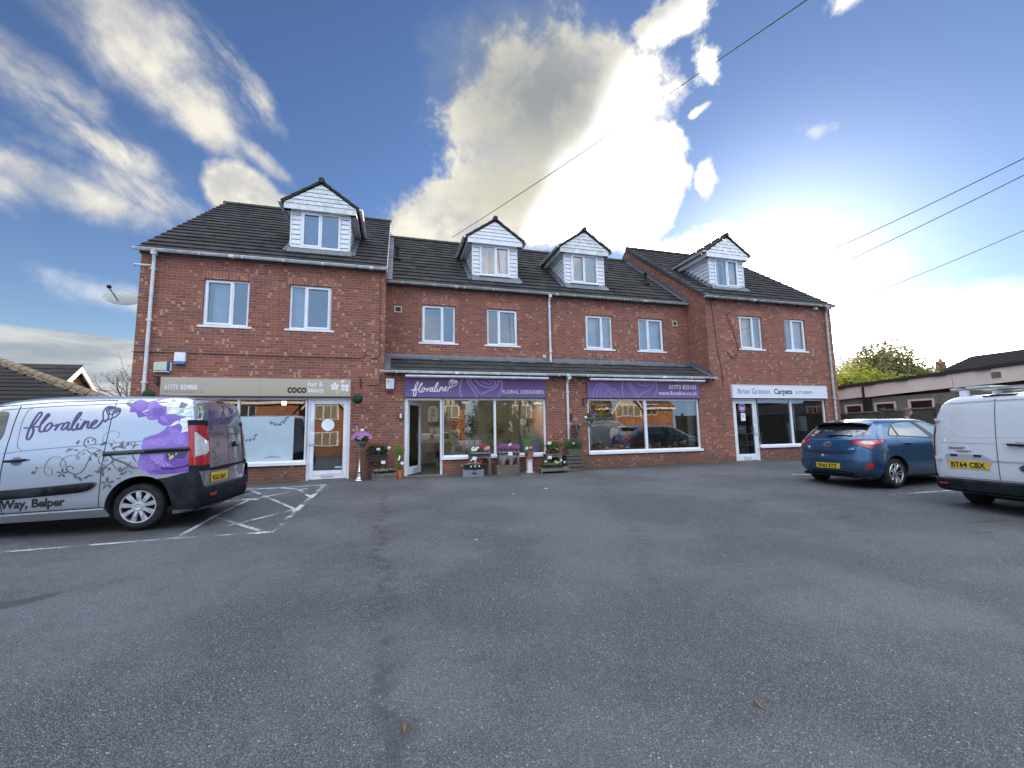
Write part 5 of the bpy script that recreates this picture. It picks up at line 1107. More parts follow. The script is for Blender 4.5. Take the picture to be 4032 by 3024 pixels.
def wheel(parent, x, y, R, rr, kind, width=.20, spin=0.0):
    """tyre and rim; outer face on the +-y side"""
    sg = 1 if y > 0 else -1; Y = lambda h: h*sg
    mb = MB(); pr = [(rr-.01, -.5), (rr+.02, -.5), (R-.05, -.49), (R-.012, -.40), (R, -.28), (R, .25), (R-.008, .36), (R-.03, .45), (R-.06, .485), (rr+.015, .475), (rr-.005, .42)]
    mb.lathe([(a, Y(h*width)) for a, h in pr], (0, 0, 0), 40, axis='y')
    for g in (-.15, 0, .15): mb.lathe([(R+.001, Y((g-.012)*width)), (R+.001, Y((g+.012)*width))], (0, 0, 0), 40, axis='y')
    w = mb.build('wheel', RUBBER, parent, local=True, smooth=True); w.location = (x, y-sg*width*.5, R)
    m2 = MB(); m2.lathe([(rr-.012, Y(.38*width)), (rr-.03, Y(.1*width)), (rr-.03, Y(-.4*width))], seg=36, axis='y'); m2.lathe([(0, Y(.0*width)), (rr-.03, Y(.0*width))], seg=36, axis='y'); m2.lathe([(.0, Y(.05*width)), (.10, Y(.05*width)), (.13, Y(.0))], seg=20, axis='y'); m2.build('wheel_well_disc', RIMD, w, local=True)
    m3 = MB(); m3.lathe([(rr-.018, Y(.40*width)), (rr-.014, Y(.46*width)), (rr-.001, Y(.47*width)), (rr+.004, Y(.43*width))], seg=48, axis='y')
    def spoke(a, w0, w1, r0, r1, h0, h1, th=.02, twist=0):
        ca, sa_ = math.cos(a), math.sin(a); ca2, sa2 = math.cos(a+twist), math.sin(a+twist); vs = []
        for (r, ww, h, c_, s_) in ((r0, w0, h0, ca, sa_), ((r0+r1)/2, (w0+w1)/2, (h0+h1)/2+.006, math.cos(a+twist/2), math.sin(a+twist/2)), (r1, w1, h1, ca2, sa2)):
            for q, dh in ((-.5, -th), (-.32, 0), (.32, 0), (.5, -th)): vs.append((r*c_-q*ww*s_, Y(h+dh), r*s_+q*ww*c_))
        fs = [(i*4+k, i*4+k+1, (i+1)*4+k+1, (i+1)*4+k) for i in range(2) for k in range(3)]; m3.add(vs, fs)
    if kind == 'cover':
        for k in range(9): spoke(spin+2*math.pi*k/9, .048, .082, .055, rr-.012, .40*width, .43*width)
        m3.lathe([(0, Y(.44*width)), (.03, Y(.44*width)), (.045, Y(.46*width)), (.05, Y(.42*width)), (.085, Y(.40*width)), (.09, Y(.32*width))], seg=24, axis='y')
    else:
        for k in range(5):
            for q in (-.16, .16): spoke(spin+2*math.pi*k/5+q, .035, .058, .045, rr-.012, .36*width, .43*width, twist=q*.5)
        m3.lathe([(0, Y(.40*width)), (.03, Y(.40*width)), (.06, Y(.37*width)), (.065, Y(.30*width))], seg=20, axis='y')
    m3.build('wheel_trim' if kind == 'cover' else 'alloy_rim', SILV if kind == 'cover' else pmat('bright_alloy', (.66, .67, .69), .18, metal=.95, col2=(.35, .36, .38), nscale=9), w, local=True)
    return w
def archcut(x, y0, y1, R, z, mt):
    mb = MB(); mb.lathe([(0, y0), (R, y0), (R, y1), (0, y1)], (x, 0, z), 40, axis='y'); o = mb.build('cutter', mt, None); bm = bmesh.new(); bm.from_mesh(o.data); bmesh.ops.remove_doubles(bm, verts=bm.verts, dist=1e-5); bmesh.ops.recalc_face_normals(bm, faces=bm.faces); bm.to_mesh(o.data); bm.free(); return o
def plate(parent, fn, y0, z0, w, h, txt, flip=True, off=None):
    """number plate on a rear surface: fn maps (y, z); text reads from +y to -y"""
    mb = MB(); x = fn(y0, z0)[0]; x = min(x, fn(y0-w, z0)[0], fn(y0-w/2, z0+h)[0])
    xa, xb = fn(y0, z0)[0]-.004, fn(y0-w, z0)[0]-.004; f = lambda u, v: (xa+(xb-xa)*(u/w), y0-u, z0+v)
    poly = [(.008, 0), (w-.008, 0), (w, .008), (w, h-.008), (w-.008, h), (.008, h), (0, h-.008), (0, .008)]
    mb.add([f(u, v) for u, v in poly]+[(f(u, v)[0]-.006, f(u, v)[1], f(u, v)[2]) for u, v in poly], [tuple(range(8)), tuple(reversed(range(8, 16)))]+[(i, (i+1) % 8, 8+(i+1) % 8, 8+i) for i in range(8)])
    p = mb.build('number_plate', PLY, parent, local=True)
    m2 = MB(); g = lambda u, v: (f(u, v)[0]-.0075, f(u, v)[1], f(u, v)[2])
    text2(m2, txt, .108, g, .031*w/.52, .018, bold=.004, xs=w/.52*.89, space=1.02); m2.build('plate_text', PLK, p, local=True)
    return p

# ---- silver florist's van (front out of the picture to the left)
SP = carpaint('silver_metallic', (.47, .50, .56), metal=.80, rough=.30, dirt=.12)
vx, vy, vh = -3.50, 8.311, R_(176.5)
t = thing('silver_van', 'silver florist van printed with purple flowers and grey scrolls, parked at the left', 'van', (vx, vy, gz(vx, vy)), vh)
VK = [(.20, -.70, 3.82, .86, .26, .5), (.34, -.80, 3.90, .925, .16, .55), (.78, -.80, 3.93, .935, .16, .6), (.95, -.79, 3.80, .935, .15, .75), (1.15, -.77, 3.45, .925, .15, .7), (1.35, -.745, 3.05, .90, .15, .6), (1.60, -.70, 2.60, .87, .15, .5), (1.80, -.655, 2.15, .83, .14, .5), (1.88, -.62, 1.9, .79, .15, .6), (1.93, -.52, 1.5, .70, .2, .7), (1.955, -.30, 1.1, .48, .3, .7), (1.962, -.05, .8, .22, .3, .5)]
VS = Shell(VK, pr=3.0, pf=2.4)
zs = [.20, .27, .34, .45, .56, .67, .78, .86, .95, 1.05, 1.15, 1.25, 1.35, 1.45, 1.52, 1.6, 1.67, 1.74, 1.80, 1.84, 1.87, 1.895, 1.915, 1.93, 1.942, 1.951, 1.957, 1.962]
mb = MB(); VS.mesh(mb, zs, nsd=26); body = mb.build('body', [SP, BLACK], t, local=True)
ARCH = pmat('arch_black', (.010, .010, .011), .9); cs = []
for wx in (0, 3.0):
    for sg in (-1, 1): cs.append(archcut(wx-.04, sg*.52, sg*1.1, .42, .345, ARCH))
for c in cs: c.matrix_world = Matrix.Translation((vx, vy, gz(vx, vy))) @ Matrix.Rotation(vh, 4, 'Z')
dg = bpy.context.evaluated_depsgraph_get(); dg.update(); cut(body, cs); auto_smooth(body)
mb = MB(); mb.box(-.70, 3.7, -.78, .78, .22, .30); mb.box(-.6, -.3, -.3, .25, .16, .24); mb.build('underbody', ARCH, t, local=True)
for sg in (1, -1):
    F_ = VS.side(sg, .003)
    wheel(t, 0, sg*.885, .325, .228, 'cover', spin=.10); wheel(t, 3.0, sg*.885, .325, .228, 'cover')
LS = VS.side(1, .003); LR = VS.rear(.003)
def bumper(mb):
    """wrap-round rear bumper: side wings and the deep step at the back"""
    def row(z, infl, zw):
        pts = []
        xr, xf, w, rr, rf = VS.P(max(z, .34)); w += infl; x0 = -.80-infl*2.6-.0
        for i in range(15):
            a = math.pi/2*i/14; pts.append((x0+.22*(1-math.cos(a)**(2/3.4)), w*math.sin(a)**(2/3.4)))
        xe = {0: -.40}.get(0); k = zw
        pts += [(x0+.22+(k-x0-.22)*j/3, w) for j in (1, 2, 3)]
        return [(x, y, z) for x, y in reversed([(x, -y) for x, y in pts[1:]])] + [(x, y, z) for x, y in pts]
    rows = [row(.26, .000, -.47), row(.30, .014, -.465), row(.42, .022, -.44), row(.55, .024, -.39), row(.66, .022, -.33), row(.72, .018, -.25)]
    return rows
rows = bumper(None); n = len(rows[0]); mb = MB()
# top edge climbs to the lamps at the sides but dips at the back doors
top = []
for i, (x, y, z) in enumerate(rows[-1]):
    f = sstep(abs(y), .80, .90); zz_ = .56+(.80-.56)*f if x < -.5 else .715+(.80-.715)*sstep(x, -.25, -.70); zz_ = .805 if (abs(y) > .9 and x < -.66) else zz_
    if x >= -.5 or abs(y) > .9: zz_ = .715+.09*sstep(-x, .25, .70)
    top.append((VS.rearx(y, zz_)-.012 if abs(y) < .86 else x, y*.997, zz_))
rr2 = []
for r in rows: rr2.append([(x, y, min(z, top[i][2]-.01*(5-rows.index(r)))) for i, (x, y, z) in enumerate(r)])
rr2.append(top); vsb = [p for r in rr2 for p in r]; mb.add(vsb, [(i*n+k, i*n+k+1, (i+1)*n+k+1, (i+1)*n+k) for i in range(len(rr2)-1) for k in range(n-1)])
mb.quad((-.86, -.86, .27), (-.86, .86, .27), (-.5, .86, .27), (-.5, -.86, .27)); bp_ = mb.build('rear_bumper', PLAST, t, local=True); auto_smooth(bp_, 50)
for y0, y1 in ((.56, .72), (-.72, -.56)):
    mb = MB(); mb.box(-.872, -.855, y0, y1, .42, .462); mb.build('bumper_reflector', REDL, bp_, local=True)
# sills
for sg in (1, -1):
    mb = MB(); f = VS.side(sg, .012); pts = [(x, z) for x, z in ((.38, .335), (2.5, .285), (2.5, .19), (.33, .225))]; panel2(mb, pts, f, .2); o = mb.build('sill_trim', SP, t, local=True); solidp(o, .03)
    seam(t, VS.side(sg, .014), [(.36, .345), (2.5, .295)], .012)
    m_ = [(1.7, .625), (1.131, .658), (.60, .700), (.53, .700), (.507, .675), (.53, .635), (.58, .59), (.68, .565), (.98, .541), (1.7, .50)]
    o = pan(t, 'side_moulding', VS.side(sg, .020), m_, PLAST, .1); solidp(o, .02)
    o = pan(t, 'side_moulding', VS.side(sg, .020), [(1.72, .622), (2.45, .60), (2.45, .47), (1.72, .497)], PLAST, .1); solidp(o, .02)
# arch lip
for sg in (1, -1):
    seam(t, VS.side(sg, .006), [(-.04+.435*math.cos(a), .345+.435*math.sin(a)) for a in [math.pi*k/24 for k in range(25)]], .025, SP, 'arch_lip')
# sliding rail
o = pan(t, 'door_rail', VS.side(1, .016), [(.441, 1.123), (.437, 1.064), (-.10, 1.086), (-.60, 1.108), (-.635, 1.125), (-.642, 1.145), (-.62, 1.170), (-.10, 1.146)], pmat('rail_black', (.008, .008, .009), .45), .05); solidp(o, .014)
seam(t, VS.side(1, .019), [(.42, 1.095), (-.10, 1.117), (-.60, 1.138)], .010, pmat('rail_groove', (.045, .045, .045), .6), 'rail_groove')
# panel gaps and creases
for sg in (1, -1):
    f = VS.side(sg, .0025)
    seam(t, f, [(.402, 1.865), (.426, 1.505), (.435, 1.245), (.447, .95), (.451, .745), (.457, .356)], .009)
    seam(t, f, [(1.541, 1.79), (1.570, 1.513), (1.596, 1.13), (1.612, .833), (1.610, .629), (1.552, .302)], .010)
    seam(t, f, [(2.0, 1.76), (1.593, 1.802), (1.087, 1.845), (.582, 1.866), (.402, 1.868)], .009)
    seam(t, f, [(1.754, 1.73), (1.442, 1.760), (1.122, 1.784), (.565, 1.812), (.019, 1.832), (-.411, 1.835)], .007)
    seam(t, VS.side(sg, .002), [(1.394, 1.755), (1.434, 1.735), (1.456, 1.683), (1.479, 1.543), (1.483, 1.353), (1.475, 1.24), (1.453, 1.195), (1.403, 1.165)], .008, SEAML, 'panel_crease_shade', 3)
    seam(t, VS.side(sg, .002), [(1.62, 1.128), (1.403, 1.160), (1.03, 1.192), (.55, 1.230), (.36, 1.243), (-.03, 1.265)], .010, SEAML, 'panel_crease_shade')
    o = pan(t, 'front_door_glass', VS.side(sg, .004), [(2.5, 1.66), (1.713, 1.715), (1.671, 1.708), (1.649, 1.68), (1.649, 1.584), (1.657, 1.40), (1.68, 1.32), (2.7, 1.22)], CGL, .1)
    pan(t, 'door_handle_recess', VS.side(sg, .004), [(1.38, 1.02), (1.40, .98), (1.44, .957), (1.48, .965), (1.51, .99), (1.515, 1.03), (1.49, 1.07), (1.45, 1.083), (1.41, 1.07)], SEAML, .03)
    mb = MB(); y = sg*(VS.sidey(1.45, 1.03)+.03); mb.tube([(1.575, y, 1.022), (1.333, y, 1.039)], .016, 8); mb.box(1.40, 1.50, min(y, y-sg*.03), max(y, y-sg*.03), 1.015, 1.045); mb.build('door_handle', PLAST, t, local=True)
# rear doors: recessed glass-shaped panels, gaps, lamps
RG = pmat('rear_window_film', (.16, .165, .185), .12, col2=(.12, .125, .15), nscale=3, coat=1.0)
for a, b in ((.62, .015), (-.015, -.62)):
    y0, y1 = (a, b); s_ = 1 if y0 > .1 else -1; yo, yi = (a, b) if s_ > 0 else (b, a)
    poly = [(yi, 1.28), (yo*.98, 1.30), (yo*1.07, 1.35), (yo*1.06, 1.55), (yo*.97, 1.78), (yo*.88, 1.835), (yi, 1.85)]
    pan(t, 'rear_door_window', VS.rear(.003), poly, RG, .07)
    seam(t, VS.rear(.004), [(yi, 1.27), (yo*.98, 1.285), (yo*1.10, 1.34), (yo*1.09, 1.56), (yo*1.0, 1.79), (yo*.90, 1.85), (yi, 1.865)], .014, SP, 'window_surround', 0)
f = VS.rear(.003)
seam(t, f, [(0, 1.90), (0, .52)], .010)
for s_ in (1, -1):
    seam(t, f, [(s_*.70, 1.88), (s_*.745, 1.60), (s_*.755, 1.1), (s_*.755, .62)], .008)
seam(t, f, [(-.72, 1.895), (-.3, 1.91), (.3, 1.91), (.72, 1.895)], .008)
for s_ in (1, -1):       # tall lamps wrapped round the corners
    def lampfn(a, z, s_=s_, o_=.012):      # a runs from the side (0) round to the rear (1)
        w = VS.P(z)[2]; xr = VS.P(z)[0]; ang = (1-a)*math.radians(80)+math.radians(10)*a*0
        th = math.pi/2*(1-a*.62); x = xr+.15*(1-math.cos(th)**(2/3.0)); y = w*math.sin(th)**(2/3.0)
        return (x-o_*a, s_*(y+o_*(1-a)*.8), z)
    def lp(name, poly, mt, o_=.012): mb = MB(); panel2(mb, poly, lambda a, z: lampfn(a, z, s_, o_), .06); o = mb.build(name, mt, t, local=True, smooth=True); return o
    l0 = lp('tail_lamp', [(0, .895), (0, 1.478), (.10, 1.49), (.93, 1.485), (1.0, 1.30), (1.0, .90), (.9, .885)], REDL, .014)
    mb = MB(); panel2(mb, [(.30, 1.02), (.30, 1.39), (.45, 1.37), (.95, 1.24), (.97, 1.10), (.85, 1.05)], lambda a, z: lampfn(a, z, s_, .018), .06); mb.build('reversing_lens', CLRL, l0, local=True)
    lp('lamp_surround', [(0, 1.482), (0, 1.567), (1.0, 1.567), (1.0, 1.482)], PLAST, .012); lp('lamp_surround', [(0, .800), (0, .892), (1.0, .892), (1.0, .800)], PLAST, .012)
o = pan(t, 'high_brake_lamp', VS.rear(.012), [(.13, 1.882), (.13, 1.915), (-.13, 1.915), (-.13, 1.882)], REDD, .05); solidp(o, .012)
# plate housing, plate, rear handle
pan(t, 'plate_recess', VS.rear(.004), [(.60, .785), (.60, .56), (.03, .56), (.03, .785)], SP, .1); pan(t, 'recess_shadow', VS.rear(.005), [(.64, .83), (.60, .785), (.03, .785), (-.05, .80), (-.60, .83), (-.60, .86), (.05, .85)], PLAST, .1)
plate(t, VS.rear(.010), .60, .615, .52, .135, 'FG62 BAV')
mb = MB(); x = VS.rearx(-.2, 1.15)-.025; mb.box(x-.02, x, -.30, -.10, 1.135, 1.165); mb.ball((x+.01, -.2, 1.19), (.02, .045, .04), 10, 6); mb.build('rear_handle', PLAST, t, local=True)
for y_ in (.44, .20, ): mb = MB(); mb.box(-.80, -.785, y_-.04, y_+.04, .80, .825); mb.build('plate_lamp', PLAST, t, local=True)
# --- printed wrap, all on the nearside
DP = [pmat(n_, c_, .35, col2=c2_, nscale=ns_, amt=1.0, coat=.6) for i, (n_, c_, c2_, ns_) in enumerate([('print_purple', (.16, .075, .40), (.24, .13, .50), 5), ('print_violet', (.11, .035, .31), (.19, .09, .42), 7), ('print_deep_violet', (.030, .010, .10), (.06, .02, .16), 8), ('print_lilac', (.31, .19, .58), (.22, .12, .47), 9), ('print_white_petal', (.84, .90, .86), (.60, .68, .64), 9), ('print_green', (.25, .44, .08), (.38, .52, .20), 20), ('print_yellow', (.62, .58, .10), (.5, .42, .10), 20), ('print_pink', (.36, .12, .42), (.28, .10, .45), 8), ('print_dark_leaf', (.08, .07, .11), (.14, .13, .17), 10)])]
wrap = None
def decal(poly, mi_, off, name='flower_print', sm=0, step=.06, par=None):
    return pan(par or t, name, VS.side(1, off), poly, DP[mi_], step, sm)
fl = decal([(-.024, 1.306), (-.084, 1.331), (-.149, 1.352), (-.213, 1.382), (-.27, 1.426), (-.294, 1.472), (-.373, 1.486), (-.445, 1.516), (-.509, 1.469), (-.508, 1.376), (-.602, 1.402), (-.678, 1.38), (-.700, 1.10), (-.705, .81), (-.451, .785), (-.287, .775), (-.161, .785), (-.105, .828), (-.031, .868), (.007, .907), (.013, .951), (-.005, 1.063), (-.025, 1.144), (-.017, 1.265)], 0, .0035)
decal([(-.026, 1.272), (-.153, 1.284), (-.284, 1.319), (-.417, 1.324), (-.387, 1.264), (-.325, 1.189), (-.031, 1.152), (-.019, 1.234)], 3, .0042, par=fl, sm=2)
decal([(-.32, 1.46), (-.40, 1.44), (-.52, 1.36), (-.56, 1.28), (-.50, 1.20), (-.42, 1.24), (-.36, 1.34)], 3, .0044, par=fl, sm=2)
decal([(.010, .95), (-.06, .99), (-.13, .955), (-.20, .905), (-.18, .84), (-.10, .835), (-.031, .868)], 3, .0044, par=fl, sm=2)
decal([(-.547, 1.184), (-.59, 1.26), (-.66, 1.235), (-.698, 1.218), (-.695, 1.173)], 7, .0044, par=fl)
decal([(-.21, .929), (-.312, .873), (-.446, .865), (-.578, .894), (-.70, .955), (-.70, .912), (-.58, .864), (-.447, .838), (-.314, .845)], 2, .0046, par=fl)
decal([(-.15, .835), (-.30, .86), (-.46, .83), (-.62, .86), (-.70, .90), (-.703, .82), (-.45, .79), (-.25, .785)], 1, .0044, par=fl)
decal([(-.102, 1.078), (-.153, 1.088), (-.199, 1.087), (-.345, 1.083), (-.337, 1.0), (-.371, .984), (-.437, 1.005), (-.506, .965), (-.585, .992), (-.668, 1.081), (-.695, 1.130), (-.698, .988), (-.642, .953), (-.544, .895), (-.445, .869), (-.312, .873), (-.231, .913), (-.161, .976), (-.118, 1.022)], 1, .0052, par=fl)
decal([(-.115, 1.07), (-.20, 1.08), (-.31, 1.075), (-.31, 1.0), (-.38, .93), (-.46, .89), (-.33, .885), (-.24, .925), (-.17, .985), (-.13, 1.03)], 3, .0056, par=fl)
decal([(-.332, 1.083), (-.612, 1.105), (-.597, 1.015), (-.539, .986), (-.437, 1.005), (-.371, .984), (-.34, 1.008)], 2, .0062, par=fl)
decal([(-.377, .999), (-.388, 1.036), (-.427, 1.054), (-.448, 1.035), (-.43, 1.009), (-.398, .991)], 6, .0068, par=fl, step=.02); decal([(-.454, 1.05), (-.459, 1.08), (-.482, 1.087), (-.474, 1.053)], 6, .0068, par=fl); decal([(-.366, 1.075), (-.386, 1.067), (-.388, 1.044), (-.371, 1.048)], 6, .0068, par=fl)
mb = MB(); fnd = VS.side(1, .0066)
for k in range(150):       # dewdrop speckle printed on two petals
    a, b = (random.uniform(-.30, -.13), random.uniform(.93, 1.07)) if k < 80 else ((random.uniform(-.40, -.25), random.uniform(.885, .95)) if k < 115 else (random.uniform(-.32, -.10), random.uniform(1.20, 1.30)))
    r = random.uniform(.003, .007); mb.add([fnd(a+r*math.cos(q), b+r*math.sin(q)) for q in (0, 1.05, 2.1, 3.14, 4.2, 5.24)], [tuple(range(6))])
mb.build('dewdrop_print', pmat('print_pale_lilac', (.50, .38, .74), .3), fl, local=True)
for poly, mi_ in (([(.288, 1.816), (.211, 1.82), (.181, 1.858), (.124, 1.885), (.057, 1.865), (.003, 1.842), (-.002, 1.766), (.052, 1.69), (-.024, 1.636), (.085, 1.61), (.13, 1.69), (.208, 1.691), (.214, 1.767), (.261, 1.797)], 1),
                  ([(.003, 1.842), (-.048, 1.865), (-.101, 1.865), (-.138, 1.819), (-.193, 1.788), (-.254, 1.772), (-.262, 1.656), (-.196, 1.649), (-.153, 1.596), (-.121, 1.573), (-.055, 1.574), (-.016, 1.613), (-.016, 1.658), (.052, 1.69), (.004, 1.766)], 0),
                  ([(-.153, 1.596), (-.196, 1.645), (-.289, 1.656), (-.383, 1.655), (-.452, 1.624), (-.547, 1.623), (-.47, 1.562), (-.372, 1.501), (-.293, 1.483), (-.232, 1.492), (-.176, 1.535)], 0),
                  ([(-.08, 1.881), (-.131, 1.90), (-.207, 1.90), (-.211, 1.873), (-.135, 1.853)], 3)): decal(poly, mi_, .0035, 'bell_flower_print')
for poly in ([(.10, 1.84), (.02, 1.80), (.05, 1.72), (.12, 1.72), (.16, 1.80)], [(-.10, 1.66), (-.19, 1.64), (-.24, 1.70), (-.18, 1.76), (-.08, 1.74)], ): decal(poly, 1 if poly[0][0] < 0 else 0, .0042, 'petal_shading', sm=3)
for poly in ([(-.04, 1.60), (-.09, 1.585), (-.12, 1.60), (-.09, 1.63), (-.05, 1.64)], [(-.20, 1.58), (-.27, 1.53), (-.30, 1.55), (-.26, 1.62), (-.20, 1.63)], [(-.02, 1.83), (-.06, 1.84), (-.09, 1.80), (-.04, 1.74), (-.01, 1.76)]): decal(poly, 3, .0045, 'petal_highlight', sm=3)
for poly in ([(-.425, 1.849), (-.523, 1.81), (-.492, 1.755), (-.418, 1.748)], ): decal(poly, 8, .0038, 'leaf_print')
for i, poly in enumerate(([(-.123, 1.846), (-.167, 1.88), (-.213, 1.888), (-.25, 1.90), (-.419, 1.90), (-.475, 1.898), (-.381, 1.886), (-.424, 1.857), (-.428, 1.802), (-.376, 1.756), (-.275, 1.764), (-.2, 1.792), (-.244, 1.83)],
             [(-.475, 1.905), (-.60, 1.90), (-.63, 1.87), (-.577, 1.809), (-.523, 1.81), (-.425, 1.849), (-.381, 1.886)], [(-.524, 1.794), (-.591, 1.813), (-.642, 1.817), (-.668, 1.621), (-.568, 1.615), (-.493, 1.631), (-.447, 1.655), (-.473, 1.732)],
             [(-.451, 1.531), (-.468, 1.585), (-.562, 1.615), (-.668, 1.618), (-.682, 1.40), (-.601, 1.405), (-.495, 1.377), (-.503, 1.461)], [(-.331, 1.471), (-.39, 1.54), (-.446, 1.566), (-.445, 1.516), (-.387, 1.486)], [(-.302, 1.656), (-.291, 1.718), (-.351, 1.729), (-.435, 1.686), (-.382, 1.663)])): decal(poly, 4, .0048+.0002*i, 'white_flower_print')
for poly in ([(-.281, 1.868), (-.319, 1.890), (-.363, 1.865), (-.317, 1.841)], [(-.594, 1.763), (-.619, 1.795), (-.64, 1.79), (-.65, 1.707), (-.616, 1.731)], [(-.601, 1.529), (-.634, 1.552), (-.668, 1.528), (-.651, 1.49), (-.609, 1.498)], [(.297, 1.845), (.242, 1.882), (.19, 1.880), (.251, 1.835)], [(-.43, 1.70), (-.46, 1.73), (-.50, 1.70), (-.46, 1.67)]): decal(poly, 5, .0064, 'green_heart_print', step=.04)
GS = VS.side(1, .0036)
mb = MB()
for q, pts in enumerate(([(-.13, 1.84), (-.22, 1.84), (-.30, 1.85)], [(-.24, 1.79), (-.30, 1.82), (-.33, 1.86)], [(-.42, 1.80), (-.38, 1.83), (-.34, 1.86)], [(-.30, 1.89), (-.32, 1.87)], [(-.53, 1.80), (-.57, 1.77), (-.61, 1.76)], [(-.46, 1.72), (-.53, 1.74), (-.60, 1.75)], [(-.50, 1.64), (-.56, 1.68), (-.61, 1.73)], [(-.66, 1.66), (-.63, 1.70)], [(-.47, 1.55), (-.55, 1.53), (-.62, 1.53)], [(-.52, 1.42), (-.58, 1.47), (-.62, 1.51)], [(-.60, 1.42), (-.63, 1.49)], [(-.66, 1.60), (-.64, 1.55)], [(-.46, 1.61), (-.52, 1.615), (-.66, 1.617)], [(-.47, 1.73), (-.52, 1.79)], [(-.43, 1.80), (-.43, 1.85)])): ribbon2(mb, smooth2(pts, 4), .007, VS.side(1, .0068+.0001*q), taper=True)
mb.build('petal_veins', pmat('print_sage', (.36, .44, .40), .4), t, local=True); mb = MB()
for pts in ([(-.30, 1.66), (-.27, 1.76), (-.33, 1.80)], [(.03, 1.70), (-.04, 1.73)], [(.05, 1.69), (-.02, 1.71)]): ribbon2(mb, pts, .012, VS.side(1, .0066))
mb.build('stamen_print', DP[4], t, local=True)
mb = MB()
SCR = [([(.533, 1.139), (.594, 1.076), (.629, .965), (.672, .865), (.734, .823), (.814, .84), (.865, .888), (.857, .926), (.815, .933), (.787, .907), (.8, .89)], .014, 0), ([(.448, 1.097), (.495, 1.038), (.483, .969), (.421, .933), (.348, .956), (.327, 1.016), (.364, 1.065), (.416, 1.062), (.439, 1.019), (.41, .988), (.386, 1.009), (.402, 1.031)], .013, 0),
 ([(1.218, .86), (1.214, .905), (1.169, .925), (1.085, .926), (1.032, .886), (1.034, .827), (1.075, .816), (1.118, .864), (1.116, .965), (1.061, 1.056), (.983, 1.066), (.908, 1.025), (.878, .965), (.893, .928), (.937, .942), (.942, 1.001), (.897, 1.059), (.813, 1.086), (.739, 1.063), (.729, 1.033), (.758, 1.034), (.761, 1.076), (.73, 1.131), (.681, 1.117), (.69, 1.087), (.724, 1.105)], .007, 1),
 ([(.444, 1.141), (.522, 1.091), (.597, 1.11), (.659, 1.155), (.709, 1.148)], .012, 0), ([(.482, 1.15), (.558, 1.183), (.654, 1.185), (.703, 1.251), (.686, 1.311), (.629, 1.331), (.567, 1.295), (.577, 1.231), (.635, 1.223)], .011, 0), ([(.474, 1.246), (.482, 1.341), (.427, 1.402), (.338, 1.413), (.285, 1.364), (.315, 1.312)], .004, 1), ([(.414, 1.235), (.402, 1.279), (.359, 1.291), (.326, 1.251)], .004, 1),
 ([(.36, 1.05), (.274, 1.0), (.179, .96), (.084, .90), (-.01, .87)], .028, 0), ([(.30, 1.14), (.34, 1.17), (.28, 1.19), (.20, 1.165)], .02, 0), ([(.196, 1.157), (.175, 1.231), (.119, 1.26), (.079, 1.248), (.09, 1.207), (.122, 1.215), (.124, 1.238)], .008, 0), ([(.099, 1.155), (.076, 1.199), (.02, 1.22)], .012, 0), ([(.03, .97), (.063, 1.012), (.09, 1.07)], .012, 0),
 ([(.154, 1.03), (.231, 1.032), (.299, .998), (.317, .947), (.272, .886), (.194, .876), (.121, .925), (.105, .977)], .007, 0), ([(.161, .79), (.202, .82), (.193, .862), (.144, .889), (.04, .863)], .012, 0), ([(.139, .815), (.159, .831), (.142, .852), (.089, .836), (.073, .80)], .008, 0)]
mb1 = MB(); mb2 = MB()
GS3 = lambda a, z, h: VS.side(1, .0036+h)(a, z)
for q, (pts, w, k) in enumerate(SCR): ribbon3(mb2 if k else mb1, smooth2(pts, 6), w, GS3, .0003*q, .00001, taper=w > .009)
LH = [0]
def leafshape(mb, x, z, ang, L, w, fn):
    LH[0] = (LH[0]+1) % 9; fn = (VS.side(1, .0082+.0001*LH[0]) if fn is GS else VS.rear(.0062+.0001*LH[0]))
    q = Vector((math.cos(ang), math.sin(ang))); r = Vector((-q.y, q.x)); c = Vector((x, z)); P = [c, c+q*L*.25+r*w*.45, c+q*L*.6+r*w*.5, c+q*L, c+q*L*.6-r*w*.35, c+q*L*.25-r*w*.4]; mb.add([fn(p.x, p.y) for p in P], [tuple(range(6))])
for (x, z, a, L) in ((.588, .998, 1.2, .07), (.518, 1.048, 1.0, .09), (.491, .884, -2.2, .10), (.526, .859, -2.7, .08), (.501, 1.211, 2.4, .10), (.54, 1.135, 2.9, .07), (.366, 1.191, 1.6, .06), (.26, 1.179, 1.9, .10), (.736, .757, 1.0, .08), (.72, .79, -2.2, .09), (.656, .753, 2.5, .08), (.549, .783, .4, .07), (.753, 1.149, .2, .06), (.789, 1.236, 1.9, .07), (.375, .914, -.4, .10), (.34, .90, -1.0, .06), (.862, 1.156, 2.6, .05), (.862, 1.156, -.4, .05), (.862, 1.156, 1.2, .04), (.446, .873, .9, .06), (.446, .873, 2.4, .05), (.235, .831, 1.7, .08), (.225, .79, 2.7, .08), (.207, .753, -.4, .06), (.22, 1.17, 1.2, .09), (.16, 1.20, 1.5, .06), (.61, 1.28, 2.0, .04), (.65, 1.25, 1.3, .05), (.13, .90, 1.6, .04), (.42, .83, -1.4, .06)): leafshape(mb1, x, z, a, L, L*.34, GS)
for k in range(5): leafshape(mb1, .914+.01*math.cos(k*1.257+.35), .84+.01*math.sin(k*1.257+.35), k*1.257+.35, .062, .022, GS); leafshape(mb1, .368+.012*math.cos(k*1.257+1.5), .678+.012*math.sin(k*1.257+1.5), k*1.257+1.5, .085, .032, GS)
for x, z, r in ((1.244, .86, .022), (1.217, .925, .011), (.446, .85, .028), (1.085, .926, .002)): mb1.add([GS(x+r*math.cos(q*.6), z+r*math.sin(q*.6)) for q in range(10)], [tuple(range(10))])
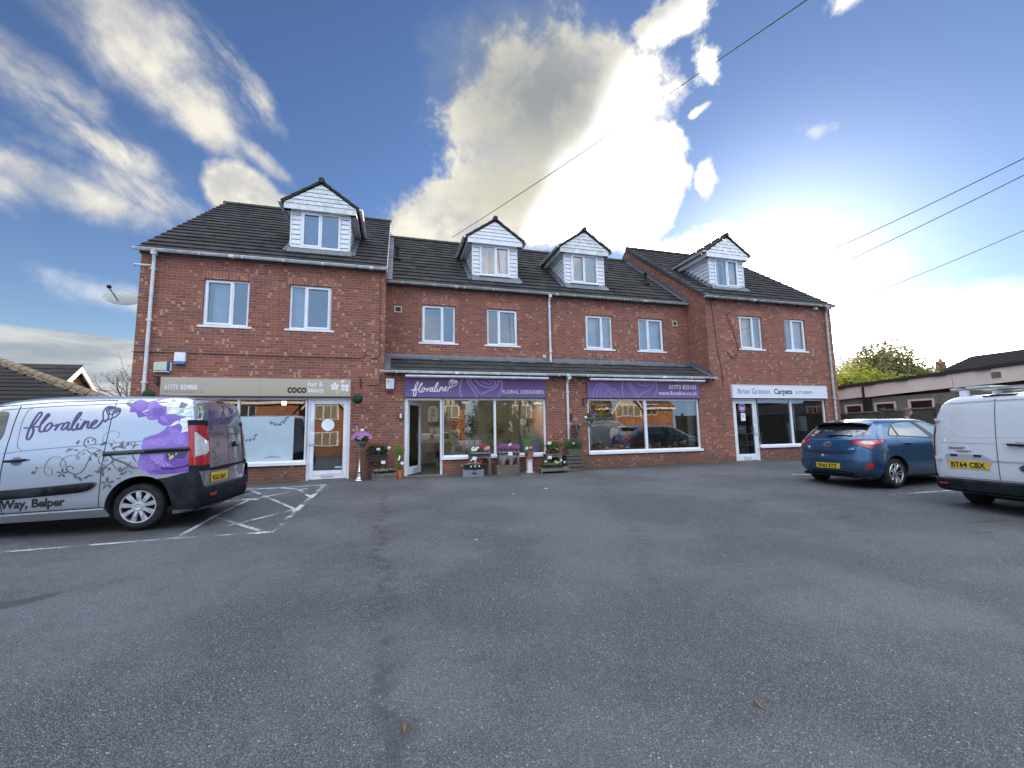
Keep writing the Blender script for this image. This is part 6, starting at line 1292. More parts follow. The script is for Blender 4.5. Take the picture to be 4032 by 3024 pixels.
mb1.build('scroll_print', pmat('print_charcoal', (.075, .072, .085), .4, col2=(.19, .165, .15), nscale=3.5, amt=.8), t, local=True); mb2.build('scroll_print', pmat('print_fine_grey', (.24, .235, .27), .4), t, local=True)
VT_ = lambda a, b, h: VS.side(1, .0045+h)(-a, b)
mb = MB(); logo(mb, VT_, -1.448, 1.316, 1.0, w=.019); mb.build('lettering', pmat('print_logo_purple', (.095, .065, .22), .4), t, local=True)
mb = MB(); text2(mb, 'Way, Belper', .158, lambda a, b: VS.side(1, .0045)(1.575-a, .385+.0*a+b+.012*(a/.75)), 0, 0, bold=.005, xs=.90); mb.build('lettering', pmat('ink_black', (.01, .01, .01), .5), t, local=True)
VR_ = lambda a, b: VS.rear(.006)(-a, b)
mb = MB(); logo(mb, lambda a, b, h: VS.rear(.006+h)(-a, b), -.60, 1.42, .88, .84, w=.022); mb.build('lettering', MATS['print_logo_purple'], t, local=True)
mb = MB(); text2(mb, 'TEL. 01773 825 153', .068, VR_, -.60, 1.335, xs=.90); text2(mb, 'www.floraline.co.uk', .060, VR_, .03, 1.335, xs=.92); mb.box(0, 0, 0, 0, 0, 0)
ribbon2(mb, [(.05, 1.47), (.40, 1.475)], .016, VR_); mb.build('lettering', pmat('ink_dark_grey', (.06, .06, .07), .5), t, local=True)
GR = VS.rear(.0045); mb = MB()
for pts, w in (([(.70, .93), (.64, 1.03), (.55, 1.08), (.47, 1.05), (.45, .98), (.51, .95), (.55, .99), (.52, 1.03)], .016), ([(.56, 1.09), (.44, 1.13), (.36, 1.20), (.30, 1.16), (.34, 1.11)], .008), ([(.60, .96), (.52, .88), (.40, .90), (.34, .95), (.30, .90)], .010), ([(-.08, 1.0), (-.15, 1.10), (-.22, 1.02), (-.16, .94), (-.24, .90), (-.32, .98), (-.38, .94)], .012), ([(-.42, 1.05), (-.48, .98), (-.44, .92), (-.52, .90)], .010), ([(-.05, .70), (-.15, .76), (-.22, .68), (-.30, .74), (-.38, .66)], .012), ([(-.1, .62), (-.18, .57), (-.3, .60)], .010), ([(-.44, .76), (-.50, .68), (-.44, .62)], .010)):
    ribbon3(mb, smooth2(pts, 6), w, lambda a, b, h: VS.rear(.0045+h)(a, b), .0001*len(mb.v)/40, .00001, taper=True)
for x, z, a, L in ((.62, 1.1, 2.2, .08), (.42, 1.0, -.6, .09), (.38, .93, -1.2, .07), (.30, 1.2, .8, .06), (-.2, 1.1, 1.3, .07), (-.3, .9, -.5, .07), (-.45, 1.06, 1.8, .06), (-.12, .78, 2.0, .06), (-.3, .62, .5, .07), (.5, .9, -2.2, .07), (-.42, .6, -.8, .07), (-.15, .52 + .06, -.9, .06)): leafshape(mb, x, z, a, L, L*.34, GR)
mb.build('scroll_print', pmat('print_rear_grey', (.16, .16, .175), .4, col2=(.09, .09, .10), nscale=5, amt=1), t, local=True)
# ---- blue hatchback
BP_ = carpaint('blue_metallic', (.022, .085, .185), metal=.65, rough=.28, dirt=.10)
hx, hy, hh = 10.26, 7.392, R_(1.54)
HZ = gz(hx, hy)
t = thing('blue_hatchback', 'dark blue metallic hatchback parked on the right, seen from behind, beside the white van', 'car', (hx, hy, HZ), hh)
HK = [(.20, -.62, 3.30, .76, .45, .6), (.30, -.73, 3.42, .84, .5, .75), (.42, -.785, 3.46, .880, .52, .9), (.58, -.790, 3.45, .890, .52, .95), (.70, -.775, 3.40, .885, .52, 1.0), (.82, -.755, 3.28, .890, .55, 1.1), (.93, -.725, 3.05, .878, .55, 1.1), (1.00, -.695, 2.70, .855, .52, .8), (1.06, -.655, 2.52, .825, .50, .6), (1.13, -.59, 2.40, .785, .48, .55), (1.22, -.48, 2.24, .735, .45, .5), (1.32, -.345, 2.06, .675, .42, .5), (1.40, -.24, 1.90, .605, .42, .5), (1.445, -.12, 1.74, .52, .45, .5), (1.475, .08, 1.55, .38, .4, .5), (1.490, .35, 1.30, .15, .3, .4)]
HS = Shell(HK, pr=2.7, pf=2.4)
zs = [.20, .25, .30, .36, .42, .5, .58, .64, .70, .76, .82, .875, .93, .965, 1.0, 1.03, 1.06, 1.09, 1.13, 1.17, 1.22, 1.27, 1.32, 1.36, 1.40, 1.425, 1.45, 1.465, 1.48, 1.487, 1.490]
mb = MB(); HS.mesh(mb, zs, nc=14, nsd=26); body = mb.build('body', [BP_, BLACK], t, local=True)
cs = [archcut(wx+.0, sg*.50, sg*1.1, .375, .315, ARCH) for wx in (.0, 2.65) for sg in (-1, 1)]
for c in cs: c.matrix_world = Matrix.Translation((hx, hy, HZ)) @ Matrix.Rotation(hh, 4, 'Z')
cut(body, cs); auto_smooth(body, 30)
for sg in (-1, 1):
    for wx in (0, 2.65): wheel(t, wx+.01, sg*.865, .312, .213, 'alloy', spin=1.25, width=.19)
    f = HS.side(sg, .004)
    seam(t, HS.side(sg, .006), [(.0+.385*math.cos(a), .315+.385*math.sin(a)) for a in [math.pi*k/24 for k in range(25)]], .018, BP_, 'arch_lip')
    # side glass: quarter light, rear door, front door, with black pillars behind them
    o = pan(t, 'window_surround', HS.side(sg, .002), [(-.03, 1.105), (.035, 1.175), (.254, 1.325), (.439, 1.375), (.713, 1.408), (1.06, 1.416), (1.36, 1.408), (1.73, 1.355), (2.05, 1.23), (2.30, 1.08), (2.20, 1.01), (1.58, .985), (1.15, 1.02), (.60, 1.065), (.10, 1.085)], pmat('door_frame_black', (.015, .015, .017), .25), .06)
    for nm, P in (('quarter_glass', [(.02, 1.115), (.055, 1.165), (.255, 1.30), (.235, 1.10)]), ('rear_door_glass', [(.31, 1.108), (.315, 1.335), (.44, 1.362), (.72, 1.390), (.985, 1.396), (1.235, 1.055), (.75, 1.078)]), ('front_door_glass', [(1.15, 1.396), (1.36, 1.390), (1.72, 1.335), (2.0, 1.22), (2.2, 1.09), (2.14, 1.04), (1.60, 1.02), (1.46, 1.045)])):
        pan(t, nm, HS.side(sg, .005), P, CGLS, .06)
    seam(t, f, [(.19, 1.08), (.16, .98), (.20, .88), (.32, .74), (.385, .62)], .009); seam(t, f, [(1.34, 1.02), (1.36, .8), (1.34, .40), (1.28, .22)], .009); seam(t, f, [(.47, .25), (1.3, .22), (2.2, .22)], .008)
    seam(t, f, [(-.66, .70), (-.50, .70), (-.33, .64)], .008); seam(t, f, [(.80, 1.405), (.2, 1.33), (-.2, 1.25)], .001)
    # crease highlights painted as paler blue strips
    seam(t, HS.side(sg, .003), [(-.10, .965), (.3, .955), (1.0, .93), (1.6, .90), (2.4, .86)], .012, pmat('blue_crease_highlight', (.10, .20, .34), .3, metal=.5), 'shoulder_crease')
    mb = MB(); y = sg*(HS.sidey(.4, .935)+.016); mb.tube([(.28, y*.992, .942), (.33, y, .945), (.50, y, .938), (.55, y*.992, .934)], .013, 8); mb.build('door_handle', BP_, t, local=True, smooth=True)
    pan(t, 'handle_recess', HS.side(sg, .004), [(.32, .93), (.36, .905), (.44, .90), (.50, .91), (.53, .93)], SEAM, .05)
    o = pan(t, 'sill_trim', HS.side(sg, .008), [(.42, .235), (1.4, .215), (2.2, .215), (2.2, .19), (.42, .19)], PLAST, .1)
RF = HS.rear(.004)
# tailgate glass, spoiler, seams
pan(t, 'rear_window', HS.rear(.004), [(.70, 1.145), (.62, 1.11), (.35, 1.085), (0, 1.075), (-.35, 1.085), (-.62, 1.11), (-.70, 1.145), (-.66, 1.20), (-.58, 1.30), (-.53, 1.375), (0, 1.395), (.53, 1.375), (.58, 1.30), (.66, 1.20)], CGL, .06)
mb = MB(); nsp = 13; V = []
for i in range(nsp):
    y = -.60+1.20*i/(nsp-1); q = abs(y)/.60; xt = -.43+.10*q*q; zt_ = 1.418-.050*q**2.2
    V.append(((xt, y, zt_), (xt+.01, y, zt_-.028), (HS.rearx(y, 1.385-.02*q)+.01, y*.97, 1.375-.02*q), (xt+.30, y*.93, 1.462-.055*q**2.2)))
vs = [p for r in V for p in r]; mb.add(vs, [(i*4+k, i*4+(k+1) % 4, (i+1)*4+(k+1) % 4, (i+1)*4+k) for i in range(nsp-1) for k in range(4)]+[(0, 1, 2, 3), tuple(reversed([(nsp-1)*4+k for k in range(4)]))])
sp_ = mb.build('spoiler', BP_, t, local=True); auto_smooth(sp_, 40)
mb = MB(); vs = []
for i in range(nsp):
    y = -.60+1.20*i/(nsp-1); q = abs(y)/.60; xt = -.43+.10*q*q; zt_ = 1.418-.050*q**2.2; vs += [(xt-.002, y, zt_-.006), (xt+.008, y, zt_-.038), (HS.rearx(y, 1.385-.02*q)-.004, y*.97, 1.362-.02*q)]
mb.add(vs, [(i*3+k, i*3+k+1, (i+1)*3+k+1, (i+1)*3+k) for i in range(nsp-1) for k in range(2)]); mb.build('spoiler_lip', pmat('gloss_black_trim', (.01, .01, .011), .25), sp_, local=True)
mb = MB(); mb.box(-.436, -.40, -.14, .14, 1.403, 1.416); mb.build('high_brake_lamp', REDD, sp_, local=True)
seam(t, RF, [(.64, 1.08), (.60, .98), (.57, .90), (.56, .78), (.52, .735), (.30, .715), (0, .708), (-.30, .715), (-.52, .735), (-.56, .78), (-.57, .90), (-.60, .98), (-.64, 1.08)], .009)
pan(t, 'tailgate_recess', RF, [(.50, .745), (.30, .725), (0, .718), (-.30, .725), (-.50, .745), (-.545, .80), (-.30, .785), (0, .778), (.30, .785), (.545, .80)], pmat('blue_shadow_panel', (.012, .030, .065), .4, metal=.3), .08)  # shaded blue painted flat where the tailgate dips in
seam(t, RF, [(.55, 1.035), (.2, 1.022), (-.2, 1.022), (-.55, 1.035)], .012, MATS['blue_crease_highlight'], 'tailgate_crease')
# lamps that sweep from the tailgate round the corner
def corner(S, s_, zfn, o_=.006, L0=.55):
    """a: distance along the body from y=+-.30 on the rear face, round the corner and up the side"""
    def f(a, z):
        xr, xf, w, rr, rf = S.P(z); tot = 1.02; th = min(1.0, a/tot)*math.pi/2*.985; e = 2/S.pr; y0 = .30/w
        th0 = math.asin(min(1, y0**(1/e))); th = th0+(math.pi/2-th0)*min(1.0, a/tot)
        x = xr+rr*(1-math.cos(th)**e); y = w*math.sin(th)**e; nx = -math.cos(th); ny = math.sin(th); return (x+nx*o_, s_*(y+ny*o_), z)
    return f
for s_ in (-1, 1):
    def lp2(name, poly, mt, o_, par=None): mb = MB(); panel2(mb, poly, corner(HS, s_, None, o_), .045); return mb.build(name, mt, par or t, local=True, smooth=True)
    l0 = lp2('tail_lamp', smooth2([(.13, 1.005), (.22, .945), (.36, .895), (.56, .835), (.64, .87), (.78, .935), (.98, 1.005), (.80, 1.025), (.50, 1.03), (.25, 1.025)], 3, True), REDL, .008)
    lp2('lamp_lens', [(.33, .97), (.42, .935), (.62, .925), (.68, .96), (.60, .99), (.40, 1.0)], CLRL, .011, l0)
    lp2('lamp_rim', smooth2([(.11, 1.007), (.22, .935), (.36, .885), (.56, .820), (.66, .86), (.80, .93), (1.01, 1.01), (.80, 1.036), (.50, 1.042), (.25, 1.037)], 3, True), SEAM, .005, l0)
    mb = MB(); P = [(s_*.60, .395), (s_*.80, .42), (s_*.83, .49), (s_*.75, .535), (s_*.66, .49)]; 
    lf_ = corner(HS, s_, None, .010); mb = MB(); panel2(mb, [(.42, .40), (.60, .42), (.66, .535), (.56, .545), (.47, .49)], lf_, .05); mb.build('bumper_reflector', REDL, t, local=True, smooth=True)
# bumper: dark lower insert, plate recess
pan(t, 'lower_insert', HS.rear(.004), [(.55, .235), (.45, .325), (.30, .345), (-.30, .345), (-.45, .325), (-.55, .235), (0, .225)], PLAST, .08)
seam(t, RF, [(.62, .60), (.45, .565), (.3, .555), (-.3, .555), (-.45, .565), (-.62, .60)], .010, MATS['blue_shadow_panel'], 'bumper_crease'); seam(t, RF, [(.42, .40), (.34, .565)], .01, MATS['blue_shadow_panel'], 'bumper_crease'); seam(t, RF, [(-.42, .40), (-.34, .565)], .01, MATS['blue_shadow_panel'], 'bumper_crease')
seam(t, RF, [(.60, .37), (.3, .355), (-.3, .355), (-.60, .37), (-.72, .40)], .012, MATS['blue_crease_highlight'], 'bumper_crease')
plate(t, HS.rear(.006), .26, .392, .52, .113, 'EN63 ETZ')
# emblem, model lettering and wiper
EB = HS.rear(.010); mb = MB(); cz = .918
ribbon2(mb, [(.0+.088*math.cos(a), cz+.046*math.sin(a)) for a in [2*math.pi*k/28 for k in range(28)]], .011, EB, closed=True)
ribbon2(mb, smooth2([(.062, cz-.030), (.045, cz+.012), (.035, cz+.032)], 4), .013, EB); ribbon2(mb, smooth2([(-.035, cz-.032), (-.045, cz-.012), (-.062, cz+.030)], 4), .013, EB); ribbon2(mb, smooth2([(.05, cz-.008), (.0, cz-.004), (-.05, cz+.008)], 4), .012, EB); mb.build('oval_emblem', CHR, t, local=True)
mb = MB(); text2(mb, 'i30', .060, lambda a, b: HS.rear(.010)(-.44-a, .81+b), bold=.004, xs=1.25, shear=.2); mb.build('model_letters', CHR, t, local=True)
mb = MB(); text2(mb, 'CRDi', .035, lambda a, b: HS.rear(.008)(.56-a, .895+b), bold=.002, xs=1.2); mb.build('model_letters', CHR, t, local=True)
mb = MB(); P = [HS.rear(.03)(y, z) for y, z in ((.04, 1.10), (-.05, 1.125), (-.25, 1.125), (-.46, 1.112))]; mb.tube(P, [.018, .014, .010, .006], 6); P = [HS.rear(.015)(y, z) for y, z in ((.03, 1.115), (-.44, 1.10))]; mb.tube(P, .008, 4); mb.build('rear_wiper', PLAST, t, local=True)
mb = MB(); mb.tube([(.05, 0, 1.468), (-.06, 0, 1.535)], .006, 5); mb.build('roof_aerial', PLAST, t, local=True)
mb = MB(); P = [HS.rear(.007)(.40+.055*math.cos(a), 1.19+.045*math.sin(a)) for a in [k*.4 for k in range(16)]]; mb.add(P, [tuple(range(16))]); mb.add([HS.rear(.007)(y, z) for y, z in ((.40, 1.095), (.52, 1.115), (.50, 1.14), (.38, 1.12))], [(0, 1, 2, 3)])
for y in (-.30, -.42): mb.add([HS.rear(.007)(y+a, 1.125+b) for a, b in ((-.022, 0), (.022, 0), (.022, .028), (-.022, .028))], [(0, 1, 2, 3)])
mb.build('window_sticker', pmat('sticker_grey', (.35, .37, .40), .4, col2=(.15, .16, .18), nscale=30, amt=1), t, local=True)
mb = MB(); mb.box(-.60, 3.2, -.72, .72, .20, .26); mb.lathe([(.03, -.70), (.03, -.45)], (0, -.45, .23), 10, axis='x'); mb.build('underbody', ARCH, t, local=True)
mb = MB(); y = HS.sidey(1.75, 1.0)
for sg in (-1, 1): mb.ball((1.86, sg*(y+.13), 1.03), (.07, .10, .06), 12, 8); mb.tube([(1.86, sg*y, .99), (1.86, sg*(y+.1), 1.0)], .02, 6)
mb.build('door_mirror', BP_, t, local=True, smooth=True)

# ---- white van
WP = carpaint('white_paint', (.60, .635, .69), metal=0, rough=.35, dirt=.30)
wx_, wy_, wh = 9.655, 4.162, R_(-2.4); WZ = gz(9.655, 4.162)
t = thing('white_van', 'white panel van with black rear bumper, cut off by the right picture edge', 'van', (wx_, wy_, WZ), wh)
WK = [(.24, -.62, 3.35, .80, .20, .6), (.36, -.80, 3.50, .875, .16, .8), (.50, -.835, 3.52, .895, .15, .9), (.80, -.83, 3.40, .905, .15, .9), (1.05, -.815, 2.95, .900, .15, .8), (1.25, -.795, 2.45, .88, .14, .6), (1.45, -.765, 2.1, .845, .14, .6), (1.62, -.735, 1.8, .795, .15, .5), (1.73, -.70, 1.65, .735, .17, .5), (1.785, -.665, 1.55, .665, .20, .5), (1.815, -.58, 1.4, .55, .25, .5), (1.832, -.40, 1.1, .30, .3, .5)]
WS = Shell(WK, pr=3.4, pf=2.4)
zs = [.24, .30, .36, .43, .50, .6, .7, .8, .9, 1.0, 1.05, 1.15, 1.25, 1.35, 1.45, 1.54, 1.62, 1.68, 1.73, 1.76, 1.785, 1.80, 1.815, 1.825, 1.832]
mb = MB(); WS.mesh(mb, zs, nc=12, nsd=24); body = mb.build('body', [WP, BLACK], t, local=True)
cs = [archcut(w_, sg*.50, sg*1.2, .39, .33, ARCH) for w_ in (0, 2.66) for sg in (-1, 1)]
for c in cs: c.matrix_world = Matrix.Translation((wx_, wy_, WZ)) @ Matrix.Rotation(wh, 4, 'Z')
cut(body, cs); auto_smooth(body, 30)
for sg in (-1, 1):
    for w_ in (0, 2.66): wheel(t, w_, sg*.87, .322, .213, 'cover', width=.21)
WR = WS.rear(.004)
# bumper
mb = MB(); rows = []
for z, infl, x0 in ((.27, -.02, -.80), (.31, .012, -.865), (.40, .022, -.885), (.455, .022, -.885), (.475, .004, -.865), (.49, -.05, -.80)):
    w = .885+infl; pts = [(x0+.2*(1-math.cos(math.pi/2*i/12)**(2/3.6)), w*math.sin(math.pi/2*i/12)**(2/3.6)) for i in range(13)]; pts += [(x0+.3, w), (-.40, w)]; rows.append([(x, -y, z) for x, y in reversed(pts[1:])]+[(x, y, z) for x, y in pts])
n = len(rows[0]); mb.add([p for r in rows for p in r], [(i*n+k, i*n+k+1, (i+1)*n+k+1, (i+1)*n+k) for i in range(len(rows)-1) for k in range(n-1)]); b_ = mb.build('rear_bumper', PLAST, t, local=True); auto_smooth(b_, 45)
for s_ in (-1, 1):
    mb = MB(); mb.box(-.893, -.878, min(s_*.77, s_*.66), max(s_*.77, s_*.66), .385, .415); mb.build('bumper_reflector', REDL, b_, local=True)
    # upright lamp wrapped on the corner with black trim below it
    def cf(o_): return lambda a, z: (WS.P(z)[0]+.15*(1-math.cos(math.pi/2*(1-.55*a))**(2/3.4))-o_*a, s_*(WS.P(z)[2]*math.sin(math.pi/2*(1-.55*a))**(2/3.4)+o_*(1-a)), z)
    mb = MB(); panel2(mb, [(0, .80), (.0, 1.39), (.35, 1.42), (.55, 1.30), (.55, .84)], cf(.010), .06); l0 = mb.build('tail_lamp', REDD, t, local=True, smooth=True)
    mb = MB(); panel2(mb, [(.05, 1.0), (.05, 1.20), (.45, 1.19), (.45, 1.01)], cf(.014), .06); mb.build('lamp_lens', CLRL, l0, local=True)
    mb = MB(); panel2(mb, [(0, .48), (0, .795), (.45, .80), (.42, .56), (.60, .49)], cf(.009), .06); mb.build('corner_trim', PLAST, t, local=True)
    for z in (.80, 1.44):
        mb = MB(); x, y, _ = WR(s_*.77, z); mb.box(x-.022, x+.05, min(s_*.74, s_*.82), max(s_*.74, s_*.82), z-.025, z+.025); mb.build('door_hinge', pmat('hinge_grey', (.6, .6, .6), .4), t, local=True)
WHC = pmat('white_edge_shade', (.30, .33, .38), .5); WHL = pmat('white_edge_highlight', (.76, .80, .85), .35)  # darker and paler whites paint the shade and highlight of pressed edges
seam(t, WR, [(.035, 1.80), (.035, .495)], .011, pmat('white_gap', (.12, .13, .15), .6))
seam(t, WR, [(-.66, 1.70), (-.3, 1.715), (.3, 1.715), (.66, 1.70)], .006, MATS['white_gap'], 'panel_gap_line'); seam(t, WR, [(.62, 1.69), (.2, 1.70), (-.2, 1.70), (-.62, 1.69)], .004, WHC, 'panel_gap_line')
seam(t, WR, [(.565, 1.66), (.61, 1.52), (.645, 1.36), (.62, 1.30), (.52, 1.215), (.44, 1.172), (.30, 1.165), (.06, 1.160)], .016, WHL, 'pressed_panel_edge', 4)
seam(t, WR, [(.05, 1.05), (.5, 1.055), (.74, 1.06)], .006, WHC, 'panel_crease_shade'); seam(t, WR, [(-.02, 1.05), (-.5, 1.055), (-.74, 1.06)], .006, WHC, 'panel_crease_shade'); seam(t, WR, [(.01, 1.160), (-.44, 1.17), (-.645, 1.36), (-.6, 1.64)], .014, WHL, 'pressed_panel_edge')
seam(t, WR, [(.74, .50), (-.74, .50)], .010, MATS['white_gap'], 'panel_gap_line')
pan(t, 'plate_recess', WS.rear(.003), [(.70, .80), (.705, .845), (.66, .878), (.20, .875), (.10, .80), (-.60, .79), (-.60, .765), (.09, .765), (.12, .72), (.68, .72)], pmat('white_recess_shade', (.40, .42, .45), .45), .1)  # greyer white paints the shade of a recess on the flat door
mb = MB(); [mb.box(WR(y, .86)[0]-.012, WR(y, .86)[0]+.01, y-.045, y+.045, .845, .873) for y in (.57, .27)]; mb.build('plate_lamp', PLAST, t, local=True)
plate(t, WS.rear(.008), .65, .655, .52, .111, 'BT64 CBX')
mb = MB(); x = WR(-.2, 1.04)[0]; mb.tube([(x-.03, -.10, 1.045), (x-.035, -.32, 1.035)], .018, 8); mb.box(x-.03, x, -.14, -.11, 1.03, 1.06); mb.build('door_handle', PLAST, t, local=True); pan(t, 'handle_recess', WS.rear(.004), [(-.18, 1.085), (-.33, 1.085), (-.33, 1.0), (-.22, 1.0), (-.15, 1.04)], MATS['white_recess_shade'], .08)
mb = MB(); f = WS.rear(.012); ribbon2(mb, [(-.27+.078*math.cos(a), .70+.052*math.sin(a)) for a in [2*math.pi*k/28 for k in range(28)]], .010, f, closed=True); e_ = mb.build('oval_emblem', CHR, t, local=True)
mb = MB(); panel2(mb, [(-.27+.072*math.cos(a), .70+.047*math.sin(a)) for a in [2*math.pi*k/28 for k in range(28)]], WS.rear(.010), .04); mb.build('emblem_field', pmat('emblem_navy', (.02, .04, .12), .3), e_, local=True)
mb = MB(); text2(mb, 'Ford', .06, lambda a, b: WS.rear(.013)(-.215-a, .682+b), xs=.85, shear=.3); mb.build('emblem_letters', CHR, e_, local=True)
mb = MB(); text2(mb, 'TRANSIT', .050, lambda a, b: WS.rear(.008)(.65-a, .955+b), bold=.002, xs=1.15, shear=.25); text2(mb, 'CONNECT', .034, lambda a, b: WS.rear(.008)(.535-a, .912+b), bold=.002, xs=1.15, shear=.25); mb.build('model_letters', pmat('badge_grey', (.20, .20, .23), .35, metal=.6), t, local=True)
mb = MB(); P = [(y, 1.795+.012*math.cos(y*6)) for y in [.19-.38*k/10 for k in range(11)]]; mb.add([(WS.rearx(y, 1.79)-.03, y, z) for y, z in P]+[(WS.rearx(y, 1.79)-.02, y, 1.778+.004) for y, z in P]+[(WS.rearx(y, 1.79)+.06, y, z+.012) for y, z in P], [(i, i+1, 12+i, 11+i) for i in range(10)]+[(22+i, 23+i, i+1, i) for i in range(10)]); mb.build('high_brake_lamp', REDD, t, local=True)
# roof rack: two bars on white feet
RK = pmat('rack_aluminium', (.45, .45, .44), .4, metal=.6)
for x in (-.25, .55, 1.3):
    mb = MB(); mb.box(x-.035, x+.035, -.82, .82, 1.925, 1.955); b_ = mb.build('roof_bar', RK, t, local=True)
    for s_ in (-1, 1): mb = MB(); mb.box(x-.04, x+.04, min(s_*.60, s_*.70), max(s_*.60, s_*.70), 1.78, 1.925); mb.build('bar_foot', UPVC, b_, local=True)
mb = MB(); mb.box(-.30, 1.5, .785, .815, 1.955, 1.975); mb.box(-.30, 1.5, .30, .60, 1.956, 1.985); mb.build('rack_tray', pmat('rack_white', (.62, .62, .58), .5), t, local=True)
mb = MB(); mb.box(-.60, 3.2, -.76, .76, .25, .32); mb.box(-.45, .1, -.35, .35, .17, .27); mb.tube([(-.7, -.3, .22), (.3, -.3, .24)], .03, 8); mb.build('underbody', ARCH, t, local=True)
# ---------------------------------------------------------------- plants and stands in front of the shops
def Gz(x, y): return gz(x, y)
LF_D = leafmat('leaf_dark', (.018, .045, .015), (.05, .10, .03)); LF_M = leafmat('leaf_mid', (.05, .12, .03), (.11, .19, .05)); LF_B = leafmat('leaf_bright', (.10, .22, .02), (.19, .32, .04)); LF_S = leafmat('leaf_silver', (.16, .22, .17), (.30, .36, .30)); LF_R = leafmat('leaf_redbrown', (.09, .03, .025), (.15, .06, .04))
FL_P = leafmat('petal_pink_lilac', (.46, .17, .50), (.68, .40, .72)); FL_R = leafmat('petal_red', (.42, .01, .03), (.60, .03, .07)); FL_W = leafmat('petal_white', (.72, .72, .70), (.85, .85, .84)); FL_H = leafmat('petal_heather', (.26, .07, .22), (.42, .16, .36)); FL_G = leafmat('petal_dusty', (.30, .25, .25), (.42, .37, .36)); FL_V = leafmat('petal_violet', (.14, .04, .40), (.22, .09, .55)); FL_PK = leafmat('petal_soft_pink', (.70, .42, .55), (.80, .58, .66)); FL_O = leafmat('petal_orange', (.60, .16, .02), (.75, .32, .05)); FL_Y = leafmat('petal_cream', (.65, .55, .25), (.75, .68, .40))
TIN = pmat('zinc', (.30, .33, .36), .45, metal=.5, col2=(.20, .22, .25), nscale=8); BLKT = pmat('black_plastic_tray', (.018, .018, .02), .5)
def cloud_leaves(mb, c, r, n, L, w, mi=0, up_=.4, zmin=None):
    c = Vector(c); r = Vector(r)
    for k in range(n):
        d = Vector((random.gauss(0, 1), random.gauss(0, 1), random.gauss(0, 1))).normalized(); q = random.random()**.45
        p = c+Vector((d.x*r.x, d.y*r.y, d.z*r.z))*q
        if zmin and p.z < zmin: p.z = zmin+random.uniform(0, .02)
        mb.leaf(p, d+Vector((0, 0, up_)), L*random.uniform(.7, 1.3), w*random.uniform(.7, 1.3), mi)
def spikes(mb, x0, x1, y0, y1, z0, h, n, w=.012, mi=0, lean=.1):
    for k in range(n):
        x, y = random.uniform(x0, x1), random.uniform(y0, y1); hh_ = h*random.uniform(.6, 1.1); a, b = random.uniform(-lean, lean), random.uniform(-lean, lean)
        mb.add([(x-w/2, y, z0), (x+w/2, y, z0), (x+a*hh_+w*.2, y+b*hh_, z0+hh_), (x+a*hh_-w*.2, y+b*hh_, z0+hh_)], [(0, 1, 2, 3)], mi); 
        mb.add([(x, y-w/2, z0), (x, y+w/2, z0), (x+a*hh_, y+b*hh_+w*.2, z0+hh_), (x+a*hh_, y+b*hh_-w*.2, z0+hh_)], [(0, 1, 2, 3)], mi)
def heather(mb, x0, x1, y0, y1, z0, h, n, lean=.2, L=.022):
    for k in range(n):
        x, y = random.uniform(x0, x1), random.uniform(y0, y1); hh_ = h*random.uniform(.55, 1.1); a, b = random.gauss(0, lean)*hh_, random.gauss(0, lean)*hh_
        for j in range(9): t_ = .25+.75*j/8; mb.leaf((x+a*t_+random.uniform(-.006, .006), y+b*t_, z0+hh_*t_), (random.gauss(0, 1), -1, .6), L, L*.45)
def flower(mb, p, r, mi=0, n=5):
    p = Vector(p); ph = random.uniform(0, 6); tl = random.uniform(-.4, .4)
    for k in range(n):
        a = ph+2*math.pi*k/n; q = Vector((math.cos(a), -.35+.3*math.sin(a)*tl, math.sin(a))).normalized(); s_ = q.cross(Vector((0, -1, .3))).normalized(); mb.add([p, p+q*r*.6+s_*r*.4, p+q*r, p+q*r*.6-s_*r*.4], [(0, 1, 2, 3)], mi)
def crate(name, label, x0, x1, y0, y1, z0, h, slats=2, solid_top=False, group='wooden crates', rot=0.0, hole=None, mt=WOODG, gap=.012):
    t = thing(name, label, 'crate', ((x0+x1)/2, (y0+y1)/2, z0), group=group); th = .016
    M = Matrix.Translation(((x0+x1)/2, (y0+y1)/2, 0)) @ Matrix.Rotation(rot, 4, 'Z') @ Matrix.Translation((-(x0+x1)/2, -(y0+y1)/2, 0))
    hs = h/slats
    for nm, (a, b, c, d) in (('front_panel', (x0, x1, y0, y0+th)), ('back_panel', (x0, x1, y1-th, y1)), ('side_panel', (x0, x0+th, y0+th, y1-th)), ('side_panel', (x1-th, x1, y0+th, y1-th))):
        mb = MB()
        for k in range(slats): mb.box(a, b, c, d, z0+k*hs+.001, z0+(k+1)*hs-gap, M=M)
        mb.build(nm, mt, t)
    mb = MB(); 
    for (a, b) in ((x0+th, y0+th), (x1-th-.03, y0+th), (x0+th, y1-th-.03), (x1-th-.03, y1-th-.03)): mb.box(a, a+.03, b, b+.03, z0, z0+h-.005, M=M)
    mb.box(x0+th, x1-th, y0+th, y1-th, z0+.01, z0+.02, M=M)
    if solid_top: mb.box(x0, x1, y0, y1, z0+h-.004, z0+h+.012, M=M)
    mb.build('base_and_posts', mt, t)
    return t
def label_card(x, y, z, w=.085, h=.055, rot=.1, stick=.12, lab='', parent=None):
    mb = MB(); M = Matrix.Translation((x, y, z)) @ Matrix.Rotation(rot, 4, 'Y'); mb.box(-w/2, w/2, -.002, .002, -h/2, h/2, M=M)
    p = mb.build('price_card', CARD, parent); m2 = MB(); m2.tube([(x, y+.004, z), (x+.005, y+.006, z-stick)], .003, 4)
    for k in range(2): m2.box(-w*.3, w*.3, -.0035, -.0022, h*.12-k*h*.28, h*.17-k*h*.28, M=M)
    m2.build('card_stick', pmat('card_grey', (.35, .35, .38), .6), p)
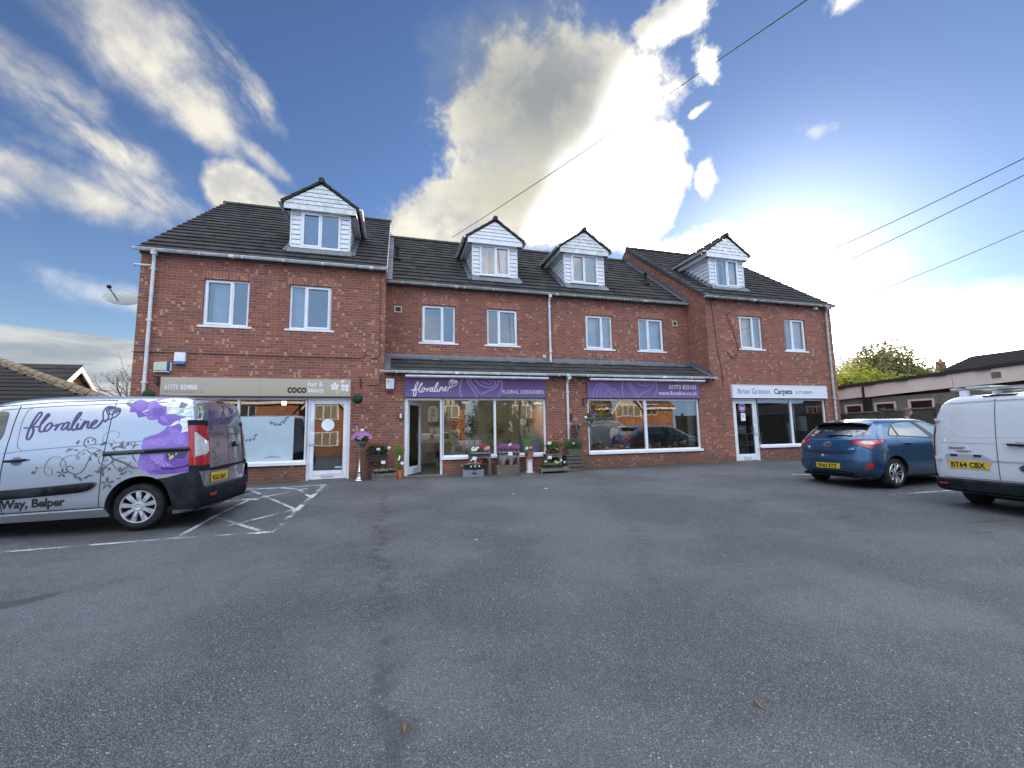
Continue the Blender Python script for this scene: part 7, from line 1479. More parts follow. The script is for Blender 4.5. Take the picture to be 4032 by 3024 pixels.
def tray(t, x0, x1, y0, y1, z, cells=6, mt=None):
    mb = MB(); mb.box(x0, x1, y0, y1, z, z+.008); frame = .006; mb.box(x0, x1, y0, y0+.006, z, z+.045); mb.box(x0, x1, y1-.006, y1, z, z+.045); mb.box(x0, x0+.006, y0, y1, z, z+.045); mb.box(x1-.006, x1, y0, y1, z, z+.045)
    n = cells
    for k in range(n):
        for j in range(2): cx = x0+(k+.5)*(x1-x0)/n; cy = y0+(j+.5)*(y1-y0)/2; r = min((x1-x0)/n, (y1-y0)/2)*.44; mb.lathe([(r*.75, 0), (r, .07), (0, .068)], (cx, cy, z+.008), 10)
    return mb.build('tray', mt or BLKT, t)
# chrome pedestal with a zinc bowl of pink chrysanthemums
x, y = -.86, 11.66; z = Gz(x, y)
t = thing('flower_pedestal', 'tall polished silver pedestal stand on a flared foot left of the plant crates', 'pedestal', (x, y, z))
mb = MB(); mb.lathe([(.0, 0), (.125, 0), (.13, .012), (.10, .03), (.06, .06), (.045, .11), (.05, .16), (.03, .20), (.038, .215), (.038, .235), (.02, .25), (.018, .76), (.028, .78), (.035, .80), (.028, .82), (.05, .85), (.06, .862), (0, .864)], (x, y, z), 24); mb.build('column', pmat('polished_silver', (.62, .64, .66), .18, metal=1.0), t, smooth=True)
t = thing('potted_flowers', 'zinc bowl of pink lilac chrysanthemums on the silver pedestal', 'potted flowers', (x, y, z+.866), group='potted plants for sale')
mb = MB(); zz0 = z+.866; mb.lathe([(0, 0), (.09, 0), (.125, .135), (.13, .14), (.118, .14), (.10, .11), (0, .11)], (x+.05, y, zz0), 22); mb.build('bowl', TIN, t, smooth=True)
mb = MB(); cloud_leaves(mb, (x+.05, y, zz0+.20), (.20, .17, .09), 420, .05, .03); mb.build('leaves', LF_D, t)
mb = MB()
for k in range(230):
    a = random.uniform(0, 6.28); q = random.random()**.5; px_, py_ = x+.05+.25*q*math.cos(a), y+.20*q*math.sin(a); pz_ = zz0+.18+.20*math.sqrt(max(0, 1-q*q))+random.uniform(-.015, .015); flower(mb, (px_, py_-.01, pz_), .026, 0, 6)
mb.build('blooms', FL_P, t); label_card(x+.06, y-.1, zz0+.43, parent=t, rot=0)
# bench table with dark leafed plants
def stool(name, label, x0, x1, y0, y1, z0, h, mt=WOODD, group=None, topmt=None):
    t = thing(name, label, 'plant table', ((x0+x1)/2, (y0+y1)/2, z0), group=group); mb = MB(); mb.box(x0-.01, x1+.01, y0-.01, y1+.01, z0+h-.03, z0+h); mb.build('table_top', topmt or mt, t)
    for a, b in ((x0+.01, y0+.01), (x1-.055, y0+.01), (x0+.01, y1-.055), (x1-.055, y1-.055)): mb = MB(); mb.box(a, a+.045, b, b+.045, z0, z0+h-.03); mb.build('leg', mt, t)
    mb = MB(); mb.box(x0+.055, x1-.055, y0+.015, y0+.03, z0+h-.10, z0+h-.03); 
    for sx, a in ((1, x0+.055), (-1, x1-.055)): mb.add([(a, y0+.02, z0+h-.10), (a+sx*.07, y0+.02, z0+h-.10), (a, y0+.02, z0+h-.17)], [(0, 1, 2)])
    mb.build('apron', mt, t); return t
G1 = 'rustic plant tables at the shop fronts'
stool('plant_table', 'dark wooden plant table behind the slatted crate, left of the open door', -.70, -.17, 11.66, 11.93, Gz(0, 11.7), .59, group=G1)
t = thing('potted_plants', 'tray of dark red and green leafed plants on the left dark table', 'potted plants', (-.43, 11.78, .99), group='potted plants for sale')
tray(t, -.70, -.16, 11.66, 11.92, .985, 5)
mb = MB(); cloud_leaves(mb, (-.43, 11.78, 1.15), (.30, .14, .14), 700, .07, .028); mb.build('leaves', LF_D, t)
mb = MB(); cloud_leaves(mb, (-.46, 11.76, 1.22), (.22, .12, .10), 260, .06, .03); mb.build('red_leaves', LF_R, t)
mb = MB(); cloud_leaves(mb, (-.23, 11.78, 1.20), (.10, .10, .11), 420, .03, .012); mb.build('bright_leaves', LF_M, t); label_card(-.40, 11.66, 1.17, .09, .07, parent=t, rot=.05)
mb = MB(); mb.tube([(-.17, 11.7, 1.02), (-.13, 11.68, 1.14)], .003, 4); [flower(mb, (-.125+random.uniform(-.02, .02), 11.67, 1.19+random.uniform(-.03, .03)), .03) for _ in range(4)]; mb.build('white_flower', FL_W, t)
t = crate('plant_crate', 'slatted pale wood crate of silvery succulents, left of the open door', -.52, .03, 11.48, 11.80, Gz(0, 11.5), .185, 2, rot=.42)
t = thing('potted_plants', 'silvery green succulents in black pots standing in the slatted crate', 'potted plants', (-.25, 11.64, .57), group='potted plants for sale')
def rot_pt(x, y, cx, cy, a): return (cx+(x-cx)*math.cos(a)-(y-cy)*math.sin(a), cy+(x-cx)*math.sin(a)+(y-cy)*math.cos(a))
mb = MB(); m2 = MB()
for k in range(6):
    for j in range(2):
        px_, py_ = rot_pt(-.46+k*.088, 11.56+j*.15, -.25, 11.64, .42); mb.lathe([(.028, .52), (.038, .60), (0, .598)], (px_, py_, 0), 10)
        for q in range(34): d = Vector((random.gauss(0, 1), random.gauss(0, 1), abs(random.gauss(0, 1)))).normalized(); m2.leaf(Vector((px_, py_, .625))+d*.05*random.random()**.5, d, .045, .026)
mb.build('pots', BLKT, t); m2.build('leaves', LF_S, t); label_card(-.27, 11.55, .84, .10, .075, parent=t, rot=.1, stick=.2)
t = thing('potted_topiary', 'fluffy lime green lollipop plant in an orange plastic pot against the door frame', 'potted plant', (.15, 11.72, .39), group='potted plants for sale')
mb = MB(); mb.lathe([(0, 0), (.055, 0), (.075, .20), (.083, .20), (.083, .225), (.07, .225), (.065, .20), (0, .195)], (.15, 11.68, Gz(0, 11.7)), 20); mb.build('pot', pmat('orange_plastic_pot', (.50, .16, .05), .6), t, smooth=False)
mb = MB(); mb.tube([(.15, 11.68, .6), (.14, 11.70, .98)], .01, 6); mb.build('stem', WOODD, t)
mb = MB(); cloud_leaves(mb, (.12, 11.70, 1.14), (.17, .15, .19), 2300, .032, .007, up_=.9); cloud_leaves(mb, (.13, 11.66, .75), (.13, .11, .11), 900, .035, .007, up_=1.2); mb.build('foliage', LF_B, t); label_card(.21, 11.55, .80, .08, .07, parent=t, rot=.2); 
mb = MB(); mb.add([(.10, 11.58, .88), (.14, 11.57, .87), (.16, 11.57, .99), (.13, 11.58, 1.01)], [(0, 1, 2, 3)]); mb.build('plant_tag', CARD, t)
# fruit box with cyclamen
t = crate('plant_crate', 'grey painted fruit box with dark printed emblem, below the cyclamen', 1.80, 2.36, 11.33, 11.60, Gz(2, 11.4), .20, 1, rot=-.10, mt=pmat('grey_painted_wood', (.24, .24, .27), .8, col2=(.15, .15, .165), nscale=6, amt=1, bump=.3))
mb = MB(); z_ = .43; Mx = lambda a, b: (a, 11.326-.10*(a-2.08)-.004, b)
mb.add([Mx(2.0, z_+.055), Mx(2.06, z_+.065), Mx(2.08, z_+.09), Mx(2.10, z_+.065), Mx(2.17, z_+.055), Mx(2.12, z_+.02), Mx(2.04, z_+.02)], [tuple(range(7))]); mb.build('printed_emblem', pmat('stencil_black', (.03, .03, .035), .8), t)
mb = MB(); mb.add([Mx(2.0, z_+.115), Mx(2.16, z_+.115), Mx(2.16, z_+.135), Mx(2.0, z_+.135)], [(0, 1, 2, 3)]); mb.build('faded_print', pmat('stencil_grey', (.12, .12, .13), .8), t)
t = thing('potted_plants', 'low tray of small red and white cyclamen standing on the grey fruit box', 'potted plants', (2.08, 11.45, .62), group='potted plants for sale')
tray(t, 1.84, 2.40, 11.33, 11.58, .60, 6); mb = MB(); cloud_leaves(mb, (2.11, 11.45, .70), (.29, .13, .05), 420, .045, .035); mb.build('leaves', LF_D, t); mb = MB(); cloud_leaves(mb, (2.11, 11.44, .71), (.29, .13, .05), 220, .045, .035); mb.build('silver_leaves', LF_S, t)
mb = MB(); [flower(mb, (random.uniform(1.86, 2.36), random.uniform(11.34, 11.5), random.uniform(.74, .82)), .022) for _ in range(22)]; mb.build('red_blooms', FL_R, t); mb = MB(); [flower(mb, (random.uniform(2.0, 2.15), 11.36, random.uniform(.76, .84)), .022) for _ in range(6)]; mb.build('white_blooms', FL_W, t)
label_card(2.10, 11.36, .87, .11, .085, parent=t, rot=0); [label_card(2.0+.11*k, 11.325, .66, .04, .035, parent=t, rot=0, stick=.03) for k in range(3)]
stool('plant_table', 'dark wooden plant table behind the grey fruit box', 2.02, 2.62, 11.62, 11.90, Gz(2, 11.7), .56, group=G1, mt=WOODG, topmt=WOODD)
t = thing('potted_plants', 'white, red and pink cyclamen in a row on the table under the window sill', 'potted plants', (2.34, 11.74, .97), group='potted plants for sale')
tray(t, 2.06, 2.60, 11.62, 11.88, .965, 5, TIN); mb = MB(); cloud_leaves(mb, (2.34, 11.74, 1.04), (.28, .13, .06), 360, .05, .04); mb.build('leaves', LF_D, t)
for mt_, a, b, nm in ((FL_W, 2.08, 2.26, 'white_blooms'), (FL_R, 2.27, 2.44, 'red_blooms'), (FL_PK, 2.45, 2.60, 'pink_blooms')): mb = MB(); [flower(mb, (random.uniform(a, b), random.uniform(11.62, 11.8), random.uniform(1.07, 1.17)), .035) for _ in range(24)]; mb.build(nm, mt_, t)
# heather group
crate('plant_crate', 'brown weathered box upside down, carrying two small pots of heather', 2.74, 3.34, 11.38, 11.66, Gz(3, 11.5), .235, 1, solid_top=True, rot=-.05, mt=pmat('brown_weathered_wood', (.17, .13, .105), .85, col2=(.10, .075, .06), nscale=6, amt=1.0, bump=.4))
for px_, q in ((2.93, 'left'), (3.16, 'right')):
    t = thing('potted_heather', 'small clay pot of dusty grey heather on the brown box, %s one of the two' % q, 'potted heather', (px_, 11.48, .645), group='potted plants for sale')
    mb = MB(); mb.lathe([(0, 0), (.042, 0), (.055, .095), (.06, .095), (.06, .115), (.05, .115), (0, .105)], (px_, 11.48, .642), 16); mb.build('pot', pmat('aged_clay', (.26, .22, .19), .9, col2=(.18, .15, .13), nscale=14), t)
    mb = MB(); heather(mb, px_-.06, px_+.06, 11.44, 11.52, .72, .22, 75, .4); mb.build('heather', FL_G, t)
t = thing('price_sign', 'white price card on a stick among the dusty heather pots', 'price card', (3.1, 11.4, .85)); label_card(3.12, 11.40, .96, .12, .09, parent=t, rot=.05, stick=.18)
stool('plant_table', 'weathered plant table carrying the purple heather', 2.86, 3.46, 11.64, 11.90, Gz(3, 11.7), .56, group=G1, mt=WOODG, topmt=WOODD)
t = thing('potted_heather', 'long row of purple heather on the table below the mullion', 'potted heather', (3.16, 11.75, .97), group='potted plants for sale')
tray(t, 2.84, 3.48, 11.62, 11.88, .965, 6, TIN); mb = MB(); heather(mb, 2.86, 3.48, 11.63, 11.86, 1.01, .21, 330, .12); mb.build('heather', FL_H, t); mb = MB(); spikes(mb, 2.86, 3.48, 11.64, 11.86, 1.0, .09, 300, .014, lean=.25); mb.build('leaves', LF_D, t)
mb = MB(); [flower(mb, (3.17+random.uniform(-.03, .03), 11.62, 1.20+random.uniform(-.02, .03)), .03) for _ in range(4)]; mb.build('white_bow', FL_W, t)
# plinth with terracotta pot and little conifer
t = thing('display_plinth', 'narrow white plinth carrying the terracotta pot', 'plinth', (3.78, 11.72, .39)); z = Gz(3.8, 11.7)
mb = MB(); mb.box(3.665, 3.875, 11.62, 11.83, z, z+.02); mb.box(3.70, 3.84, 11.655, 11.795, z+.02, z+.36); mb.box(3.68, 3.86, 11.64, 11.81, z+.36, z+.375); mb.build('column', pmat('plaster_white', (.66, .65, .62), .8), t)
t = thing('potted_conifer', 'terracotta pot with a small lime green conifer, violet flowers and trailing ivy', 'potted plant', (3.77, 11.72, .77), group='potted plants for sale')
mb = MB(); mb.lathe([(0, 0), (.095, 0), (.128, .20), (.14, .20), (.145, .245), (.128, .245), (.12, .21), (0, .20)], (3.77, 11.72, z+.376), 24); mb.build('pot', TERRA, t)
mb = MB()
for k in range(1500):
    q = random.random(); r = .12*(1-q)**.8; a = random.uniform(0, 6.28); d = Vector((math.cos(a), math.sin(a), .8)); mb.leaf((3.74+r*math.cos(a), 11.74+r*math.sin(a), 1.04+.42*q), d, .035, .010)
mb.build('conifer', LF_B, t); mb = MB(); cloud_leaves(mb, (3.84, 11.70, 1.07), (.12, .10, .08), 260, .04, .03); cloud_leaves(mb, (3.64, 11.62, .95), (.05, .05, .10), 60, .04, .035); mb.build('ivy', LF_M, t)
mb = MB(); [flower(mb, (random.uniform(3.82, 3.92), 11.62, random.uniform(1.02, 1.10)), .026) for _ in range(16)]; mb.build('violet_blooms', FL_V, t); mb = MB(); [flower(mb, (random.uniform(3.76, 3.86), 11.62, random.uniform(1.08, 1.14)), .022) for _ in range(8)]; mb.build('pink_blooms', FL_PK, t); label_card(3.66, 11.58, 1.09, .09, .06, parent=t, rot=-.5)
# low bench with pansies, shelf stand behind
t = thing('plant_bench', 'low grey wooden bench with stubby legs holding the pansy tray', 'bench', (4.41, 11.5, .39)); z = Gz(4.4, 11.4)
mb = MB(); mb.box(3.98, 4.84, 11.30, 11.66, z+.13, z+.145); mb.box(3.98, 4.84, 11.295, 11.315, z+.06, z+.144); mb.box(3.98, 4.84, 11.64, 11.66, z+.06, z+.144); mb.build('bench_top', WOODG, t)
for a, b in ((4.0, 11.32), (4.77, 11.32), (4.0, 11.58), (4.77, 11.58)): mb = MB(); mb.box(a, a+.04, b, b+.04, z, z+.13); mb.build('leg', WOODG, t)
t = thing('potted_plants', 'tray of pansies with a few white flowers on the low grey bench', 'potted plants', (4.37, 11.45, z+.15), group='potted plants for sale')
tray(t, 4.07, 4.66, 11.32, 11.58, z+.147, 6); mb = MB(); cloud_leaves(mb, (4.38, 11.45, z+.24), (.32, .14, .06), 620, .045, .028); mb.build('leaves', LF_M, t)
mb = MB(); [flower(mb, (px_, 11.38, pz_), .035) for px_, pz_ in ((4.62, .73), (4.625, .74), (4.72, .68), (4.725, .67), (4.5, .66))]; mb.build('white_blooms', FL_W, t); mb = MB(); [flower(mb, (random.uniform(4.1, 4.6), 11.38, random.uniform(.68, .72)), .028) for _ in range(9)]; mb.build('yellow_blooms', FL_Y, t); label_card(4.29, 11.40, .82, .11, .085, parent=t, rot=0, stick=.14)
t = stool('plant_table', 'slim wooden plant stand behind the low bench with two rails', 4.28, 4.78, 11.68, 11.94, Gz(4.5, 11.8), .51, group=G1, mt=WOODG)
mb = MB(); [mb.box(4.30+k*.085, 4.36+k*.085, 11.93, 11.945, .45, .88) for k in range(6)]; mb.box(4.31, 4.75, 11.69, 11.71, .965, .985); mb.build('back_slats', WOODD, t)
t = thing('potted_plants', 'bushy dark plants with white berries and a price card on the slim stand', 'potted plants', (4.52, 11.78, .91), group='potted plants for sale')
mb = MB(); [mb.lathe([(0, 0), (.05, 0), (.065, .10), (.06, .10), (0, .09)], (4.37+k*.15, 11.80, .90), 14) for k in range(3)]; mb.build('pots', pmat('brown_pot', (.13, .05, .035), .7), t)
mb = MB(); cloud_leaves(mb, (4.54, 11.78, 1.12), (.28, .14, .15), 900, .045, .02); mb.build('leaves', LF_D, t); mb = MB(); cloud_leaves(mb, (4.56, 11.76, 1.12), (.26, .14, .14), 320, .04, .02); mb.build('pale_leaves', LF_M, t)
mb = MB(); [mb.ball((random.uniform(4.28, 4.8), 11.66, random.uniform(1.0, 1.08)), .012, 6, 4) for _ in range(14)]; mb.build('berries', FL_Y, t)
mb = MB(); mb.tube(smooth2([(4.4, 11.75, 1.1), (4.25, 11.66, 1.16), (4.12, 11.62, 1.12), (4.02, 11.6, 1.06)]), .004, 5); mb.tube(smooth2([(4.4, 11.75, 1.2), (4.28, 11.66, 1.24), (4.2, 11.62, 1.28)]), .004, 5); mb.build('twigs', WOODD, t); label_card(4.37, 11.62, 1.22, .11, .075, parent=t, rot=.08)
# open-fronted crate with basket of green plants
t = crate('plant_crate', 'tall slatted wooden crate on its side below the wicker basket', 4.90, 5.42, 11.60, 11.93, Gz(5, 11.7), .44, 4, rot=0, mt=pmat('dark_weathered_wood', (.12, .105, .09), .85, col2=(.07, .06, .05), nscale=7, amt=1, bump=.4), gap=.025)
mb = MB(); mb.box(4.89, 5.43, 11.59, 11.94, Gz(5, 11.7)+.44, Gz(5, 11.7)+.455); mb.build('top_board', WOODG, t)
t = thing('wicker_basket', 'grey wicker basket on top of the tall slatted crate', 'basket', (5.19, 11.76, .85)); WK_ = pmat('wicker', (.20, .17, .13), .85, col2=(.10, .085, .06), nscale=40, amt=1.0, bump=.8)
mb = MB()
for k in range(8):
    z = .85+k*.022; o_ = .004*(k % 2); mb.box(4.965-o_, 5.415+o_, 11.62-o_, 11.632-o_, z, z+.018); mb.box(4.965-o_, 5.415+o_, 11.90, 11.912, z, z+.018); mb.box(4.965-o_, 4.978-o_, 11.62, 11.91, z, z+.018); mb.box(5.402+o_, 5.415+o_, 11.62, 11.91, z, z+.018)
for k in range(16): mb.tube([(4.975+k*.0287, 11.612, .85), (4.975+k*.0287, 11.612, 1.03)], .005, 5)
mb.box(4.975, 5.405, 11.63, 11.90, .85, .99); mb.build('weave', WK_, t)
t = thing('potted_plants', 'upright green rosemary-like bushes growing out of the wicker basket', 'potted plants', (5.19, 11.76, 1.0), group='potted plants for sale')
mb = MB(); heather(mb, 4.99, 5.40, 11.64, 11.90, .98, .30, 360, .22, .04); mb.build('foliage', leafmat('leaf_herb', (.035, .09, .03), (.09, .17, .06)), t); mb = MB(); flower(mb, (5.13, 11.62, 1.19), .035); flower(mb, (5.14, 11.62, 1.20), .03); mb.build('white_flower', FL_W, t)
# hanging baskets
def hang(label, x, y, ztop, zc, flowers):
    t = thing('hanging_basket', label, 'hanging basket', (x, y, zc), group='cone hanging baskets'); mb = MB(); mb.lathe([(.0, -.30), (.02, -.27), (.135, 0), (.14, .01), (0, .0)], (x, y, zc), 20); mb.build('cone_liner', pmat('grey_moss_liner', (.085, .10, .09), .9, col2=(.05, .06, .055), nscale=25, amt=1, bump=.8), t)
    mb = MB(); [mb.tube([(x+.135*math.cos(a), y+.135*math.sin(a), zc), (x, y, ztop)], .003, 4) for a in (.5, 2.6, 4.7)]; mb.build('chain', pmat('chain_pale', (.45, .42, .38), .5), t)
    mb = MB(); cloud_leaves(mb, (x, y, zc+.05), (.17, .16, .10), 320, .05, .03); mb.build('leaves', LF_D, t); mb = MB(); cloud_leaves(mb, (x+.02, y-.04, zc+.0), (.19, .15, .12), 130, .05, .03); mb.build('silver_leaves', LF_S, t)
    mb = MB(); [flower(mb, (x+random.uniform(-.10, .10)+flowers[1], y-.12, zc+random.uniform(.02, .13)), .032) for _ in range(16)]; mb.build('blooms', flowers[0], t); return t
hang('cone hanging basket with dark crimson flowers just right of the lean-to downpipe', 5.25, 11.74, 2.05, 1.60, (leafmat('petal_crimson', (.16, .01, .05), (.26, .03, .09)), -.06))
t = hang('cone hanging basket with violet flowers at the corner of the wide window', 5.64, 11.52, 2.52, 1.94, (FL_V, .06)); mb = MB(); mb.box(5.42, 5.49, 11.40, 11.404, 1.93, 1.99, M=None); mb.build('price_card', CARD, t)
mb = MB(); cloud_leaves(mb, (5.56, 11.45, 1.78), (.10, .08, .16), 150, .05, .03); mb.build('trailing_leaves', LF_S, t)
# ---------------------------------------------------------------- shop interiors seen through the glass
CREAM = pmat('interior_cream', (.42, .40, .35), .9, col2=(.36, .34, .30), nscale=1); DFL = pmat('interior_floor', (.06, .055, .05), .6); CEIL = pmat('interior_ceiling', (.5, .5, .48), .9)
def room(x0, x1, y1, wallmt, z1=2.9):
    mb = MB(); mb.quad((x0, 12.15, .405), (x1, 12.15, .405), (x1, y1, .405), (x0, y1, .405), 1); mb.quad((x0, 12.15, z1), (x1, 12.15, z1), (x1, y1, z1), (x0, y1, z1), 2)
    mb.quad((x0, y1, .4), (x1, y1, .4), (x1, y1, z1), (x0, y1, z1)); mb.quad((x0, 12.15, .4), (x0, y1, .4), (x0, y1, z1), (x0, 12.15, z1)); mb.quad((x1, 12.15, .4), (x1, y1, .4), (x1, y1, z1), (x1, 12.15, z1))
    mb.quad((x0, 12.13, 2.5), (x1, 12.13, 2.5), (x1, 12.13, z1), (x0, 12.13, z1)); mb.build('shop_room', [wallmt, DFL, CEIL], B)
room(-5.9, -.6, 16.0, pmat('salon_wall', (.20, .22, .23), .9)); room(.15, 4.85, 16.6, CREAM); room(4.9, 10.3, 16.6, pmat('display_room_wall', (.25, .23, .20), .9)); room(10.8, 16.1, 17.0, pmat('carpet_room_wall', (.34, .30, .26), .9))
EM = pmat('lit_tube', (.9, .9, .9), .5, emit=((1, .95, .85), 42.0))
for x, y, w, lab in ((.70, 14.4, .5, 'lit ceiling lamp seen through the open door'), (3.95, 13.6, .55, 'lit ceiling lamp at the right of the flower shop window'), (6.75, 13.4, .7, 'lit strip lamp at the top of the wide display window')):
    t = thing('ceiling_lamp', lab, 'ceiling lamp', (x, y, 2.85), group='lit ceiling lamps in the shops'); mb = MB(); mb.box(x-w/2, x+w/2, y-.06, y+.06, 2.84, 2.895); mb.build('housing', UPVC, t); mb = MB(); mb.box(x-w/2+.02, x+w/2-.02, y-.05, y+.05, 2.80, 2.838); mb.build('tube', EM, t)
# flower shop: wall shelf, frames, white table, plants, chair-back hoop
def shelf(label, x0, x1, y, z, mt=CARD):
    t = thing('wall_shelf', label, 'shelf', ((x0+x1)/2, y, z)); mb = MB(); mb.box(x0, x1, y-.28, y, z, z+.035); mb.box(x0, x1, y-.27, y-.25, z-.09, z); mb.build('board', mt, t); mb = MB(); [mb.prism([(y-.2, z-.001), (y, z-.001), (y, z-.2)], x_-.01, x_+.01, plane='yz') for x_ in (x0+.1, x1-.1)]; mb.build('bracket', mt, t); return t
GREYW = pmat('pale_grey_wood', (.40, .39, .36), .7); shelf('pale shelf on the back wall seen through the open door', .95, 2.1, 15.9, 1.30, GREYW)
def boxgift(x, y, z, w, h, mt, lab): t = thing('gift_box', lab, 'gift box', (x, y, z), group='gift boxes on the shelf'); mb = MB(); mb.box(x-w/2, x+w/2, y-.1, y+.1, z, z+h); mb.build('box', mt, t, bevel=.006); mb = MB(); mb.box(x-w/2-.005, x+w/2+.005, y-.105, y+.105, z+h-.03, z+h+.006); mb.build('lid', CARD, t)
for x, w, h, c, lab in ((1.12, .24, .20, (.55, .52, .45), 'cream gift box at the left end of the shelf'), (1.50, .22, .16, (.5, .5, .5), 'plain grey gift box in the middle of the shelf'), (1.85, .16, .24, (.06, .055, .05), 'dark gift box at the right end of the shelf')): boxgift(x, 15.75, 1.336, w, h, pmat({1.12: 'gift_cream', 1.50: 'gift_grey', 1.85: 'gift_dark'}[x], c, .7), lab)
def picture(label, x0, x1, z0, z1, y, arch=False):
    t = thing('picture_frame', label, 'picture', ((x0+x1)/2, y, z0), group='frames on the flower shop wall'); mb = MB(); P = [(x0, z0), (x1, z0), (x1, z1-.1), ((x0*.25+x1*.75), z1), ((x0*.75+x1*.25), z1), (x0, z1-.1)] if arch else [(x0, z0), (x1, z0), (x1, z1), (x0, z1)]; mb.prism(P, y-.03, y-.002); mb.build('frame', pmat('frame_grey', (.20, .19, .17), .7), t)
    cx, cz = (x0+x1)/2, (z0+z1)/2; mb = MB(); mb.prism([(cx+(a-cx)*.84, cz+(b-cz)*.88) for a, b in P], y-.034, y-.031); mb.build('mount', pmat('mount_cream', (.48, .46, .40), .8), t); mb = MB(); [mb.lathe([(0, y-.038), (r, y-.036)], (cx+dx, 0, cz+dz), 16, axis='y') for dx, dz, r in ((0, .12, .07), (0, -.05, .08), (-.05, -.2, .05))]; mb.build('artwork', pmat('print_taupe', (.28, .27, .25), .7), t)
picture('arched picture frame on the wall seen through the open door', 1.15, 1.62, 1.95, 2.62, 15.98, True); picture('small square picture frame above the shelf', 1.22, 1.66, 1.46, 1.80, 15.98)
mb = MB(); mb.box(.66, .86, 16.3, 16.55, .41, 2.35); tag(mb.build('dark_doorway', BLACK), 'dark doorway at the back of the flower shop', 'doorway')
def pottree(label, x, y, z0, h, r, n, mt, potc=(.3, .3, .3), pr=.10, ph=.18, L=.07, w=.03, group='plants inside the flower shop'):
    t = thing('indoor_plant', label, 'house plant', (x, y, z0), group=group); mb = MB(); mb.lathe([(0, 0), (pr*.75, 0), (pr, ph), (pr*.9, ph), (0, ph-.02)], (x, y, z0), 16); mb.build('pot', pmat('indoor_pot_'+('pale' if potc[0] > .4 else 'mint' if potc[1] > potc[0]+.05 else 'dark'), potc, .5), t)
    mb = MB(); mb.tube([(x, y, z0+ph-.03), (x+.02, y, z0+h-r)], .012, 6); mb.build('stem', WOODD, t); mb = MB(); cloud_leaves(mb, (x, y, z0+h-r*.6), (r, r*.8, r), n, L, w); mb.build('foliage', mt, t); return t
def table(label, x0, x1, y0, y1, z0, h, mt, name='display_table'):
    t = thing(name, label, 'table', ((x0+x1)/2, (y0+y1)/2, z0)); mb = MB(); mb.box(x0, x1, y0, y1, z0+h-.03, z0+h); mb.build('table_top', mt, t)
    for a, b in ((x0+.02, y0+.02), (x1-.05, y0+.02), (x0+.02, y1-.05), (x1-.05, y1-.05)): mb = MB(); mb.tube(smooth2([(a, b, z0+h-.03), (a+.02, b, z0+h*.6), (a, b, z0)]), .016, 6); mb.build('leg', mt, t)
    return t
IV = pmat('ivory_paint', (.50, .49, .40), .5); table('ivory curved-leg table in the window carrying white pots', 1.75, 2.55, 12.35, 12.75, .92, .30, IV)
t = thing('window_platform', 'low dark display platform inside the flower shop window', 'platform', (2.85, 12.6, .41)); mb = MB(); mb.box(1.34, 4.38, 12.2, 13.0, .41, .90); mb.build('deck', pmat('platform_dark', (.07, .06, .05), .8), t); mb = MB(); mb.box(1.34, 4.38, 12.19, 12.2, .86, .92); mb.build('edge', WOODG, t)
t = thing('planter_tray', 'white tray with a row of white pots on the ivory table', 'planter', (2.15, 12.5, 1.22)); mb = MB(); mb.box(1.82, 2.5, 12.42, 12.62, 1.31, 1.33); mb.build('tray', CARD, t); mb = MB(); [mb.lathe([(.05, 0), (.065, .09), (0, .085)], (1.92+k*.16, 12.52, 1.22), 14) for k in range(4)]; mb.build('pots', CARD, t)
t = thing('milk_churn', 'mint green churn standing in the flower shop window', 'churn', (1.72, 12.4, .92)); mb = MB(); mb.lathe([(0, 0), (.07, 0), (.075, .15), (.05, .2), (.06, .25), (0, .25)], (1.68, 12.42, .92), 16); mb.build('body', pmat('mint_enamel', (.38, .50, .42), .4), t, smooth=True)
t = thing('hoop_basket', 'white basket with a tall hoop handle in the flower shop window', 'basket', (2.75, 12.4, .92)); mb = MB(); mb.tube([(2.58+.17+.17*math.cos(a), 12.4, 1.2+.27*math.sin(a)) for a in [math.pi*k/18 for k in range(19)]], .012, 6); mb.build('handle', IV, t); mb = MB(); mb.lathe([(.12, 0), (.17, .27), (.15, .27), (0, .2)], (2.75, 12.4, .92), 18); mb.build('bowl', pmat('peach_cane', (.50, .24, .12), .7), t)
pottree('large leafy house plant with pink flowers in the middle of the flower shop window', 2.1, 13.0, .90, 1.1, .45, 900, LF_D, L=.09, w=.05); pottree('tall green house plant behind the mullion of the flower shop window', 3.1, 13.0, .90, .9, .32, 600, LF_M); pottree('trailing green plant in a mint pot at the right of the flower shop window', 4.05, 12.6, 1.36, .75, .26, 420, LF_M, potc=(.3, .5, .45), pr=.09, ph=.17)
pottree('dark green plant just inside the open door', .62, 13.2, .41, 1.05, .22, 420, LF_D, potc=(.25, .4, .38), pr=.12, ph=.35)
t = thing('display_cabinet', 'pale blue panelled cabinet inside the right end of the flower shop window', 'cabinet', (4.15, 12.5, .92)); mb = MB(); mb.box(3.78, 4.36, 12.35, 12.75, .90, 1.34); mb.build('body', pmat('pale_blue_paint', (.36, .46, .48), .5), t, bevel=.01); mb = MB(); frame_ring(mb, 3.82, 4.32, .95, 1.30, 12.34, 12.35, .03); mb.build('door_panel', pmat('pale_blue_edge', (.28, .37, .40), .5), t)
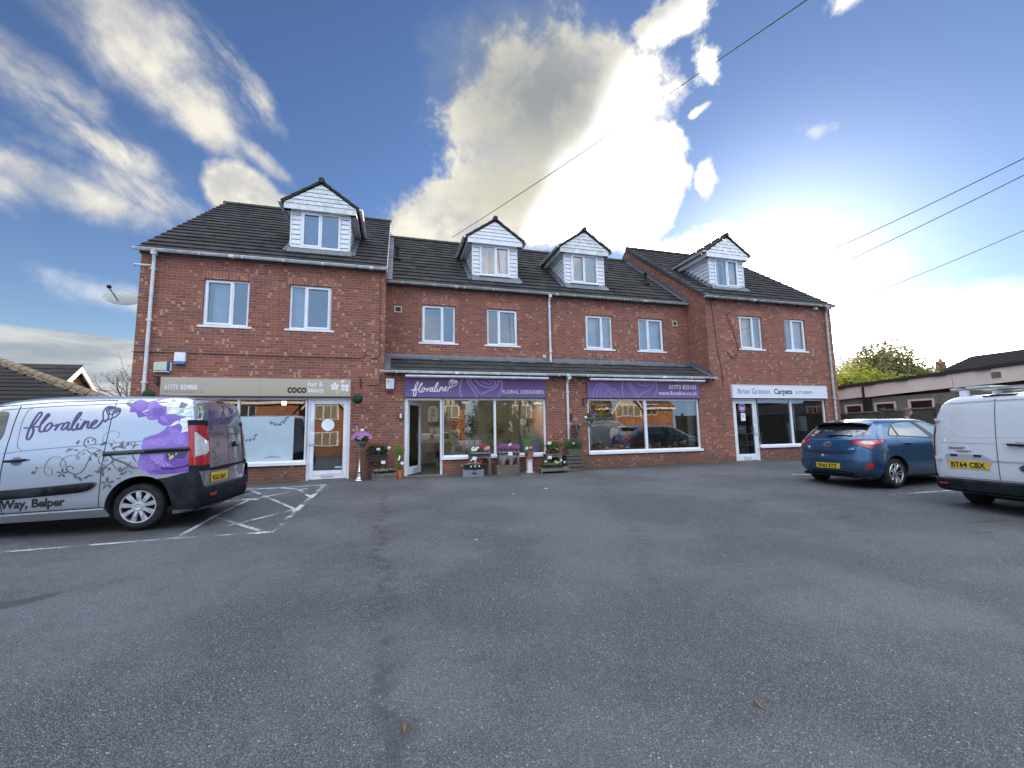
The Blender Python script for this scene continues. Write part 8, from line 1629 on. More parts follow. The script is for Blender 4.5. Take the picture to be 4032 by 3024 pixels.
t = thing('orchid_vase', 'grey vase with a white orchid behind the mullion', 'vase', (3.42, 12.5, .92)); mb = MB(); mb.lathe([(0, 0), (.05, 0), (.08, .26), (.07, .26), (0, .2)], (3.42, 12.5, 1.05), 16); mb.box(3.3, 3.56, 12.38, 12.62, .90, 1.05); mb.build('vase', pmat('vase_grey', (.25, .26, .27), .4), t, smooth=False); mb = MB(); mb.tube(smooth2([(3.42, 12.5, 1.3), (3.44, 12.48, 1.55), (3.38, 12.45, 1.85)]), .006, 5); mb.build('stem', LF_M, t); mb = MB(); [flower(mb, (3.40+random.uniform(-.05, .07), 12.42, 1.6+.06*k), .05) for k in range(5)]; mb.build('orchid_blooms', FL_W, t)
mb = MB(); mb.lathe([(0, 12.37), (.11, 12.35)], (3.80, 0, 1.86), 22, axis='y'); mb.tube([(3.80, 12.36, 1.97), (3.80, 12.36, 2.50)], .002, 4); tag(mb.build('hanging_disc', pmat('cream_disc', (.70, .66, .50), .5)), 'round cream disc hanging in the flower shop window', 'ornament')
pottree('red and dark potted plant low beside the shelf leg', 1.45, 14.6, .41, .55, .16, 260, LF_R, group='plants inside the flower shop')
# display window: autumn garland, pompoms, lanterns, pumpkins, leafy arrangements
t = thing('window_platform', 'display shelf inside the wide window strewn with autumn leaves', 'platform', (7.9, 12.6, .41)); mb = MB(); mb.box(5.87, 9.9, 12.2, 13.6, .41, .92); mb.build('deck', MATS['platform_dark'], t); mb = MB(); [mb.leaf((random.uniform(5.9, 9.88), random.uniform(12.2, 12.7), .93+random.uniform(0, .03)), (0, random.uniform(-1, 0), 1), .07, .05) for _ in range(900)]; o = mb.build('fallen_leaves', leafmat('autumn_leaf', (.40, .10, .02), (.55, .30, .08)), t)
for k, (x, r, c) in enumerate([(6.35, .10, 0), (6.62, .07, 1), (7.12, .11, 0), (7.35, .06, 1), (8.2, .07, 1), (8.55, .08, 0), (8.95, .06, 1), (9.2, .09, 0), (9.75, .07, 0)]):
    labs = ['orange pumpkin at the left end of the display shelf', 'small pale gourd beside the left pumpkin', 'largest orange pumpkin left of the mullion', 'small pale gourd just left of the mullion', 'pale gourd just right of the mullion', 'orange pumpkin right of the mullion', 'little pale gourd in the right half of the display', 'orange pumpkin near the glass bowl', 'orange pumpkin at the right end of the display shelf']
    t = thing('pumpkin', labs[k], 'pumpkin', (x, 12.35, .93), group='pumpkins in the display window'); mb = MB(); vs = []; sg_, rg = 24, 8
    for i in range(rg+1):
        ph = math.pi*i/rg
        for j in range(sg_): a = 2*math.pi*j/sg_; q = r*(1-.12*abs(math.cos(a*4))); vs.append((x+q*math.sin(ph)*math.cos(a), 12.35+q*math.sin(ph)*math.sin(a), .93+r*.7+r*.7*math.cos(ph)))
    mb.add(vs, [(i*sg_+j, i*sg_+(j+1) % sg_, (i+1)*sg_+(j+1) % sg_, (i+1)*sg_+j) for i in range(rg) for j in range(sg_)]); mb.build('skin', pmat('pumpkin_orange', (.50, .15, .03), .5) if c == 0 else pmat('gourd_cream', (.60, .52, .36), .5), t, smooth=True); mb = MB(); mb.tube([(x, 12.35, .93+r*1.3), (x+.01, 12.34, .93+r*1.3+.04)], .008, 6); mb.build('stalk', WOODG, t)
mb = MB()
for k in range(520): u = random.random(); x = 5.95+3.9*u; mb.leaf((x, 12.35+random.uniform(-.05, .05), 2.40-.05*abs(math.sin(u*9))+random.uniform(-.07, .07)), (random.gauss(0, 1), -1, random.gauss(0, 1)), .08, .06)
tag(mb.build('leaf_garland', leafmat('garland_leaf', (.45, .16, .02), (.62, .42, .10))), 'garland of orange and yellow leaves across the top of the wide display window', 'garland')
mb = MB(); cloud_leaves(mb, (6.25, 12.6, 2.25), (.38, .2, .28), 700, .07, .05); tag(mb.build('leaf_swag', leafmat('swag_leaf', (.16, .12, .02), (.40, .30, .05))), 'bushy yellow-green leaf swag in the top left corner of the wide display window', 'garland')
def pompom(label, x, z, r, mt, kind='paper_pompom'):
    t = thing(kind, label, 'paper decoration', (x, 12.6, z), group='paper balls hanging in the display window'); mb = MB(); 
    for k in range(160): d = Vector((random.gauss(0, 1), random.gauss(0, 1), random.gauss(0, 1))).normalized(); mb.leaf(Vector((x, 12.6, z))+d*r*.85, d, r*.5, r*.35)
    mb.ball((x, 12.6, z), r*.85, 12, 8); mb.build('ball', mt, t); mb = MB(); mb.tube([(x, 12.6, z+r), (x, 12.6, 2.88)], .002, 4); mb.build('thread', CARD, t)
ORP = pmat('paper_orange', (.60, .20, .05), .8); RDP = pmat('paper_red', (.45, .02, .03), .8); WTP = pmat('paper_white', (.62, .62, .58), .8)
pompom('fluffy orange paper ball in the right half of the display window', 8.72, 2.15, .15, ORP); pompom('small red paper ball at the right of the display window', 9.42, 2.17, .11, RDP); pompom('red paper ball left of the mullion', 7.20, 2.12, .11, RDP); pompom('white paper ball at the top left of the mullion', 7.22, 2.32, .08, WTP); pompom('white paper ball just right of the mullion', 8.15, 1.98, .10, WTP); pompom('upper orange paper lantern, one of two hanging together', 9.02, 1.98, .09, ORP); pompom('lower orange paper lantern, one of two hanging together', 9.05, 1.82, .09, ORP); pompom('large pale paper ball low in the left half', 7.05, 1.50, .16, WTP); pompom('yellow-orange paper ball touching the mullion', 8.06, 1.52, .10, FL_O)
pottree('tall spiky dark green plant in the right half of the display window', 8.9, 12.9, .92, .85, .42, 700, LF_D, group='plants in the display window', L=.16, w=.03); pottree('low green plant right of the mullion of the display window', 8.3, 12.6, .92, .42, .2, 260, LF_M, group='plants in the display window'); pottree('small pale green plant at the left of the display window', 6.4, 12.5, .92, .35, .16, 200, LF_S, group='plants in the display window'); pottree('rusty orange autumn arrangement left of the mullion', 7.5, 12.6, .92, .48, .22, 420, leafmat('autumn_rust', (.35, .09, .02), (.5, .2, .05)), group='plants in the display window'); pottree('dark crimson arrangement left of the autumn arrangement', 7.1, 12.7, .92, .45, .2, 300, LF_R, group='plants in the display window')
t = thing('glass_bowl', 'round glass bowl at the right end of the display shelf', 'bowl', (9.55, 12.4, .93)); mb = MB(); mb.ball((9.55, 12.42, 1.10), .17, 22, 14); mb.build('glass', GLASS, t, smooth=True); mb = MB(); cloud_leaves(mb, (9.55, 12.42, 1.02), (.12, .12, .06), 120, .04, .03); mb.build('filling', leafmat('autumn_leaf', (.4, .1, .02), (.5, .3, .1)), t)
t = thing('wine_bottle', 'dark bottle with a lit label in the right half of the display window', 'bottle', (9.28, 12.5, .93)); mb = MB(); mb.lathe([(0, 0), (.06, 0), (.06, .3), (.02, .42), (.02, .55), (0, .55)], (9.28, 12.5, .93), 14); mb.build('glass_body', pmat('bottle_dark', (.01, .01, .012), .1), t, smooth=True); mb = MB(); mb.lathe([(.062, .1), (.062, .2)], (9.28, 12.5, .93), 14); mb.build('bottle_label', pmat('bottle_label', (.45, .25, .08), .5), t)
t = thing('drape', 'pale curtain drape at the right end inside the wide display window', 'curtain', (9.8, 12.3, .93)); mb = MB(); curtain(mb, 9.70, 9.92, .93, 2.5, 12.3); mb.build('fabric', pmat('drape_cream', (.42, .41, .34), .9), t)
t = thing('drape', 'grey gathered curtain drape at the left end inside the wide display window', 'curtain', (5.95, 12.3, .93)); mb = MB(); curtain(mb, 5.86, 6.08, .93, 1.75, 12.3); mb.build('fabric', pmat('drape_grey', (.34, .35, .34), .9), t)
for x, z, lab in ((8.62, 1.62, 'amber framed picture in the display room, left one'), (9.35, 1.60, 'amber framed picture in the display room, right one')):
    t = thing('picture_frame', lab, 'picture', (x, 14, z), group='amber pictures in the display room'); mb = MB(); mb.box(x*1.12-.28-1.0, x*1.12+.28-1.0, 14.0, 14.03, z, z+.42); mb.build('frame', pmat('frame_dark', (.10, .09, .08), .6), t); mb = MB(); mb.box(x*1.12-.23-1.0, x*1.12+.23-1.0, 13.99, 13.999, z+.04, z+.38); mb.build('canvas', pmat('canvas_amber', (.40, .26, .08), .7, col2=(.22, .15, .08), nscale=12, amt=1), t)
# carpet shop: rolls and sample shelving
def roll(label, x, y, h, r, c, lean=0.0, nm='r'):
    t = thing('carpet_roll', label, 'carpet roll', (x, y, .41), group='carpet rolls in the shop window'); mb = MB(); mb.lathe([(0, 0), (r, 0), (r, h), (r*.8, h+.003), (r*.78, h-.01), (r*.5, h-.008), (r*.48, h), (0, h)], (0, 0, 0), 22); M = Matrix.Translation((x, y, .41)) @ Matrix.Rotation(lean, 4, 'Y'); mb.v = [tuple(M @ Vector(v)) for v in mb.v]; mb.build('roll', c, t, smooth=False); return t
RA = pmat('carpet_ivory', (.60, .62, .60), .9, bump=.4, bscale=90); RB_ = pmat('carpet_taupe', (.24, .20, .17), .95, bump=.4, bscale=90); RC = pmat('carpet_silver', (.34, .37, .41), .6); RD = pmat('carpet_charcoal', (.035, .038, .04), .95)
roll('white carpet roll leaning left, shortest of the pale rolls', 14.50, 12.55, 1.32, .115, RA, -.10); roll('taupe carpet roll beside the short white roll', 14.80, 12.75, 1.22, .12, RB_, -.06); roll('tall ivory carpet roll leaning at the right of the carpet window', 14.86, 12.85, 2.0, .12, RA, .02); roll('fat silver roll wrapped in film', 15.28, 12.80, 1.55, .20, RC); roll('short charcoal carpet roll in front of the ivory one', 15.02, 12.5, .98, .20, RD); roll('slim ivory roll behind the tall one', 15.12, 13.1, 1.95, .09, RA, .04)
t = thing('sample_shelf', 'grey carpet sample shelving seen through the left pane and door of the carpet shop', 'shelving', (12.9, 13.6, .41)); SH = pmat('shelf_grey', (.30, .29, .27), .7)
mb = MB(); [mb.box(11.7+k*.72-.02, 11.7+k*.72+.02, 13.3, 13.8, .41, 1.32) for k in range(4)]; mb.box(11.68, 13.9, 13.3, 13.8, 1.30, 1.34); mb.box(11.68, 13.9, 13.3, 13.8, .85, .88); mb.build('carcass', SH, t)
mb = MB(); [mb.box(11.75+k*.72, 12.35+k*.72, 13.34, 13.75, z+j*.045, z+j*.045+.038) for k in range(3) for z in (.44, .90) for j in range(random.randint(3, 7))]; mb.build('samples', pmat('samples_dark', (.10, .095, .09), .9, col2=(.25, .23, .20), nscale=9, amt=1.0), t)
t = thing('sample_board', 'tilted pale carpet sample on top of the shelving', 'sample', (13.0, 13.4, 1.35)); mb = MB(); mb.prism([(12.75, 1.345), (13.15, 1.345), (13.20, 1.62), (12.70, 1.66)], 13.35, 13.40); mb.build('swatch', pmat('swatch_grey', (.36, .36, .34), .9), t); mb = MB(); mb.box(12.85, 13.05, 13.345, 13.349, 1.5, 1.55); mb.build('swatch_label', CARD, t)
for x in (12.9, 13.55, 14.8):
    mb = MB(); mb.box(x, x+.18, 15.4, 15.42, 2.2, 2.6); tag(mb.build('hanging_card', pmat('card_taupe', (.30, .28, .24), .8)), {12.9: 'taupe card hanging in the left pane of the carpet shop', 13.55: 'taupe card hanging near the mullion of the carpet shop', 14.8: 'taupe card hanging behind the tall carpet rolls'}[x], 'card', 'cards hanging in the carpet shop')
# salon: a dark counter and lamp behind the frosted film
t = thing('salon_chair', 'dark salon chair behind the glass door of the salon', 'chair', (-1.6, 14.2, .41)); mb = MB(); mb.box(-1.85, -1.35, 14.0, 14.5, .85, .97); mb.build('seat', RD, t, bevel=.03); mb = MB(); mb.box(-1.85, -1.35, 14.45, 14.55, .97, 1.5); mb.build('backrest', RD, t, bevel=.03); mb = MB(); mb.lathe([(.28, 0), (.28, .03), (.04, .06), (.04, .45)], (-1.6, 14.25, .41), 16); mb.build('base', CHR, t)
t = thing('salon_lamp', 'small lit lamp at the top of the frosted salon window', 'lamp', (-3.1, 13.0, 2.3)); mb = MB(); mb.box(-3.02, -2.93, 12.9, 12.99, 2.42, 2.52); mb.build('shade', pmat('lamp_lit', (.9, .8, .5), .5, emit=((1, .85, .5), 4)), t); mb = MB(); mb.tube([(-2.975, 12.95, 2.52), (-2.975, 12.95, 2.9)], .004, 5); mb.build('cord', IRON, t)
# ---------------------------------------------------------------- neighbours
def hiptiles(mb, x0, xr, r, yend, gauge=.34, tw=.33, lift=.03):
    L = math.sqrt(1+r['s']**2); y = r['y0']; dy = gauge/L; k = 0; ny, nz = -r['s']/L, 1/L
    while y < yend:
        yt = y+dy*1.12; x = x0-(tw*.5 if k % 2 else 0)
        while x < xr(y)-.02:
            a, b = x+.003, min(x+tw-.003, xr(yt))
            if b-a > .03:
                h = lift+random.uniform(-.004, .006); z0, z1 = rz(r, y), rz(r, yt)
                mb.add([(a, y, z0-.004), (b, y, z0-.004), (a, y+ny*h, z0+nz*h), (b, y+ny*h, z0+nz*h), (a, yt, z1+.006), (b, yt, z1+.006)], [(0, 1, 3, 2), (2, 3, 5, 4), (0, 2, 4), (1, 5, 3)])
            x += tw
        y += dy; k += 1
t = thing('bungalow', 'hipped dark tiled bungalow roof with a sunlit tan hip line behind the silver van', 'house', (-15, 18, 0.4))
E0, AP_ = Vector((-7.0, 13.4, 2.47)), Vector((-14.2, 18.55, 4.72))
r = dict(y0=13.4, z0=2.47, s=(4.72-2.47)/(18.55-13.4), yr=18.55); xr_ = lambda y: E0.x+(AP_.x-E0.x)*(y-E0.y)/(AP_.y-E0.y)
mb = MB(); hiptiles(mb, -26, xr_, r, 18.5); mb.add([(-26, 13.4, 2.45), (-7, 13.4, 2.45), (-14.2, 18.55, 4.70), (-26, 18.55, 4.70), (-12.2, 19.6, 2.0), (-26, 23.7, 2.45), (-16, 23.7, 2.45)], [(0, 1, 2, 3), (1, 4, 2), (2, 4, 6), (2, 6, 5, 3)]); mb.build('roof', tilemat('bungalow_tile', (.028, .024, .022), (.045, .038, .034), .15, .2), t)
mb = MB(); n = 22; q = AP_-E0
for k in range(n):
    a = E0+q*(k/n); b = E0+q*((k+.97)/n); d = (b-a).normalized(); s_ = d.cross(Vector((0, 0, 1))).normalized(); u_ = s_.cross(d); P = []
    for e, rr_ in ((a, .125), (b, .115)):
        for j in range(7): g = math.pi*j/6; P.append(e+s_*rr_*math.cos(g)+u_*(rr_*math.sin(g)+.0))
    mb.add(P, [(j, j+1, 8+j, 7+j) for j in range(6)]+[tuple(range(7))])
HIPC = pmat('tan_hip_tile', (.27, .195, .12), .85, col2=(.15, .11, .07), nscale=7, amt=1.0, bump=.6, bscale=25)
mb.build('hip_tiles', HIPC, t)
mb = MB(); s_ = Vector((-.3, -.35, -.02))        # mortar bed beside the hip tiles
for k in range(70): p = E0+q*(k/70)+Vector((-.10, -.12, -.03)); mb.ball(p+Vector((random.uniform(-.03, .03), 0, random.uniform(-.02, .01))), (random.uniform(.05, .09), .05, random.uniform(.025, .05)), 6, 4, jit=.3)
mb.build('mortar_bed', HIPC, t); mb = MB(); mb.box(-26, -13, 13.8, 23.4, -.2, 2.42); mb.prism([(-13, 13.8), (-7.4, 13.8), (-13, 18.6)], -.2, 2.3, plane='xy'); mb.build('wall', BRICK, t); mb = MB(); mb.box(-26, -6.95, 13.33, 13.39, 2.34, 2.44); mb.build('gutter', GUT, t)
t = thing('gabled_house', 'house with bright white bargeboards on a small sunlit gable behind the bungalow', 'house', (-20, 24, .4))
r2 = dict(y0=21.6, z0=2.72, s=.90, yr=24.0); mb = MB(); hiptiles(mb, -34, lambda y: -14.1, r2, 23.98); mb.add([(-34, 21.6, 2.7), (-14.1, 21.6, 2.7), (-14.1, 24, 4.86), (-34, 24, 4.86), (-14.1, 26.4, 2.7), (-34, 26.4, 2.7)], [(0, 1, 2, 3), (3, 2, 4, 5)]); mb.build('roof', tilemat('brown_grey_tile', (.035, .030, .028), (.06, .05, .045), .1, .2), t)
mb = MB()
for s_, y1 in ((-1, 21.6), (1, 26.4)): mb.add([(-14.05, 24, 4.88), (-14.05, y1, 2.72), (-14.05, y1, 2.50), (-14.05, 24, 4.66), (-14.11, 24, 4.88), (-14.11, y1, 2.72), (-14.11, y1, 2.50), (-14.11, 24, 4.66)], [(0, 1, 2, 3), (4, 7, 6, 5), (0, 4, 5, 1), (3, 2, 6, 7)])
mb.build('bargeboard', UPVC, t); mb = MB(); mb.add([(-14.35, 21.9, -.2), (-14.35, 26.1, -.2), (-14.35, 26.1, 2.9), (-14.35, 24, 4.80), (-14.35, 21.9, 2.9)], [(0, 1, 2, 3, 4)]); mb.box(-34, -14.36, 21.9, 26.1, -.2, 2.7); mb.build('wall', brickmat('yellow_brick', (.42, .27, .12), (.34, .20, .09), (.4, .34, .26), False), t)
# twiggy tree beside the left gable
def twig(mb, p, d, L, r, dep, lv, tips):
    q = p+d*L; mid = (p+q)/2+Vector((random.uniform(-.1, .1), random.uniform(-.1, .1), 0))*L*.4; mb.tube([p, mid, q], [r, r*.82, r*.62], 5 if dep > 2 else 4, caps=False)
    if dep == 0: tips.append(q); return
    for k in range(random.choice((2, 3, 3))): nd = (d+Vector((random.gauss(0, .45), random.gauss(0, .45), random.gauss(.08, .32)))).normalized(); twig(mb, q if k else mid, nd, L*random.uniform(.62, .85), r*.6, dep-1, lv, tips)
t = thing('bare_tree', 'nearly bare twiggy tree against the sky beside the left end of the brick terrace', 'tree', (-10.0, 20.3, .4)); mb = MB(); tips = []
mb.tube([(-10.0, 20.3, .4), (-10.05, 20.3, 1.6)], [.14, .11], 8); mb.build('trunk', WOODD, t); mb = MB()
for k in range(8): twig(mb, Vector((-10.05, 20.3, 1.5+.08*k)), Vector((random.gauss(.05, .45), random.gauss(0, .3), 1)).normalized(), .95, .05, 5, 0, tips)
BARK = pmat('twig_bark', (.06, .045, .04), .9); mb.build('branches', BARK, t); mb = MB(); [mb.leaf(p+Vector((random.gauss(0, .05), 0, random.gauss(0, .05))), (random.gauss(0, 1), -1, random.gauss(0, 1)), .05, .03) for p in tips for _ in range(2) if random.random() < .7]; mb.build('leaves', leafmat('sparse_leaf', (.07, .05, .03), (.14, .09, .04)), t)
t = thing('hedge', 'dark evergreen hedge tops between the bungalow hip and the terrace', 'hedge', (-10.2, 19, .4)); mb = MB(); cloud_leaves(mb, (-10.4, 19.0, 2.3), (1.6, .8, .85), 2600, .09, .05); mb.build('foliage', LF_D, t)

# right side: flat-roofed building with warm-tinted fascia, timber fence, trees and a tiled roof
t = thing('flat_roofed_building', 'low flat-roofed grey building with a pale warm-tinted fascia behind the fence', 'building', (22, 12, .4))
def fz_(y): return 3.36+(15.4-y)*.033
mb = MB(); ys_ = [28, 15.2, 14.32, 13.9, 13.04, 12.58, 11.7, 4, -1]
SHW = [(14.40, 15.22, 1.95, 2.55), (13.05, 13.92, 1.98, 2.57), (11.69, 12.60, 2.02, 2.61), (9.2, 10.1, 1.98, 2.6), (7.0, 7.9, 1.98, 2.6)]
wall_holes(mb, 21.0, -1, 28, -.3, 2.80, SHW, depth=.10, axis='x'); mb.quad((21, 28, -.3), (30, 28, -.3), (30, 28, 3.3), (21, 28, 3.3)); mb.quad((21, -1, -.3), (30, -1, -.3), (30, -1, 3.3), (21, -1, 3.3)); mb.build('wall', pmat('grey_roughcast', (.24, .22, .20), .95, col2=(.12, .11, .095), nscale=5, amt=1, bump=.8, bscale=60), t)
mb = MB()
for a, b in ((28, 14.28), (14.20, 11.0), (10.99, 7.0), (6.99, -1)): mb.add([(20.90, a, fz_(a)-.56), (20.90, b, fz_(b)-.56+.02), (20.90, b, fz_(b)), (20.90, a, fz_(a)), (21.0, a, fz_(a)-.56), (21.0, b, fz_(b)-.54)], [(0, 1, 2, 3), (0, 4, 5, 1)])
mb.build('fascia', pmat('warm_lit_fascia', (.78, .66, .60), .7, col2=(.70, .59, .53), nscale=2, amt=.8), t)  # warm light off the houses opposite is painted into this colour
mb = MB(); mb.add([(20.84, 28, fz_(28)), (20.84, -1, fz_(-1)), (20.84, -1, fz_(-1)+.12), (20.84, 28, fz_(28)+.12), (30, 28, fz_(28)+.2), (30, -1, fz_(-1)+.2), (20.95, 28, fz_(28)-.02), (20.95, -1, fz_(-1)-.02)], [(0, 1, 2, 3), (3, 2, 5, 4), (0, 6, 7, 1)]); k = 27.0
while k > 0: mb.box(20.82, 20.9, k-.25, k+.15, fz_(k)-.03, fz_(k)+.02); k -= 1.3
mb.build('roof_edge', pmat('roofing_felt', (.028, .026, .025), .8), t)
mb = MB(); mb.box(20.84, 20.90, 14.2, 14.27, .6, 3.3); mb.box(20.88, 20.985, 13.99, 14.199, .6, 2.8); mb.build('downpipe', pmat('black_pipe', (.02, .02, .02), .6), t)
mb = MB(); mb.box(20.87, 20.9, 9.62, 9.86, 3.20, 3.40); mb.build('wall_vent', pmat('vent_brown', (.18, .15, .12), .7), t)
PKF = pmat('pink_white_frame', (.66, .55, .52), .5)
for a, b, c, d in SHW:
    mb = MB(); frame_ring(mb, -b, -a, c, d, 0, .07, .075); mb.v = [(20.97+y, -x, z) for x, y, z in mb.v]; o = mb.build('window', PKF, t); mb = MB(); mb.quad((21.02, a, c), (21.02, b, c), (21.02, b, d), (21.02, a, d)); mb.build('pane', glassmat('shed_glass', (.5, .45, .35), 2.5), o); mb = MB(); mb.quad((21.4, a-.5, c-.5), (21.4, b+.5, c-.5), (21.4, b+.5, d+.5), (21.4, a-.5, d+.5)); mb.build('blind', pmat('brown_blind', (.16, .11, .06), .9), o)
t = thing('timber_fence', 'weathered dark timber fence with capped posts behind the blue car', 'fence', (17, 10, .4)); FEN = pmat('fence_wood', (.085, .075, .06), .9, col2=(.05, .05, .038), nscale=4, amt=1, bump=.4); k = 20.0; mb = MB()
def ft(y): return 2.07+(12.5-y)*.03 if y < 13 else 2.06
while k > 1.5: mb.box(17.0+.012*(int(k*10) % 2), 17.03, k-.118, k, .2, ft(k)-.06+random.uniform(-.008, .008)); k -= .122
mb.build('boards', FEN, t); mb = MB(); mb.box(16.97, 17.06, 11.08, 20, 2.03, 2.075); mb.box(16.97, 17.06, 9.44, 10.95, 2.085, 2.13); mb.box(16.97, 17.06, 1.5, 9.30, 2.12, 2.17); mb.build('capping', WOODG, t)
for y in (19, 15, 13.0, 11.01, 9.37, 7.0, 4.6, 2.2): mb = MB(); mb.box(16.92, 17.05, y-.06, y+.06, .2, ft(y)+.07); mb.build('post', FEN, t)
def tree(label, x, y, z0, clumps, mt, mt2=None, n=2600, L=.22, w=.13, trunk=True, name='tree', group='trees beyond the flat-roofed building', bark=BARK):
    t = thing(name, label, 'tree', (x, y, z0), group=group); mb = MB(); cx, cy, cz = clumps[0][0]
    mb.tube(smooth2([(x, y, z0), (x+.1, y, z0+(cz-z0)*.5), (cx, cy, cz)]), [.22, .2, .18, .17, .16, .15, .14, .13, .12, .11, .1, .09, .08][:13], 8)
    for c, r_, _ in clumps: mb.tube([(x, y, z0+(cz-z0)*.45), ((x+c[0])/2, (y+c[1])/2, (z0+c[2])/2+.6), c], [.10, .07, .03], 6)
    mb.build('trunk', bark, t); mb = MB(); tot = sum(r_[0]*r_[2] for _, r_, _ in clumps)
    for c, r_, k in clumps:
        m_ = int(n*r_[0]*r_[2]/tot)
        for q in range(m_):
            d = Vector((random.gauss(0, 1), random.gauss(0, 1), random.gauss(0, 1))).normalized(); u = random.random()**.38; wob = 1+.22*math.sin(d.x*7+c[0])*math.cos(d.z*6+c[2]); p = Vector(c)+Vector((d.x*r_[0], d.y*r_[1], d.z*r_[2]))*u*wob; mb.leaf(p, d+Vector((0, 0, .5)), L*random.uniform(.6, 1.3), w*random.uniform(.6, 1.3), k)
    mb.build('crown', [mt, mt2 or mt], t); return t
LY = leafmat('leaf_yellow_green', (.30, .32, .04), (.50, .46, .07), (.16, .22, .04), trans=.55); LG = leafmat('leaf_olive', (.12, .15, .04), (.24, .25, .07), (.08, .11, .03), trans=.5); LO = leafmat('leaf_autumn_olive', (.24, .22, .08), (.38, .32, .13), (.15, .16, .06), trans=.5)
tree('tall rounded olive tree in the middle of the trees beyond the flat roof', 37.0, 23.5, .4, [((37, 23.5, 6.3), (2.6, 2, 2.1), 0), ((35, 23.5, 5.3), (2.3, 2, 1.7), 0), ((39.3, 23.5, 5.3), (2.5, 2, 1.6), 0), ((37.2, 23, 4.6), (3, 2, 1.6), 1)], LO, LG, n=11250, L=0.295, w=0.172)
tree('yellow-green bush nearest the terrace beyond the flat roof', 31.5, 21.5, .4, [((31.3, 21.5, 4.2), (2.0, 1.6, 1.5), 0), ((29.3, 21.5, 4.0), (1.6, 1.5, 1.5), 0), ((33.5, 21.3, 3.9), (1.8, 1.5, 1.3), 0), ((31.5, 21, 3.0), (3, 1.5, 1.2), 0)], LY, n=10000, L=0.246, w=0.148)
tree('lower yellow-green shrub in front of the tall olive tree', 36.5, 21.5, .4, [((36.0, 21.3, 3.7), (1.9, 1.4, 1.2), 0), ((38.3, 21.3, 3.4), (1.5, 1.3, 1.0), 1)], LY, LG, n=6875, L=0.23, w=0.131)
tree('dark olive tree right of the tall one, beside the tiled roof', 42.5, 25.0, .4, [((42.3, 25, 4.9), (2.6, 2, 1.5), 0), ((45.5, 25.5, 4.5), (2.2, 2, 1.3), 0), ((40.5, 24.5, 4.4), (2.0, 2, 1.5), 0)], LG, n=9375, L=0.279, w=0.164)
tree('unseen tree added behind the right block of the terrace to block low sun', 25.5, 25, .4, [((25.5, 25, 7.4), (3.6, 3, 3.0), 0), ((22.5, 25, 6.5), (2.6, 2.5, 2.5), 0)], LG, n=5200, L=.40, w=.26)  # unseen tree, added to keep low sun off the car park
t = thing('tiled_roof_house', 'distant dark tiled roof rising above the flat roof at the right edge', 'house', (52, 20, .4)); mb = MB()
mb.add([(52.6, 26, 7.85), (52.2, 6, 7.85), (45.8, 29.5, 4.2), (45.8, 2, 4.2), (58.6, 29.5, 4.2), (58.6, 2, 4.2)], [(0, 1, 3, 2), (0, 2, 4), (0, 4, 5, 1), (1, 5, 3)]); z = 0
for k in range(24): f = k/24; a = 45.8+6.6*f; zz_ = 4.2+3.65*f; yb_ = 29.5-3.5*f; mb.add([(a, yb_, zz_-.03), (a, 2+4*f, zz_-.03), (a, 2+4*f, zz_+.025), (a, yb_, zz_+.025)], [(0, 1, 2, 3)])
mb.build('roof', tilemat('far_tile', (.028, .026, .026), (.05, .045, .045), .1, .1), t); mb = MB(); mb.box(46.3, 58, 2.5, 29, -.3, 4.2); mb.build('wall', BRICK, t)
t = thing('chimney_house', 'small brick chimney poking up between the trees and the tiled roof', 'chimney', (56.5, 31, 0)); mb = MB(); mb.box(57.1, 57.7, 30.7, 31.3, 0, 8.3); mb.build('stack', brickmat('far_brick', (.22, .12, .09), (.17, .09, .07), (.25, .2, .17), False), t); mb = MB(); [mb.lathe([(.09, 8.3), (.08, 8.6)], (x, 31, 0), 10) for x in (57.25, 57.55)]; mb.build('chimney_pot', TERRA, t)

# service pole and wires
PX, PY = 9.1, -6.0
t = thing('utility_pole', 'wooden service pole behind the camera, mirrored in the shop glass', 'pole', (PX, PY, -.2)); mb = MB(); mb.tube([(PX, PY, -.3), (PX, PY, 7.6)], [.14, .10], 12); mb.build('pole', WOODG, t); mb = MB(); [mb.ball((PX+.12*math.cos(a), PY+.12*math.sin(a), 7.15), .04, 8, 6) for a in (0, 1.6, 3.1, 4.7)]; mb.build('insulators', CARD, t)
WIRE = pmat('wire_black', (.02, .02, .022), .6)
def wire(a, b, sag, label, r):
    a, b = Vector(a), Vector(b); P = [a+(b-a)*t_-Vector((0, 0, sag*4*t_*(1-t_))) for t_ in [k/40 for k in range(41)]]; mb = MB(); mb.tube(P, r, 5, caps=False); tag(mb.build('overhead_wire', WIRE, None), label, 'cable', 'overhead service wires')
wire((2.24, 17.0, 9.78), (PX, PY, 7.15), .22, 'long overhead wire running from the middle ridge up to the picture top', .011)
wire((10.69, 11.93, 6.06), (PX, PY, 7.15), .62, 'upper of the two close wires at the right edge of the sky', .008); wire((11.36, 11.93, 5.62), (PX, PY, 7.15), .48, 'lower of the two close wires, tied to the brick wall above the right shop', .008); wire((16.29, 11.85, 6.15), (PX, PY, 7.15), .62, 'lowest overhead wire, reaching the right end of the eaves', .008)

